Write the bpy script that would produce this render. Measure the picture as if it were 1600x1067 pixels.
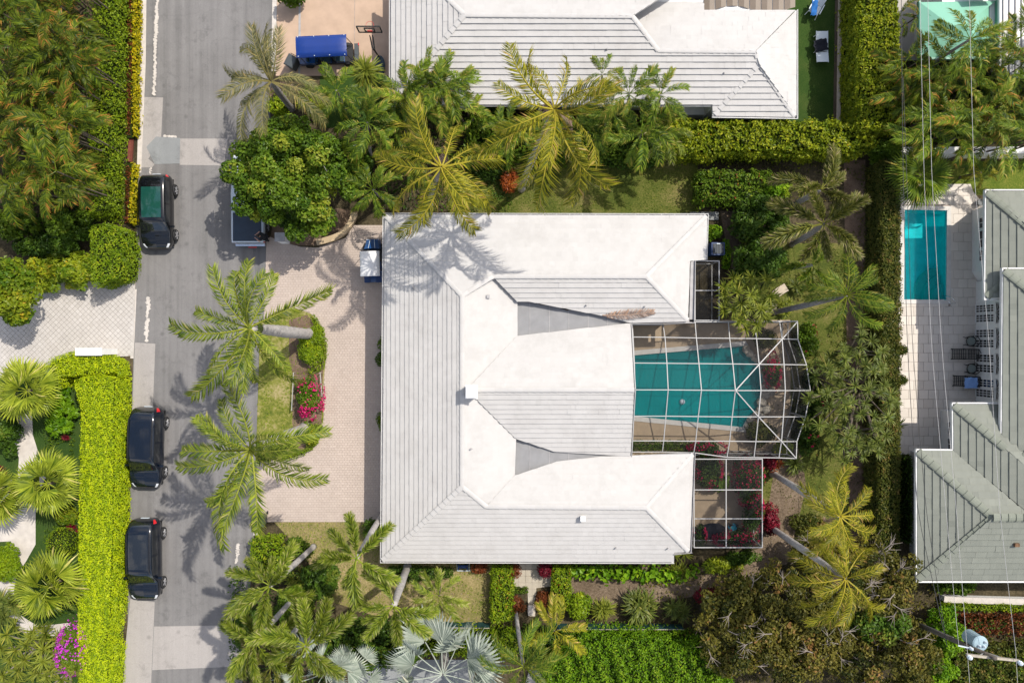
import bpy, math, random
import numpy as np
from mathutils import Vector, Matrix
from mathutils.geometry import tessellate_polygon

for o in list(bpy.data.objects):
    bpy.data.objects.remove(o)
SC = bpy.context.scene
COL = SC.collection

# ------------------------------------------------------------------ camera, sky, sun, exposure
CAM_H, FPX = 50.0, 1244.0            # drone height in metres; focal length in pixels of the 1600 px photograph
cam = bpy.data.cameras.new('camera')
cam.sensor_width = 36.0
cam.lens = 36.0 * FPX / 1600.0
cam.clip_end = 600.0
camo = bpy.data.objects.new('camera', cam)
COL.objects.link(camo)
camo.location = (0, 0, CAM_H)
camo.rotation_euler = (0, 0, 0)
SC.camera = camo

SUN_DIR = Vector((0.54, 0.43, 1.0)).normalized()          # towards the sun
SUN_EL = math.asin(SUN_DIR.z)
SUN_AZ = math.atan2(SUN_DIR.x, SUN_DIR.y)
world = bpy.data.worlds.new('World')
SC.world = world
world.use_nodes = True
wnt = world.node_tree
sky = wnt.nodes.new('ShaderNodeTexSky')
sky.sky_type = 'NISHITA'
sky.sun_disc = False
sky.sun_elevation = SUN_EL
sky.sun_rotation = SUN_AZ
sky.air_density = 1.0
sky.dust_density = 2.0
sky.ozone_density = 0.6
bg = wnt.nodes['Background']
bg.inputs['Strength'].default_value = 0.14
# fair-weather clouds all round the sky, as the reflections in the parked cars show
tc_ = wnt.nodes.new('ShaderNodeTexCoord')
cn = wnt.nodes.new('ShaderNodeTexNoise')
cn.inputs['Scale'].default_value = 2.6; cn.inputs['Detail'].default_value = 7; cn.inputs['Roughness'].default_value = 0.58
cr_ = wnt.nodes.new('ShaderNodeValToRGB')
cr_.color_ramp.elements[0].position = 0.46; cr_.color_ramp.elements[1].position = 0.66
cm_ = wnt.nodes.new('ShaderNodeMix'); cm_.data_type = 'RGBA'
cm_.inputs[7].default_value = (6.4, 6.1, 5.8, 1)
wnt.links.new(tc_.outputs['Generated'], cn.inputs['Vector'])
wnt.links.new(cn.outputs['Fac'], cr_.inputs[0])
wnt.links.new(cr_.outputs[0], cm_.inputs[0])
wnt.links.new(sky.outputs[0], cm_.inputs[6])
wnt.links.new(cm_.outputs[2], bg.inputs['Color'])
sun = bpy.data.lights.new('sun', 'SUN')
sun.energy = 3.4
sun.angle = math.radians(0.53)
sun.color = (1.0, 0.94, 0.84)
suno = bpy.data.objects.new('sun', sun)
COL.objects.link(suno)
suno.rotation_euler = (-SUN_DIR).to_track_quat('-Z', 'Y').to_euler()
suno.location = (20, 16, 40)
SC.view_settings.view_transform = 'Standard'
SC.view_settings.look = 'None'
SC.view_settings.gamma = 1.0
SC.view_settings.use_curve_mapping = False
SC.view_settings.exposure = 0.51
SC.render.engine = 'CYCLES'
SC.cycles.max_bounces = 7
SC.cycles.diffuse_bounces = 3
SC.cycles.glossy_bounces = 3
SC.cycles.transparent_max_bounces = 16
SC.cycles.caustics_reflective = False
SC.cycles.caustics_refractive = False
SC.cycles.use_denoising = True
SC.cycles.denoiser = 'OPENIMAGEDENOISE'
SC.cycles.denoising_input_passes = 'RGB_ALBEDO_NORMAL'
SC.cycles.denoising_prefilter = 'ACCURATE'

# ------------------------------------------------------------------ helpers
def W(px, py, z=0.0):
    """the place at height z that the photograph shows at pixel (px, py)"""
    k = (CAM_H - z) / FPX
    return np.array([(px - 800.0) * k, -(py - 533.5) * k, z])

def WP(poly, z=0.0):
    return np.array([W(p[0], p[1], z) for p in poly])

def ppm(z=0.0):
    return FPX / (CAM_H - z)          # photo pixels per metre at height z

def nrm(a):
    return a / np.maximum(np.linalg.norm(a, axis=-1, keepdims=True), 1e-9)

class MB:
    """collects geometry, then becomes ONE mesh object"""
    def __init__(s):
        s.v, s.t, s.f, s.n = [], [], {}, 0
    def add(s, verts, faces, tint=0.0):
        verts = np.asarray(verts, dtype=np.float64).reshape(-1, 3)
        s.v.append(verts)
        tt = np.asarray(tint, dtype=np.float64)
        s.t.append(np.broadcast_to(tt, (len(verts),)).copy())
        if isinstance(faces, np.ndarray):
            s.f.setdefault(faces.shape[1], []).append(faces + s.n)
        else:
            g = {}
            for f in faces:
                g.setdefault(len(f), []).append(f)
            for k, fl in g.items():
                s.f.setdefault(k, []).append(np.array(fl, dtype=np.int64) + s.n)
        s.n += len(verts)
        return s
    def box(s, c, size, rot=0.0, tint=0.0, tilt=None):
        h = np.array(size) / 2.0
        v = np.array([[x, y, z] for z in (-1, 1) for y in (-1, 1) for x in (-1, 1)], float) * h
        if tilt is not None:
            v = v @ np.array(tilt).T
        if rot:
            cs, sn = math.cos(rot), math.sin(rot)
            v = v @ np.array([[cs, sn, 0], [-sn, cs, 0], [0, 0, 1]])
        s.add(v + np.array(c), np.array([[0, 2, 3, 1], [4, 5, 7, 6], [0, 1, 5, 4], [2, 6, 7, 3], [0, 4, 6, 2], [1, 3, 7, 5]]), tint)
        return s
    def bar(s, a, b, w, h=None, tint=0.0):
        """rectangular bar from a to b, w wide (level), h high"""
        h = w if h is None else h
        a, b = np.array(a, float), np.array(b, float)
        d = nrm(b - a)
        up = np.array([0, 0, 1.0])
        if abs(d[2]) > 0.95:
            up = np.array([1.0, 0, 0])
        x = nrm(np.cross(d, up)); y = np.cross(x, d)
        v = []
        for p in (a, b):
            for i, j in ((-1, -1), (1, -1), (1, 1), (-1, 1)):
                v.append(p + x * w / 2 * i + y * h / 2 * j)
        s.add(v, [[0, 1, 2, 3], [7, 6, 5, 4], [0, 4, 5, 1], [1, 5, 6, 2], [2, 6, 7, 3], [3, 7, 4, 0]], tint)
        return s
    def tube(s, pts, rad, k=8, cap=True, tint=0.0):
        pts = np.array(pts, float)
        n = len(pts)
        rad = np.broadcast_to(np.asarray(rad, float), (n,))
        tt = np.broadcast_to(np.asarray(tint, float), (n,))
        tan = np.gradient(pts, axis=0)
        tan = nrm(tan)
        ref = np.array([0, 0, 1.0]) if abs(tan[0][2]) < 0.9 else np.array([1.0, 0, 0])
        x = nrm(np.cross(tan, ref)); y = np.cross(tan, x)
        an = np.arange(k) / k * 2 * math.pi
        ring = pts[:, None, :] + rad[:, None, None] * (np.cos(an)[None, :, None] * x[:, None, :] + np.sin(an)[None, :, None] * y[:, None, :])
        v = ring.reshape(-1, 3)
        i = np.arange(n - 1)[:, None] * k; j = np.arange(k)[None, :]; j2 = (j + 1) % k
        f = np.stack([i + j, i + j2, i + k + j2, i + k + j], -1).reshape(-1, 4)
        base = s.n
        s.add(v, f, np.repeat(tt, k))
        if cap:
            s.f.setdefault(k, []).append(np.array([list(range(k))[::-1], [(n - 1) * k + q for q in range(k)]]) + base)
        return s
    def prism(s, poly, z0, z1, tint=0.0, top=True, bottom=True):
        """poly: (n,2 or 3) outline, counter-clockwise or not; z0/z1 numbers or arrays"""
        p = np.array(poly, float)[:, :2]
        a = np.sum(p[:, 0] * np.roll(p[:, 1], -1) - np.roll(p[:, 0], -1) * p[:, 1])
        if a < 0:
            p = p[::-1]
            z0 = z0[::-1] if hasattr(z0, '__len__') else z0
            z1 = z1[::-1] if hasattr(z1, '__len__') else z1
        n = len(p)
        lo = np.column_stack([p, np.broadcast_to(z0, (n,))]); hi = np.column_stack([p, np.broadcast_to(z1, (n,))])
        fs = [[i, (i + 1) % n, n + (i + 1) % n, n + i] for i in range(n)]
        tris = tess([p])
        if top:
            fs += [[n + q for q in t] for t in tris]
        if bottom:
            fs += [[t[2], t[1], t[0]] for t in tris]
        s.add(np.vstack([lo, hi]), fs, tint)
        return s
    def sheet(s, loops, z, tint=0.0):
        """flat polygon with holes; loops: list of outlines"""
        loops = [np.array(l, float)[:, :2] for l in loops]
        tris = tess(loops)
        p = np.vstack(loops)
        s.add(np.column_stack([p, np.full(len(p), z)]), tris, tint)
        return s
    def lathe(s, prof, c=(0, 0, 0), k=16, axis=None, tint=0.0):
        """prof: list of (r, z)"""
        prof = np.array(prof, float)
        an = np.arange(k) / k * 2 * math.pi
        v = np.stack([prof[:, 0][:, None] * np.cos(an), prof[:, 0][:, None] * np.sin(an), np.repeat(prof[:, 1][:, None], k, 1)], -1).reshape(-1, 3)
        if axis is not None:
            q = Vector((0, 0, 1)).rotation_difference(Vector(axis)).to_matrix()
            v = v @ np.array(q).T
        n = len(prof)
        i = np.arange(n - 1)[:, None] * k; j = np.arange(k)[None, :]; j2 = (j + 1) % k
        f = np.stack([i + j, i + j2, i + k + j2, i + k + j], -1).reshape(-1, 4)
        base = s.n
        s.add(v + np.array(c), f, tint)
        s.f.setdefault(k, []).append(np.array([list(range(k))[::-1], [(n - 1) * k + q for q in range(k)]]) + base)
        return s
    def mesh(s, name, smooth=False):
        me = bpy.data.meshes.new(name)
        v = np.vstack(s.v) if s.v else np.zeros((0, 3))
        starts, totals, loops, at = [], [], [], 0
        for k, fl in s.f.items():
            fa = np.vstack(fl)
            m = len(fa)
            loops.append(fa.reshape(-1)); starts.append(at + np.arange(m) * k); totals.append(np.full(m, k)); at += m * k
        me.vertices.add(len(v)); me.vertices.foreach_set('co', v.astype(np.float32).ravel())
        L = np.concatenate(loops); S = np.concatenate(starts); T = np.concatenate(totals)
        me.loops.add(len(L)); me.loops.foreach_set('vertex_index', L.astype(np.int32))
        me.polygons.add(len(S)); me.polygons.foreach_set('loop_start', S.astype(np.int32)); me.polygons.foreach_set('loop_total', T.astype(np.int32))
        me.polygons.foreach_set('use_smooth', np.full(len(S), bool(smooth)))
        at_ = me.attributes.new('tint', 'FLOAT', 'POINT')
        at_.data.foreach_set('value', np.concatenate(s.t).astype(np.float32))
        me.update(calc_edges=True)
        return me
    def build(s, name, mat, parent=None, smooth=False, kind=None):
        me = s.mesh(name, smooth)
        if mat is not None:
            me.materials.append(mat)
        return link(name, me, parent, kind)

def tess(loops):
    """triangles (indices into the stacked loops), facing up"""
    p = np.vstack([l[:, :2] for l in loops])
    tris = tessellate_polygon([[Vector((q[0], q[1], 0)) for q in l] for l in loops])
    out = []
    for t in tris:
        a, b, c = p[t[0]], p[t[1]], p[t[2]]
        cr = (b[0] - a[0]) * (c[1] - a[1]) - (b[1] - a[1]) * (c[0] - a[0])
        if abs(cr) < 1e-9:
            continue
        out.append(list(t) if cr > 0 else [t[0], t[2], t[1]])
    return out

def link(name, me, parent=None, kind=None):
    o = bpy.data.objects.new(name, me)
    COL.objects.link(o)
    if parent is not None:
        o.parent = parent
        t = parent.get('_t', None)
        if t is not None:                       # a thing's Empty stands at its base; parts are built in world coordinates
            o.matrix_parent_inverse = Matrix.Translation(Vector(t)).inverted()
    if kind:
        o['kind'] = kind
    return o

def tag(o, label=None, cat=None, group=None, kind=None):
    if label: o['label'] = label
    if cat: o['category'] = cat
    if group: o['group'] = group
    if kind: o['kind'] = kind
    return o

ROOTS = []
def thing(name, label, cat, loc=(0, 0, 0), group=None):
    o = bpy.data.objects.new(name, None)
    COL.objects.link(o)
    o.empty_display_size = 0.3
    o.location = [float(q) for q in loc]
    o['_t'] = [float(q) for q in loc]
    tag(o, label, cat, group)
    ROOTS.append(o)
    return o

def structure(name, mb, mat, label=None, smooth=False):
    o = mb.build(name, mat, None, smooth)
    o['kind'] = 'structure'
    if label: o['label'] = label
    return o

def place(name, me, parent, loc, rot, scale=1.0, label=None):
    """a part from shared mesh data, placed in the parent's own coordinates"""
    o = bpy.data.objects.new(name, me)
    COL.objects.link(o)
    o.parent = parent
    o.location = [float(q) for q in loc]
    o.rotation_euler = rot
    o.scale = (scale, scale, scale) if not hasattr(scale, '__len__') else scale
    if label: o['label'] = label
    return o

def inside(P, poly):
    """vectorised point-in-polygon"""
    x, y = P[:, 0], P[:, 1]
    r = np.zeros(len(P), bool)
    n = len(poly)
    for i in range(n):
        x1, y1 = poly[i][0], poly[i][1]; x2, y2 = poly[(i + 1) % n][0], poly[(i + 1) % n][1]
        c = ((y1 > y) != (y2 > y))
        if y2 != y1:
            r ^= c & (x < (x2 - x1) * (y - y1) / (y2 - y1) + x1)
    return r

def area(poly):
    p = np.array(poly)[:, :2]
    return 0.5 * abs(np.sum(p[:, 0] * np.roll(p[:, 1], -1) - np.roll(p[:, 0], -1) * p[:, 1]))

def scatter(poly, n, rng):
    p = np.array(poly)[:, :2]
    lo, hi = p.min(0), p.max(0)
    out = np.zeros((0, 2))
    while len(out) < n:
        c = rng.random((max(n, 64) * 2, 2)) * (hi - lo) + lo
        out = np.vstack([out, c[inside(c, p)]])
    return out[:n]

def inset(poly, d):
    p = np.array(poly, float)[:, :2]
    a = np.sum(p[:, 0] * np.roll(p[:, 1], -1) - np.roll(p[:, 0], -1) * p[:, 1])
    if a < 0: p = p[::-1]
    e = nrm(np.roll(p, -1, 0) - p)
    nl = np.column_stack([-e[:, 1], e[:, 0]])        # inward normals (ccw)
    np_ = np.roll(nl, 1, 0)
    m = nrm(nl + np_)
    k = np.clip(np.sum(m * nl, 1), 0.45, 1)[:, None]
    return p + m * d / k

def wob(x, y, seed, s):
    """smooth wobble in -1..1"""
    r = np.random.default_rng(seed)
    o = 0
    for i in range(5):
        a = r.random() * 6.283; f = (0.6 + 0.9 * r.random()) / s; ph = r.random() * 6.283
        o = o + np.sin((x * math.cos(a) + y * math.sin(a)) * f * 6.283 + ph)
    return o / 3.0

def seed_of(t):
    return sum((i + 1) * ord(c) for i, c in enumerate(t)) % 100003
# ------------------------------------------------------------------ materials (procedural)
def nt(name):
    m = bpy.data.materials.new(name)
    m.use_nodes = True
    t = m.node_tree
    b = t.nodes['Principled BSDF']
    return m, t, b

def N(t, kind, **kw):
    n = t.nodes.new(kind)
    for k, v in kw.items():
        if k in n.inputs: n.inputs[k].default_value = v
        else: setattr(n, k, v)
    return n

def mixc(t, fac, a, b, mode='MIX'):
    n = t.nodes.new('ShaderNodeMix'); n.data_type = 'RGBA'; n.blend_type = mode
    for i, v in ((0, fac), (6, a), (7, b)):
        if hasattr(v, 'is_output') or isinstance(v, bpy.types.NodeSocket): t.links.new(v, n.inputs[i])
        elif i == 0: n.inputs[0].default_value = v
        else: n.inputs[i].default_value = (*v, 1) if len(v) == 3 else v
    return n.outputs[2]

def ramp(t, src, stops):
    n = t.nodes.new('ShaderNodeValToRGB')
    e = n.color_ramp.elements
    while len(e) < len(stops): e.new(0.5)
    for i, (p, c) in enumerate(stops):
        e[i].position = p; e[i].color = (*c, 1) if len(c) == 3 else c
    t.links.new(src, n.inputs[0])
    return n.outputs[0]

def coord(t, scale=None):
    g = t.nodes.new('ShaderNodeNewGeometry')
    if scale is None: return g.outputs['Position']
    m = t.nodes.new('ShaderNodeMapping'); m.inputs['Scale'].default_value = scale
    t.links.new(g.outputs['Position'], m.inputs[0])
    return m.outputs[0]

def noise(t, scale, detail=4, rough=0.55, stretch=None):
    n = N(t, 'ShaderNodeTexNoise', Scale=scale, Detail=detail, Roughness=rough)
    t.links.new(coord(t, stretch), n.inputs['Vector'])
    return n.outputs['Fac']

def tintv(t):
    a = t.nodes.new('ShaderNodeAttribute'); a.attribute_name = 'tint'
    return a.outputs['Fac']

def plain(name, col, rough=0.6, metal=0.0, coat=0.0, var=0.0, vscale=3.0, spec=0.5, bump=0.0):
    m, t, b = nt(name)
    b.inputs['Roughness'].default_value = rough
    b.inputs['Metallic'].default_value = metal
    b.inputs['Coat Weight'].default_value = coat
    b.inputs['Coat Roughness'].default_value = 0.04
    b.inputs['Specular IOR Level'].default_value = spec
    if var:
        f = noise(t, vscale, 5)
        lo = tuple(c * (1 - var) for c in col); hi = tuple(min(1, c * (1 + var)) for c in col)
        t.links.new(ramp(t, f, [(0.3, lo), (0.7, hi)]), b.inputs['Base Color'])
        if bump:
            bp = N(t, 'ShaderNodeBump', Strength=bump, Distance=0.02)
            t.links.new(f, bp.inputs['Height']); t.links.new(bp.outputs[0], b.inputs['Normal'])
    else:
        b.inputs['Base Color'].default_value = (*col, 1)
    return m

def ground_mat(name, stops, scale=0.6, fine=9.0, rough=0.95, bump=0.5, fmix=0.45):
    """patchy natural ground: broad noise through a ramp, broken up by fine noise"""
    m, t, b = nt(name)
    big = noise(t, scale, 6, 0.65); sm = noise(t, fine, 4, 0.7)
    mx = t.nodes.new('ShaderNodeMix'); mx.data_type = 'FLOAT'; mx.inputs[0].default_value = fmix
    t.links.new(big, mx.inputs[2]); t.links.new(sm, mx.inputs[3])
    t.links.new(ramp(t, mx.outputs[0], stops), b.inputs['Base Color'])
    b.inputs['Roughness'].default_value = rough
    b.inputs['Specular IOR Level'].default_value = 0.15
    bp = N(t, 'ShaderNodeBump', Strength=bump, Distance=0.05)
    t.links.new(sm, bp.inputs['Height']); t.links.new(bp.outputs[0], b.inputs['Normal'])
    return m

def leaf_mat(name, a, b_, tip, rough=0.45, trans=0.32, shift=0.25, spec=0.22):
    """leaves: tint 0..0.8 runs a -> b, 0.8..1 runs to the dry tip colour; each object a little lighter or darker"""
    m, t, b = nt(name)
    base = ramp(t, tintv(t), [(0.0, a), (0.75, b_), (1.0, tip)])
    oi = t.nodes.new('ShaderNodeObjectInfo')
    mr = N(t, 'ShaderNodeMapRange'); mr.inputs[3].default_value = 1 - shift; mr.inputs[4].default_value = 1 + shift
    t.links.new(oi.outputs['Random'], mr.inputs[0])
    hs = t.nodes.new('ShaderNodeHueSaturation')
    t.links.new(base, hs.inputs['Color']); t.links.new(mr.outputs[0], hs.inputs['Value'])
    t.links.new(hs.outputs[0], b.inputs['Base Color'])
    b.inputs['Roughness'].default_value = rough
    b.inputs['Specular IOR Level'].default_value = spec
    tr = t.nodes.new('ShaderNodeBsdfTranslucent')
    t.links.new(hs.outputs[0], tr.inputs['Color'])
    mx = t.nodes.new('ShaderNodeMixShader'); mx.inputs[0].default_value = trans
    t.links.new(b.outputs[0], mx.inputs[1]); t.links.new(tr.outputs[0], mx.inputs[2])
    t.links.new(mx.outputs[0], t.nodes['Material Output'].inputs[0])
    return m

def tinted(name, a, b_, rough=0.6, var=0.12, vscale=1.2, bump=0.0, spec=0.3, bscale=40.0, stain=None, stainscale=0.5):
    """masonry pieces: each piece its own shade (tint), with soft weathering"""
    m, t, b = nt(name)
    c = ramp(t, tintv(t), [(0.0, a), (1.0, b_)])
    f = noise(t, vscale, 6, 0.65)
    c = mixc(t, 1.0, c, ramp(t, f, [(0.25, (1 - var,) * 3), (0.75, (1 + 0 * var,) * 3)]), 'MULTIPLY')
    if stain:
        f2 = noise(t, stainscale, 5, 0.7)
        c = mixc(t, ramp(t, f2, [(0.5, (0, 0, 0)), (0.72, (1, 1, 1))]), c, stain)
    t.links.new(c, b.inputs['Base Color'])
    b.inputs['Roughness'].default_value = rough
    b.inputs['Specular IOR Level'].default_value = spec
    if bump:
        f3 = noise(t, bscale, 3)
        bp = N(t, 'ShaderNodeBump', Strength=bump, Distance=0.01)
        t.links.new(f3, bp.inputs['Height']); t.links.new(bp.outputs[0], b.inputs['Normal'])
    return m

def asphalt_mat(name, col, var=0.16, streak=0.15):
    m, t, b = nt(name)
    big = noise(t, 0.35, 6, 0.6); st = noise(t, 1.0, 4, 0.6, (2.6, 0.06, 1)); fine = noise(t, 30, 3, 0.7)
    c = ramp(t, big, [(0.25, tuple(q * (1 - var) for q in col)), (0.75, tuple(q * (1 + var) for q in col))])
    c = mixc(t, 1.0, c, ramp(t, st, [(0.3, (1 - streak,) * 3), (0.7, (1 + streak,) * 3)]), 'MULTIPLY')
    c = mixc(t, 1.0, c, ramp(t, fine, [(0.3, (0.82,) * 3), (0.7, (1.12,) * 3)]), 'MULTIPLY')
    sp = N(t, 'ShaderNodeTexVoronoi', Scale=0.9); t.links.new(coord(t), sp.inputs['Vector'])
    c = mixc(t, ramp(t, sp.outputs['Distance'], [(0.06, (0.6, 0.6, 0.6)), (0.16, (0, 0, 0))]), c, tuple(q * 0.6 for q in col))
    sc_ = noise(t, 0.9, 7, 0.75)
    c = mixc(t, 1.0, c, ramp(t, sc_, [(0.30, (0.74,) * 3), (0.46, (1.0,) * 3), (0.62, (1.0,) * 3), (0.74, (1.16,) * 3)]), 'MULTIPLY')
    wv = N(t, 'ShaderNodeTexVoronoi', Scale=0.33); wv.feature = 'DISTANCE_TO_EDGE'
    wob_ = t.nodes.new('ShaderNodeTexNoise'); wob_.inputs['Scale'].default_value = 0.8; wob_.inputs['Detail'].default_value = 6
    t.links.new(coord(t), wob_.inputs['Vector'])
    va = t.nodes.new('ShaderNodeVectorMath'); va.operation = 'MULTIPLY_ADD'; va.inputs[1].default_value = (1.6, 1.6, 1.6)
    t.links.new(wob_.outputs['Color'], va.inputs[0]); t.links.new(coord(t), va.inputs[2]); t.links.new(va.outputs[0], wv.inputs['Vector'])
    c = mixc(t, ramp(t, wv.outputs['Distance'], [(0.003, (0.17,) * 3), (0.013, (0, 0, 0))]), c, tuple(q * 0.5 for q in col))
    t.links.new(c, b.inputs['Base Color'])
    b.inputs['Roughness'].default_value = 0.9
    b.inputs['Specular IOR Level'].default_value = 0.2
    bp = N(t, 'ShaderNodeBump', Strength=0.35, Distance=0.01)
    t.links.new(fine, bp.inputs['Height']); t.links.new(bp.outputs[0], b.inputs['Normal'])
    return m

def glass_mat(name, col, rough=0.03):
    m, t, b = nt(name)
    b.inputs['Base Color'].default_value = (*col, 1)
    b.inputs['Roughness'].default_value = rough
    b.inputs['Specular IOR Level'].default_value = 0.8
    b.inputs['Coat Weight'].default_value = 0.6
    b.inputs['Coat Roughness'].default_value = 0.02
    return m

def water_mat(name, tint, body, k, bumpscale=3.0, bump=0.12):
    """clear water over a painted shell: tinted see-through plus some cloudiness, ripples, sky gloss"""
    m, t, b = nt(name)
    b.inputs['Base Color'].default_value = (*body, 1)
    b.inputs['Roughness'].default_value = 0.04
    b.inputs['IOR'].default_value = 1.33
    tr = t.nodes.new('ShaderNodeBsdfTransparent'); tr.inputs[0].default_value = (*tint, 1)
    mx = t.nodes.new('ShaderNodeMixShader'); mx.inputs[0].default_value = k
    t.links.new(b.outputs[0], mx.inputs[1]); t.links.new(tr.outputs[0], mx.inputs[2])
    t.links.new(mx.outputs[0], t.nodes['Material Output'].inputs[0])
    f = noise(t, bumpscale, 3, 0.5)
    bp = N(t, 'ShaderNodeBump', Strength=bump, Distance=0.06)
    t.links.new(f, bp.inputs['Height']); t.links.new(bp.outputs[0], b.inputs['Normal'])
    return m

def screen_mat(name, through=0.62):
    m, t, b = nt(name)
    b.inputs['Base Color'].default_value = (0.018, 0.018, 0.020, 1)
    b.inputs['Specular IOR Level'].default_value = 0.1
    b.inputs['Roughness'].default_value = 0.6
    tr = t.nodes.new('ShaderNodeBsdfTransparent')
    mx = t.nodes.new('ShaderNodeMixShader'); mx.inputs[0].default_value = through
    t.links.new(b.outputs[0], mx.inputs[1]); t.links.new(tr.outputs[0], mx.inputs[2])
    t.links.new(mx.outputs[0], t.nodes['Material Output'].inputs[0])
    return m

M = {}
M['soil'] = ground_mat('soil_and_mulch', [(0.36, (0.02, 0.018, 0.01)), (0.5, (0.055, 0.045, 0.025)), (0.64, (0.12, 0.095, 0.055))], 0.5, 7)
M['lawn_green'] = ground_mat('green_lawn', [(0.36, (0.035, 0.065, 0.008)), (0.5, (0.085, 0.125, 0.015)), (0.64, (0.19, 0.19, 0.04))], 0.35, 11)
M['lawn_turf'] = ground_mat('fine_green_turf', [(0.34, (0.018, 0.045, 0.008)), (0.5, (0.032, 0.065, 0.012)), (0.66, (0.060, 0.085, 0.020))], 0.5, 14)  # the turf's own dark, even green
M['lawn_dry'] = ground_mat('dry_lawn', [(0.36, (0.11, 0.125, 0.028)), (0.5, (0.22, 0.185, 0.075)), (0.64, (0.38, 0.29, 0.16))], 0.45, 10)
M['lawn_mixed'] = ground_mat('patchy_lawn', [(0.36, (0.035, 0.055, 0.01)), (0.5, (0.085, 0.1, 0.018)), (0.64, (0.2, 0.165, 0.065))], 0.35, 10)
M['verge'] = ground_mat('verge_grass', [(.36, (.07, .10, .015)), (.5, (.17, .175, .035)), (.64, (.33, .27, .14))], 0.8, 6)
M['dirt'] = ground_mat('bare_dirt', [(0.36, (0.085, 0.062, 0.04)), (0.5, (0.15, 0.112, 0.078)), (0.64, (0.24, 0.185, 0.135))], 0.5, 8)
M['bed'] = ground_mat('planting_bed_soil', [(0.3, (0.07, 0.045, 0.03)), (0.7, (0.24, 0.17, 0.12))], 1.2, 14)
M['asphalt'] = asphalt_mat('worn_asphalt', (0.178, 0.172, 0.169))
M['asphalt_shade'] = asphalt_mat('asphalt_painted_shade', (0.135, 0.133, 0.135))  # darker copy of the road asphalt, with plant shade put into the colour
M['concrete'] = asphalt_mat('concrete_patch', (0.33, 0.307, 0.29), 0.08, 0.05)
M['concrete_blue'] = asphalt_mat('grey_concrete_patch', (0.235, 0.245, 0.248), 0.10, 0.05)
M['kerb'] = plain('pale_concrete', (0.50, 0.46, 0.42), 0.85, var=0.12, vscale=4, spec=0.2)
M['mortar'] = plain('paver_joint_sand', (0.34, 0.285, 0.248), 0.95, var=0.2, spec=0.1)
M['paver_pink'] = tinted('pink_concrete_paver', (0.425, 0.352, 0.304), (0.475, 0.398, 0.346), 0.85, 0.12, 0.5, 0.3)
M['paver_white'] = tinted('white_concrete_paver', (0.43, 0.40, 0.37), (0.50, 0.47, 0.44), 0.85, 0.12, 0.7, 0.3)
M['paver_patio'] = tinted('cream_stone_slab', (0.57, 0.515, 0.455), (0.68, 0.625, 0.56), 0.8, 0.10, 1.0, 0.3)
M['paver_entry'] = tinted('entry_stone_slab', (0.38, 0.34, 0.27), (0.52, 0.47, 0.39), 0.8, 0.2, 1.5, 0.3)
M['peach'] = plain('peach_concrete', (0.42, 0.305, 0.225), 0.85, var=0.10, vscale=1.2, spec=0.2)
M['deck'] = plain('beige_pool_deck', (0.40, 0.31, 0.215), 0.85, var=0.10, vscale=2, spec=0.2)
M['path'] = plain('pale_garden_path', (0.50, 0.46, 0.42), 0.85, var=0.14, vscale=2.0, spec=0.2)
M['tile_white'] = tinted('white_roof_tile', (0.44, 0.427, 0.413), (0.495, 0.482, 0.468), 0.6, 0.09, 0.9, 0.15, stain=(0.40, 0.386, 0.372), stainscale=0.7)
M['cap_white'] = tinted('white_ridge_tile', (0.455, 0.441, 0.426), (0.51, 0.497, 0.483), 0.6, 0.10, 1.5)
M['tile_grey'] = tinted('sage_roof_tile', (0.170, 0.181, 0.155), (0.230, 0.242, 0.206), 0.7, 0.14, 1.0, 0.25)
M['cap_grey'] = tinted('sage_ridge_tile', (0.17, 0.185, 0.150), (0.225, 0.242, 0.198), 0.7, 0.2, 1.5)
M['membrane'] = plain('grey_roof_membrane', (0.235, 0.235, 0.24), 0.8, var=0.10, vscale=1.5, spec=0.2)
M['rust'] = plain('rust_stain', (0.13, 0.07, 0.035), 0.9, var=0.4, vscale=8)
M['stucco'] = plain('white_stucco', (0.74, 0.735, 0.72), 0.85, var=0.05, vscale=3, spec=0.2)
M['white_paint'] = plain('white_painted_metal', (0.36, 0.355, 0.35), 0.5)
M['gutter'] = plain('gutter_metal', (0.62, 0.61, 0.60), 0.45, var=0.1, vscale=2)
M['grey_metal'] = plain('weathered_grey_metal', (0.32, 0.31, 0.31), 0.55, var=0.15, vscale=3)
M['blue_fascia'] = plain('blue_grey_gutter', (0.09, 0.15, 0.20), 0.5)
M['mint'] = plain('mint_metal_roof', (0.19, 0.42, 0.31), 0.4, var=0.04, vscale=1)
M['mint_dark'] = plain('mint_fascia', (0.10, 0.28, 0.20), 0.5)
M['white_metal_roof'] = plain('white_standing_seam', (0.60, 0.60, 0.61), 0.5, var=0.06, vscale=2)
M['glass_dark'] = glass_mat('dark_window_glass', (0.012, 0.014, 0.016))
M['glass_green'] = glass_mat('green_sunroof_glass', (0.008, 0.055, 0.042), 0.08)
M['paint_black'] = plain('black_car_paint', (0.003, 0.0035, 0.0045), 0.2, 0.0, 0.85, spec=0.4)
M['paint_navy'] = plain('navy_car_paint', (0.002, 0.0045, 0.010), 0.2, 0.0, 0.85, spec=0.4)
M['paint_white'] = plain('white_car_paint', (0.50, 0.55, 0.60), 0.3, 0.0, 1.0)
M['black_plastic'] = plain('black_plastic', (0.012, 0.012, 0.013), 0.5)
M['tyre'] = plain('tyre_rubber', (0.014, 0.014, 0.015), 0.8)
M['alloy'] = plain('alloy_wheel', (0.6, 0.6, 0.62), 0.3, 0.7)
M['chrome'] = plain('bright_trim', (0.7, 0.72, 0.74), 0.2, 0.9)
M['red_lens'] = plain('red_lamp_lens', (0.55, 0.015, 0.02), 0.2, 0, 0.8)
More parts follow.
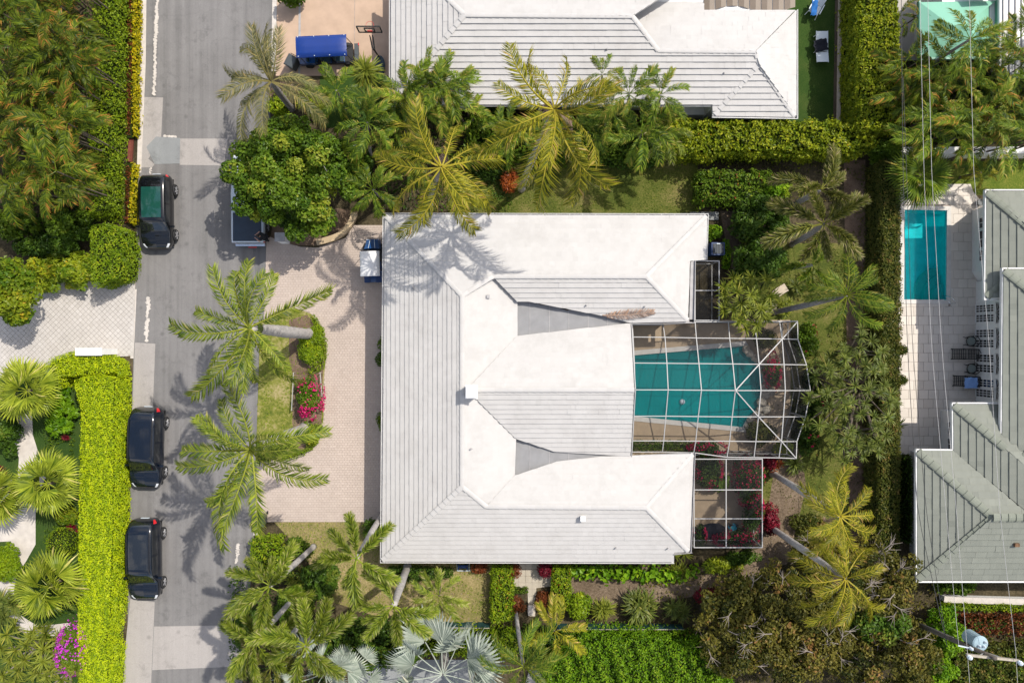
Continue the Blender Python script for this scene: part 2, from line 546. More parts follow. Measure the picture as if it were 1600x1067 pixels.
M['clear_lens'] = plain('clear_lamp_lens', (0.6, 0.62, 0.64), 0.1, 0, 0.8)
M['tonneau'] = plain('navy_bed_cover', (0.010, 0.024, 0.045), 0.45, var=0.2, vscale=2)
M['royal_blue'] = plain('royal_blue_canopy', (0.003, 0.028, 0.18), 0.35, 0, 0.2, var=0.06, vscale=2)
M['blue_body'] = plain('blue_cart_body', (0.008, 0.055, 0.18), 0.35, 0, 0.6)
M['blue_seat'] = plain('blue_vinyl', (0.006, 0.035, 0.13), 0.5)
M['white_canopy'] = plain('white_cart_canopy', (0.66, 0.66, 0.66), 0.4, var=0.04, vscale=3)
M['bin'] = plain('grey_bin_plastic', (0.055, 0.065, 0.07), 0.5, var=0.1, vscale=5)
M['dark_teal'] = plain('dark_teal_plastic', (0.012, 0.04, 0.055), 0.5)
M['wood_beige'] = plain('beige_wall_cap', (0.42, 0.32, 0.20), 0.85, var=0.15, vscale=3)
M['brick_red'] = tinted('red_brick', (0.16, 0.045, 0.03), (0.25, 0.08, 0.055), 0.85, 0.2, 3)
M['pole_wood'] = plain('weathered_pole_wood', (0.10, 0.085, 0.07), 0.9, var=0.3, vscale=6)
M['arm_wood'] = plain('pale_crossarm_wood', (0.36, 0.32, 0.26), 0.9, var=0.2, vscale=6)
M['transformer'] = plain('pale_blue_transformer_paint', (0.27, 0.37, 0.42), 0.45, var=0.06, vscale=4)
M['insulator'] = plain('pale_insulator', (0.55, 0.62, 0.68), 0.3)
M['wire_light'] = plain('aluminium_wire', (0.42, 0.41, 0.40), 0.5, 0.2)
M['wire_dark'] = plain('black_wire', (0.03, 0.03, 0.03), 0.6)
M['iron'] = plain('wrought_iron', (0.02, 0.022, 0.022), 0.5, 0.3)
M['cushion'] = plain('grey_green_cushion', (0.20, 0.23, 0.21), 0.8)
M['towel_blue'] = plain('pale_blue_towel', (0.22, 0.38, 0.72), 0.9, var=0.06, vscale=6)
M['turquoise'] = plain('turquoise_cloth', (0.02, 0.42, 0.60), 0.8, var=0.1, vscale=6)
M['towel_navy'] = plain('navy_towel', (0.006, 0.008, 0.016), 0.9)
M['cloth_blue'] = plain('blue_towel', (0.008, 0.11, 0.36), 0.85, var=0.1, vscale=6)
M['lounger_white'] = plain('white_sling', (0.62, 0.68, 0.72), 0.7)
M['shell_teal'] = plain('teal_pool_plaster', (0.04, 0.50, 0.52), 0.7, var=0.22, vscale=0.35)
M['shell_east'] = plain('blue_pool_plaster', (0.15, 0.68, 0.72), 0.7, var=0.14, vscale=2.0)
M['step_plaster'] = plain('pool_step_plaster', (0.20, 0.42, 0.38), 0.7, var=0.1, vscale=2)
M['water_main'] = water_mat('teal_pool_water', (0.25, 0.92, 0.92), (0.0, 0.24, 0.25), 0.45, 1.5, 0.04)
M['water_east'] = water_mat('turquoise_pool_water', (0.35, 0.95, 0.96), (0.0, 0.33, 0.37), 0.72, 2.5, 0.08)
M['coping'] = plain('white_pool_coping', (0.56, 0.54, 0.51), 0.8, var=0.1, vscale=3)
M['screen'] = screen_mat('insect_screen', 0.66)
M['rock'] = plain('coral_rock', (0.33, 0.30, 0.25), 0.9, var=0.4, vscale=5, bump=0.6)
M['shade_cloth'] = plain('teal_fence_cloth', (0.006, 0.055, 0.055), 0.8, var=0.15, vscale=4)
M['fence_wood'] = plain('dark_fence_wood', (0.09, 0.065, 0.05), 0.9, var=0.3, vscale=5)
M['courtyard'] = tinted('brown_translucent_sheet', (0.16, 0.125, 0.095), (0.23, 0.185, 0.145), 0.5, 0.15, 2)
M['sandy'] = plain('sandy_wall', (0.44, 0.37, 0.29), 0.9, var=0.12, vscale=4)
M['skin'] = plain('skin', (0.46, 0.26, 0.19), 0.6)
M['dark_cloth'] = plain('dark_clothing', (0.012, 0.014, 0.018), 0.9)
M['hair'] = plain('brown_hair', (0.03, 0.018, 0.010), 0.7)
M['backboard'] = screen_mat('clear_backboard', 0.85)
M['red_paint'] = plain('red_paint', (0.5, 0.03, 0.03), 0.5)
M['hose_blue'] = plain('blue_marker_paint', (0.02, 0.10, 0.42), 0.6)
# bark
M['bark_pale'] = plain('pale_palm_bark', (0.36, 0.335, 0.315), 0.9, var=0.25, vscale=5, bump=0.4)
M['bark_grey'] = plain('grey_palm_bark', (0.24, 0.22, 0.21), 0.9, var=0.3, vscale=5, bump=0.4)
M['bark_brown'] = plain('brown_bark', (0.12, 0.095, 0.07), 0.9, var=0.3, vscale=6, bump=0.4)
M['bark_white'] = plain('bleached_branch', (0.24, 0.205, 0.18), 0.9, var=0.2, vscale=6)
# leaves
M['l_lime'] = leaf_mat('lime_hedge_leaf', (0.19, 0.3, 0.004), (0.51, 0.59, 0.008), (0.58, 0.62, 0.02), shift=0.0, trans=0.28)
M['l_hedge'] = leaf_mat('hedge_leaf', (0.095, 0.176, 0.006), (0.270, 0.365, 0.012), (0.540, 0.486, 0.030), shift=0.0)
M['l_feather'] = leaf_mat('feathery_hedge_leaf', (0.085, 0.155, 0.006), (0.27, 0.36, 0.012), (0.40, 0.40, 0.03), shift=0.0)
M['l_north'] = leaf_mat('yellow_green_hedge_leaf', (0.096, 0.156, 0.006), (0.312, 0.348, 0.014), (0.480, 0.432, 0.040), shift=0.0)
M['l_dull'] = leaf_mat('dull_hedge_leaf', (0.044, 0.069, 0.010), (0.150, 0.150, 0.025), (0.300, 0.163, 0.060), shift=0.0)
M['l_green'] = leaf_mat('broad_green_leaf', (0.04, 0.09, 0.006), (0.14, 0.22, 0.015), (0.28, 0.30, 0.03), shift=0.12)
M['l_bright'] = leaf_mat('bright_green_leaf', (0.06, 0.16, 0.005), (0.22, 0.38, 0.012), (0.36, 0.44, 0.03), shift=0.12)
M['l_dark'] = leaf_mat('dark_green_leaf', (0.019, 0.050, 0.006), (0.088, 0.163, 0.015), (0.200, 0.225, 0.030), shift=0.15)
M['l_brown'] = leaf_mat('bronze_tree_leaf', (0.028, 0.042, 0.007), (0.20, 0.175, 0.03), (0.36, 0.18, 0.07), shift=0.05)
M['l_croton'] = leaf_mat('yellow_croton_leaf', (0.20, 0.22, 0.01), (0.60, 0.50, 0.01), (0.70, 0.42, 0.02), shift=0.1)
M['l_yellowgreen'] = leaf_mat('yellow_green_shrub_leaf', (0.08, 0.16, 0.008), (0.28, 0.32, 0.015), (0.62, 0.40, 0.03), shift=0.1)
M['l_redbrown'] = leaf_mat('red_brown_leaf', (0.07, 0.035, 0.01), (0.24, 0.06, 0.02), (0.35, 0.16, 0.04), shift=0.1)
M['l_red'] = leaf_mat('crimson_leaf', (0.06, 0.006, 0.01), (0.22, 0.012, 0.03), (0.3, 0.07, 0.05), shift=0.15)
M['l_orange'] = leaf_mat('orange_leaf', (0.2, 0.045, 0.012), (0.42, 0.11, 0.02), (0.5, 0.25, 0.05), shift=0.1)
M['f_pink'] = leaf_mat('pink_bract', (0.42, 0.008, 0.10), (0.62, 0.012, 0.17), (0.62, 0.10, 0.20), shift=0.05)
M['f_crimson'] = leaf_mat('crimson_bract', (0.30, 0.006, 0.04), (0.52, 0.012, 0.09), (0.5, 0.1, 0.12), shift=0.05)
M['f_magenta'] = leaf_mat('magenta_bract', (0.42, 0.02, 0.40), (0.60, 0.05, 0.58), (0.66, 0.2, 0.5), shift=0.05)
M['p_royal'] = leaf_mat('royal_palm_leaf', (0.04, 0.085, 0.008), (0.28, 0.33, 0.03), (0.44, 0.38, 0.12), shift=0.2)
M['p_coco'] = leaf_mat('coconut_palm_leaf', (0.06, 0.085, 0.006), (0.39, 0.355, 0.02), (0.48, 0.3, 0.1), shift=0.2)
M['p_pale'] = leaf_mat('pale_palm_leaf', (0.07, 0.085, 0.03), (0.28, 0.26, 0.1), (0.5, 0.36, 0.12), shift=0.2)
M['p_fox'] = leaf_mat('foxtail_palm_leaf', (0.035, 0.075, 0.006), (0.25, 0.3, 0.028), (0.4, 0.34, 0.17), shift=0.22)
M['p_foxdry'] = leaf_mat('dull_foxtail_palm_leaf', (0.035, 0.055, 0.008), (0.2, 0.2, 0.035), (0.38, 0.28, 0.18), shift=0.22)
M['p_areca'] = leaf_mat('areca_palm_leaf', (0.02, 0.06, 0.006), (0.18, 0.25, 0.016), (0.4, 0.3, 0.06), shift=0.25)
M['p_rust'] = leaf_mat('rusty_areca_leaf', (0.012, 0.042, 0.004), (0.17, 0.22, 0.012), (0.45, 0.18, 0.04), shift=0.3)
M['p_fan'] = leaf_mat('fan_palm_leaf', (0.05, 0.095, 0.006), (0.36, 0.41, 0.035), (0.52, 0.45, 0.16), shift=0.25, rough=0.35)
M['p_silver'] = leaf_mat('silver_palm_leaf', (0.17, 0.21, 0.17), (0.4, 0.44, 0.37), (0.46, 0.44, 0.33), shift=0.12, trans=0.12)
M['p_dead'] = leaf_mat('dead_palm_leaf', (0.15, 0.095, 0.07), (0.33, 0.24, 0.19), (0.38, 0.20, 0.10), shift=0.1, trans=0.1)
M['s_green'] = leaf_mat('strap_leaf', (0.062, 0.098, 0.016), (0.188, 0.218, 0.041), (0.325, 0.265, 0.072), shift=0.22)
M['s_yellow'] = leaf_mat('yellow_strap_leaf', (0.07, 0.11, 0.01), (0.27, 0.29, 0.035), (0.4, 0.34, 0.06), shift=0.15)
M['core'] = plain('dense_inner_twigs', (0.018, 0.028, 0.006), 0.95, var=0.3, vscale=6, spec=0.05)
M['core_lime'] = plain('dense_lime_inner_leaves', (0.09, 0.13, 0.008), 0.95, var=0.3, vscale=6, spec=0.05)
# ------------------------------------------------------------------ plant builders
def leaf_quads(mb, C, Nn, L, Wd, rng, tint, fold=0.12, droop=0.15, dirs=None):
    """one kite-shaped leaf per centre, lying across normal Nn"""
    n = len(C)
    L = np.broadcast_to(np.asarray(L, float), (n,))[:, None]; Wd = np.broadcast_to(np.asarray(Wd, float), (n,))[:, None]
    a = rng.normal(size=(n, 3)) if dirs is None else dirs + 0.35 * rng.normal(size=(n, 3))
    a = nrm(a - Nn * np.sum(a * Nn, 1, keepdims=True))
    b = np.cross(Nn, a)
    v = np.stack([C - a * L * 0.5, C + b * Wd * 0.5 + Nn * L * fold, C + a * L * 0.5 - Nn * L * droop, C - b * Wd * 0.5 + Nn * L * fold], 1).reshape(-1, 3)
    i = np.arange(n)[:, None] * 4
    mb.add(v, i + np.array([[0, 3, 2, 1]]), np.repeat(np.broadcast_to(tint, (n,)), 4))

def rand_tilt(Nn, s, rng):
    return nrm(Nn + s * rng.normal(size=Nn.shape))

def hedge(label, poly_px, h, leaf='l_hedge', dens=130, L=0.17, Wd=0.10, bump=0.06, wscale=1.2, tilt=0.45, core='core', name='hedge', cat='hedge',
          group=None, clump=0.0, flecks=None, side=0.7, rag=0.05, holes=0.0, z0=0.0, topz=None):
    """clipped or ragged hedge; poly_px is its outline in the photograph"""
    rng = np.random.default_rng(seed_of(label))
    S = np.array(poly_px, float)                       # silhouette: its foot shows towards the nadir, its top away from it
    ar = np.sum(S[:, 0] * np.roll(S[:, 1], -1) - np.roll(S[:, 0], -1) * S[:, 1])
    e0 = nrm(np.roll(S, -1, 0) - S); n0 = np.column_stack([e0[:, 1], -e0[:, 0]]) * (1 if ar > 0 else -1)
    nv = nrm(n0 + np.roll(n0, 1, 0))
    toc = np.array([800.0, 533.5]) - S
    hz = np.where(nv * toc > 0, 0.0, h * 0.97)
    P = (S - [800.0, 533.5]) * (CAM_H - hz) / FPX * [1, -1]
    cen = P.mean(0)
    root = thing(name, label, cat, (cen[0], cen[1], 0), group)
    a = np.sum(P[:, 0] * np.roll(P[:, 1], -1) - np.roll(P[:, 0], -1) * P[:, 1])
    if a < 0: P = P[::-1]
    A = area(P)
    sd = seed_of(label) % 97
    top = scatter(inset(P, 0.02), int(A * dens), rng)
    w = wob(top[:, 0], top[:, 1], sd, wscale)
    w2 = wob(top[:, 0], top[:, 1], sd + 5, 0.45)
    z = h + bump * w + bump * 0.6 * w2 + rag * rng.normal(size=len(top))
    C = np.column_stack([top, z])
    Nn = rand_tilt(np.tile([0, 0, 1.0], (len(top), 1)), tilt, rng)
    t = np.clip(0.42 + 0.22 * w + 0.14 * w2 + 0.2 * rng.normal(size=len(top)), 0, 0.9)
    keep = np.ones(len(C), bool)
    if clump or holes:
        w3 = wob(top[:, 0], top[:, 1], sd + 11, 0.8)
        C[:, 2] += clump * w3
        t = np.clip(t + 0.25 * w3 * (clump > 0), 0, 0.9)
        if holes: keep = w3 > -1.0 + holes
    mb = MB()
    leaf_quads(mb, C[keep], Nn[keep], L * (0.7 + 0.6 * rng.random(keep.sum())), Wd, rng, t[keep])
    # sides
    e = np.roll(P, -1, 0) - P
    ln = np.linalg.norm(e, axis=1)
    m = int(ln.sum() * h * dens * side)
    k = rng.choice(len(P), m, p=ln / ln.sum())
    u = rng.random(m)[:, None]
    q = P[k] + e[k] * u
    nn = np.column_stack([e[k][:, 1], -e[k][:, 0], np.zeros(m)]) / ln[k][:, None]
    zz = z0 + (h - z0) * rng.random(m) ** 0.85
    w = wob(q[:, 0] + zz, q[:, 1] - zz, sd + 3, wscale)
    C = np.column_stack([q, zz]) + nn * (bump * w + rag * rng.normal(size=m) + 0.02)[:, None]
    Nn = rand_tilt(nrm(nn + [0, 0, 0.45]), tilt, rng)
    t = np.clip(0.36 + 0.2 * w + 0.2 * rng.normal(size=m), 0, 0.9)
    leaf_quads(mb, C, Nn, L * (0.7 + 0.6 * rng.random(m)), Wd, rng, t)
    o = mb.build('foliage', M[leaf], root); o['kind'] = 'stuff'
    # dense inside
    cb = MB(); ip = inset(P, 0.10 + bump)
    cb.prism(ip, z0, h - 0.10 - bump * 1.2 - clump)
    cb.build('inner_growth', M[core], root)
    if flecks:
        for fm, fn, fl in flecks:
            nf = int(A * fn)
            tp = scatter(P, nf, rng)
            wv = wob(tp[:, 0], tp[:, 1], sd + 21, 1.0)
            tp = tp[wv > -0.1]
            fb = MB()
            C = np.column_stack([tp, h + 0.05 + bump * wob(tp[:, 0], tp[:, 1], sd, wscale) + 0.05 * rng.random(len(tp))])
            leaf_quads(fb, C, rand_tilt(np.tile([0, 0, 1.0], (len(tp), 1)), 0.5, rng), fl, fl * 0.7, rng, np.clip(0.5 + 0.3 * rng.normal(size=len(tp)), 0, 1))
            fo = fb.build('new_shoots' if fm.startswith('l_') else 'blossom', M[fm], root); fo['kind'] = 'stuff'
    return root

def clump_leaves(mb, clumps, dens, L, Wd, rng, tilt=0.5, low=-0.25, tbase=0.4, tvar=0.25):
    """leaves on the shells of many small balls: clumps rows (x, y, z, r)"""
    for c in clumps:
        r = c[3]
        n = max(8, int(dens * 2 * math.pi * r * r))
        d = nrm(rng.normal(size=(n * 2, 3)))
        d = d[d[:, 2] > low][:n]
        rr = r * (1 - 0.45 * rng.random(len(d)) ** 2.2)
        C = np.array(c[:3]) + d * rr[:, None] * np.array([1, 1, 0.8])
        Nn = rand_tilt(nrm(d + [0, 0, 0.55]), tilt, rng)
        t = np.clip(tbase + tvar * 0.7 * rng.normal() + tvar * 0.5 * rng.normal(size=len(d)) + 0.12 * (d[:, 2] - 0.3), 0, 0.95)
        leaf_quads(mb, C, Nn, L * (0.65 + 0.7 * rng.random(len(d))), Wd * (0.8 + 0.4 * rng.random(len(d))), rng, t, dirs=d)

def shrub(label, px, py, rpx, h, leaf='l_green', dens=90, L=0.20, Wd=0.12, ry=None, nclump=None, cr=0.38, name='shrub', cat='shrub', group=None,
          flowers=None, round_=False, tilt=0.5, bark='bark_brown', tbase=0.4, tvar=0.25):
    """bush: short stems and a dome of leaf clumps; px,py,rpx as seen at about two thirds of its height"""
    rng = np.random.default_rng(seed_of(label) + int(px) * 7 + int(py))
    zc = h * 0.6
    c = W(px, py, zc); rx = rpx / ppm(zc); ryy = (ry or rpx) / ppm(zc)
    root = thing(name, label, cat, (c[0], c[1], 0), group)
    mb = MB()
    if round_:
        n = int(dens * 4 * rx * ryy * 1.7)
        d = nrm(rng.normal(size=(n, 3))); d = d[d[:, 2] > -0.4]
        C = np.array([c[0], c[1], h * 0.5]) + d * np.array([rx, ryy, h * 0.5]) * (1 - 0.05 * rng.random((len(d), 1)))
        leaf_quads(mb, C, rand_tilt(d, tilt, rng), L, Wd, rng, np.clip(0.4 + 0.22 * rng.normal(size=len(d)), 0, 0.9))
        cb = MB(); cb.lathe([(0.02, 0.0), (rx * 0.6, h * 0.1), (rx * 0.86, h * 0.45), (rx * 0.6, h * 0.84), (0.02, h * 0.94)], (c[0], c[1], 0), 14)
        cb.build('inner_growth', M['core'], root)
        pts = C
    else:
        k = nclump or max(5, int(7 * (rx * ryy) / (cr * cr * 2.2)))
        d = nrm(rng.normal(size=(k, 3))); d[:, 2] = np.abs(d[:, 2])
        s = rng.random((k, 1)) ** 0.4
        P = np.array([c[0], c[1], h * 0.30]) + d * s * np.array([max(rx - cr * 0.7, 0.05), max(ryy - cr * 0.7, 0.05), h * 0.70 - cr * 0.4])
        cl = np.column_stack([P, cr * (0.7 + 0.6 * rng.random(k))])
        clump_leaves(mb, cl, dens, L, Wd, rng, tilt, tbase=tbase, tvar=tvar)
        sb = MB()
        for i in range(min(k, 9)):
            b = np.array([c[0] + 0.1 * rng.normal(), c[1] + 0.1 * rng.normal(), 0])
            mid = (b + P[i]) / 2 + [0, 0, 0.15]
            sb.tube([b, mid, P[i]], [0.03, 0.022, 0.01], 5, tint=0.5)
        sb.build('stem', M[bark], root)
        pts = P
    fo = mb.build('foliage', M[leaf], root); fo['kind'] = 'stuff'
    if flowers:
        fm, n, fl, sides = flowers
        fb = MB()
        d = nrm(rng.normal(size=(n, 3)) + np.array(sides)); d[:, 2] = np.abs(d[:, 2]) * 0.9
        ctr = d[rng.choice(n, max(4, n // 18))]
        d2 = nrm(ctr[rng.choice(len(ctr), n)] + 0.16 * rng.normal(size=(n, 3)))
        C = np.array([c[0], c[1], h * 0.34]) + d2 * np.array([rx, ryy, h * 0.70]) * (0.97 + 0.14 * rng.random((n, 1)))
        leaf_quads(fb, C, rand_tilt(d2, 0.5, rng), fl, fl * 0.85, rng, np.clip(0.45 + 0.3 * rng.normal(size=n), 0, 1))
        fo = fb.build('blossom', M[fm], root); fo['kind'] = 'stuff'
    return root

def tree(label, px, py, rpx, h, leaf, ry=None, dens=60, L=0.26, Wd=0.18, cr=0.75, nclump=60, base=None, bark='bark_brown', group=None, flat=0.35, twigs=0, hole=0.0, tbase=0.4, tvar=0.28, bark_tw='bark_white', name='tree', bare=0.0, limb=0.09):
    rng = np.random.default_rng(seed_of(label))
    zc = h * 0.8
    c = W(px, py, zc); rx = rpx / ppm(zc); ryy = (ry or rpx) / ppm(zc)
    b = np.array([c[0], c[1], 0.0]) if base is None else W(base[0], base[1], 0)
    root = thing(name, label, 'tree', b, group)
    d = nrm(rng.normal(size=(nclump * 3, 3)))
    d = d[d[:, 2] > -0.15][:nclump]
    s = rng.random((len(d), 1)) ** 0.45
    P = np.array([c[0], c[1], h * (1 - flat) - cr * 0.3]) + d * s * np.array([rx - cr * 0.6, ryy - cr * 0.6, h * flat])
    if hole:
        P = P[wob(P[:, 0], P[:, 1], seed_of(label) % 89, 3.0) > -1 + hole]
    cl = np.column_stack([P, cr * (0.6 + 0.7 * rng.random(len(P)))])
    mb = MB()
    leafy = cl[rng.random(len(cl)) >= bare] if bare else cl
    clump_leaves(mb, leafy, dens, L, Wd, rng, 0.5, tbase=tbase, tvar=tvar)
    fo = mb.build('crown', M[leaf], root); fo['kind'] = 'stuff'
    tb = MB()
    fork = np.array([0.6 * b[0] + 0.4 * c[0], 0.6 * b[1] + 0.4 * c[1], h * 0.38])
    tb.tube([b, (b + fork) / 2 + [0.05, 0.03, 0], fork], [0.26 * h / 6, 0.2 * h / 6, 0.17 * h / 6], 8)
    tb.build('trunk', M[bark], root)
    nl = min(14, len(P))
    for i in range(nl):
        q = P[i]
        m1 = fork + (q - fork) * 0.4 + np.array([0.2 * rng.normal(), 0.2 * rng.normal(), 0.35])
        lb = MB(); lb.tube([fork, m1, fork + (q - fork) * 0.75, q], [limb, limb * 0.7, limb * 0.4, 0.02], 6)
        for w_ in range(3):
            q2 = q + rng.normal(size=3) * cr * 0.7
            lb.tube([fork + (q - fork) * 0.7, (q + q2) / 2, q2], [0.03, 0.02, 0.008], 5)
        lb.build('limb', M[bark], root)
    if twigs:
        for i in range(twigs):
            q = P[rng.integers(len(P))]
            q = np.array([q[0], q[1], q[2] + cr * 0.55])
            az = rng.random() * 6.283
            lb = MB()
            a = q + np.array([math.cos(az), math.sin(az), 0.1]) * 0.9
            mid = (q + a) / 2 + [0, 0, 0.12]
            lb.tube([q, mid, a], [0.03, 0.022, 0.008], 5)
            for s_ in (-1, 1, 0.5):
                a2 = mid + np.array([math.cos(az + s_ * 0.7), math.sin(az + s_ * 0.7), 0.12]) * 0.65
                lb.tube([mid, (mid + a2) / 2 + [0, 0, 0.04], a2], [0.018, 0.012, 0.005], 4)
            lb.build('bare_twig', M[bark_tw], root)
    return root

# --- fronds and other big leaves (unit library meshes, shared)
def feather(seed, n=34, leaf=0.27, wd=0.016, droop=0.9, vee=0.45, drop=0.5, stalk=0.16, dry=0.0, rach=0.012, plume=False, tipdry=0.25, ragged=0.12, rt=0.8):
    """feather frond of unit length along +X, curving down"""
    rng = np.random.default_rng(seed)
    mb = MB()
    K = 13
    t = np.linspace(0, 1, K)
    bend = 0.34 * rng.normal()
    th = -droop * t ** 1.5
    ds = 1.0 / (K - 1)
    x = np.concatenate([[0], np.cumsum(np.cos(th[:-1]) * ds)]); z = np.concatenate([[0], np.cumsum(np.sin(th[:-1]) * ds)])
    y = bend * t ** 2 * 0.5
    pts = np.column_stack([x, y, z])
    mb.tube(pts, rach * (1 - 0.8 * t), 4, tint=rt)
    tan = nrm(np.gradient(pts, axis=0))
    m = n * (5 if plume else 2)
    tt = stalk + (1 - stalk) * (np.arange(m) / (m - 1)) ** (0.95)
    tt = np.clip(tt + 0.006 * rng.normal(size=m), 0, 1)
    B = np.stack([np.interp(tt, t, pts[:, i]) for i in range(3)], 1)
    T = nrm(np.stack([np.interp(tt, t, tan[:, i]) for i in range(3)], 1))
    side = nrm(np.cross(np.tile([0, 0, 1.0], (m, 1)), T))
    up = np.cross(T, side)
    u = (tt - stalk) / (1 - stalk)
    Ln = leaf * np.clip(0.35 + 1.5 * u ** 0.6 * (1 - u) ** 0.45 * 1.0, 0.3, 1.15) * (1 - ragged * rng.random(m))
    if plume:
        an = rng.random(m) * math.pi * 1.5 - 0.25 * math.pi
        Sd = side * np.cos(an)[:, None] + up * np.sin(an)[:, None]
        fwd = 0.75 + 0.25 * rng.random(m)
        Dn = nrm(Sd + T * fwd[:, None])
        drp = drop * 0.5
    else:
        sg = np.where(np.arange(m) % 2 == 0, 1.0, -1.0)[:, None]
        fwd = 0.55 + 0.75 * u + 0.12 * rng.normal(size=m)
        Dn = nrm(side * sg + T * fwd[:, None] + up * (vee + 0.15 * rng.normal(size=m))[:, None])
        drp = drop
    nw = nrm(np.cross(Dn, up + 0.3 * rng.normal(size=(m, 3))))
    mid = B + Dn * (Ln * 0.5)[:, None]
    dd = drp * (0.6 + 0.8 * rng.random(m))
    tip = B + Dn * (Ln * 0.93)[:, None] + np.array([0, 0, -1.0]) * (Ln * 0.45 * dd)[:, None]
    w = wd * (0.8 + 0.4 * rng.random(m))
    v = np.stack([B - nw * (w * 0.3)[:, None], B + nw * (w * 0.3)[:, None], mid + nw * (w * 0.5)[:, None], mid - nw * (w * 0.5)[:, None], tip], 1).reshape(-1, 3)
    i = np.arange(m)[:, None] * 5
    tb = np.clip(0.32 + 0.27 * rng.normal(size=m) + dry, 0, 1)
    tm = np.clip(tb + 0.35 * tipdry * u, 0, 1)
    tip_t = np.clip(tb + tipdry + 0.25 * (rng.random(m) < 0.3), 0, 1)
    tv = np.stack([tb, tb, tm, tm, tip_t], 1).ravel()
    n0 = mb.n
    mb.add(v, i + np.array([[0, 1, 2, 3]]), tv)
    mb.f.setdefault(3, []).append(i + np.array([[3, 2, 4]]) + n0)
    return mb

def fan(seed, segs=26, spread=5.0, stalk=0.42, wd=0.036, dry=0.0, droop=0.25, split=0.45, cup=0.25):
    """fan leaf: stalk along +X, then a round blade of folded segments; total length about 1"""
    rng = np.random.default_rng(seed)
    mb = MB()
    t = np.linspace(0, 1, 5)
    sp = np.column_stack([stalk * t, 0 * t, 0.03 * t - 0.05 * t ** 2])
    mb.tube(sp, 0.010 * (1 - 0.3 * t), 4, tint=0.72)
    hub = sp[-1]
    for k in range(segs):
        a = (k / (segs - 1) - 0.5) * spread
        Ln = (1 - stalk) * (0.80 + 0.26 * math.cos(a * 0.55)) * (0.9 + 0.15 * rng.random())
        d = np.array([math.cos(a), math.sin(a), 0.0])
        s = np.array([-math.sin(a), math.cos(a), 0.0])
        w = wd * (0.9 + 0.3 * rng.random())
        z1 = -cup * 0.2 * abs(a) / 2.5
        dr = droop * (0.5 + rng.random())
        p0 = hub + d * 0.02
        p1 = hub + d * Ln * split + np.array([0, 0, z1 * Ln])
        p2 = hub + d * Ln * 0.78 + np.array([0, 0, z1 * Ln - dr * Ln * 0.12])
        p3 = hub + d * Ln + np.array([0, 0, z1 * Ln - dr * Ln * 0.42])
        f = np.array([0, 0, w * 0.35])
        v = [p0 - s * w * .25, p0 + s * w * .25, p1 - s * w - f, p1 + f, p1 + s * w - f, p2 - s * w * .55, p2 + s * w * .55, p3]
        tb = float(np.clip(0.35 + 0.2 * rng.normal() + dry, 0, 1)); te = float(np.clip(tb + 0.3 * rng.random(), 0, 1))
        mb.add(v, [[0, 3, 2], [0, 1, 3], [1, 4, 3], [2, 3, 6, 5], [3, 4, 6], [5, 6, 7]], [tb, tb, tb, tb, tb, te, te, te])
    return mb

def rosette(seed, n=26, wd=0.05, up=0.5, droop=0.9, dry=0.0, uneven=0.3):
    """tuft of strap leaves of unit length from the origin"""
    rng = np.random.default_rng(seed)
    mb = MB()
    for k in range(n):
        az = k * 2.399 + 0.4 * rng.normal()
        el = up + (1.35 - up) * (k / n) ** 2 + 0.2 * rng.normal()
        Ln = 1 - uneven * rng.random() - 0.25 * (k / n)
        pts = []
        p = np.zeros(3); th = el
        for j in range(4):
            pts.append(p.copy())
            p = p + np.array([math.cos(az) * math.cos(th), math.sin(az) * math.cos(th), math.sin(th)]) * Ln / 3
            th -= droop / 3 * (0.6 + 0.8 * rng.random()) * (1 + j * 0.4)
        s = np.array([-math.sin(az), math.cos(az), 0.0]); w = wd * (0.8 + 0.4 * rng.random())
        v = [pts[0] - s * w * .35, pts[0] + s * w * .35, pts[1] - s * w * .5, pts[1] + s * w * .5, pts[2] - s * w * .42, pts[2] + s * w * .42, pts[3]]
        tb = float(np.clip(0.36 + 0.2 * rng.normal() + dry, 0, 1)); te = float(np.clip(tb + 0.22, 0, 1))
        mb.add(v, [[0, 1, 3, 2], [2, 3, 5, 4], [4, 5, 6]], [tb, tb, tb, tb, tb, tb, te])
    return mb

def paddle(seed):
    """banana-like or philodendron blade: stalk and a broad arched leaf with ragged lobes, unit length along +X"""
    rng = np.random.default_rng(seed)
    mb = MB()
    t = np.linspace(0, 1, 9)
    th = 0.35 - 1.1 * t ** 1.3
    x = np.concatenate([[0], np.cumsum(np.cos(th[:-1]) / 8)]); z = np.concatenate([[0], np.cumsum(np.sin(th[:-1]) / 8)])
    pts = np.column_stack([x, 0 * x, z])
    mb.tube(pts, 0.012 * (1 - 0.8 * t), 4, tint=0.7)
    w = 0.20 * np.sin(np.clip((t - 0.25) / 0.75, 0, 1) * math.pi) ** 0.6
    for sg in (-1, 1):
        for i in range(2, 8):
            a, b = pts[i], pts[i + 1]
            g = 0.75 + 0.25 * rng.random()
            tb = float(np.clip(0.35 + 0.2 * rng.normal(), 0, 1))
            v = [a, b, b + np.array([0.06, sg * w[i + 1] * g, 0.05 - 0.05 * rng.random()]), a + np.array([0.03, sg * w[i], 0.05])]
            mb.add(v, [[0, 1, 2, 3]] if sg > 0 else [[3, 2, 1, 0]], [tb, tb, tb + 0.15, tb])
    return mb

LIB = {}
def lib(key, fn, nvar, mat):
    """library of shared leaf meshes by (kind, material)"""
    k = (key, mat)
    if k not in LIB:
        out = []
        for i in range(nvar):
            me = fn(seed_of(key) + i * 17).mesh(key + '_leaf')
            me.materials.append(M[mat])
            out.append(me)
        LIB[k] = out
    return LIB[k]

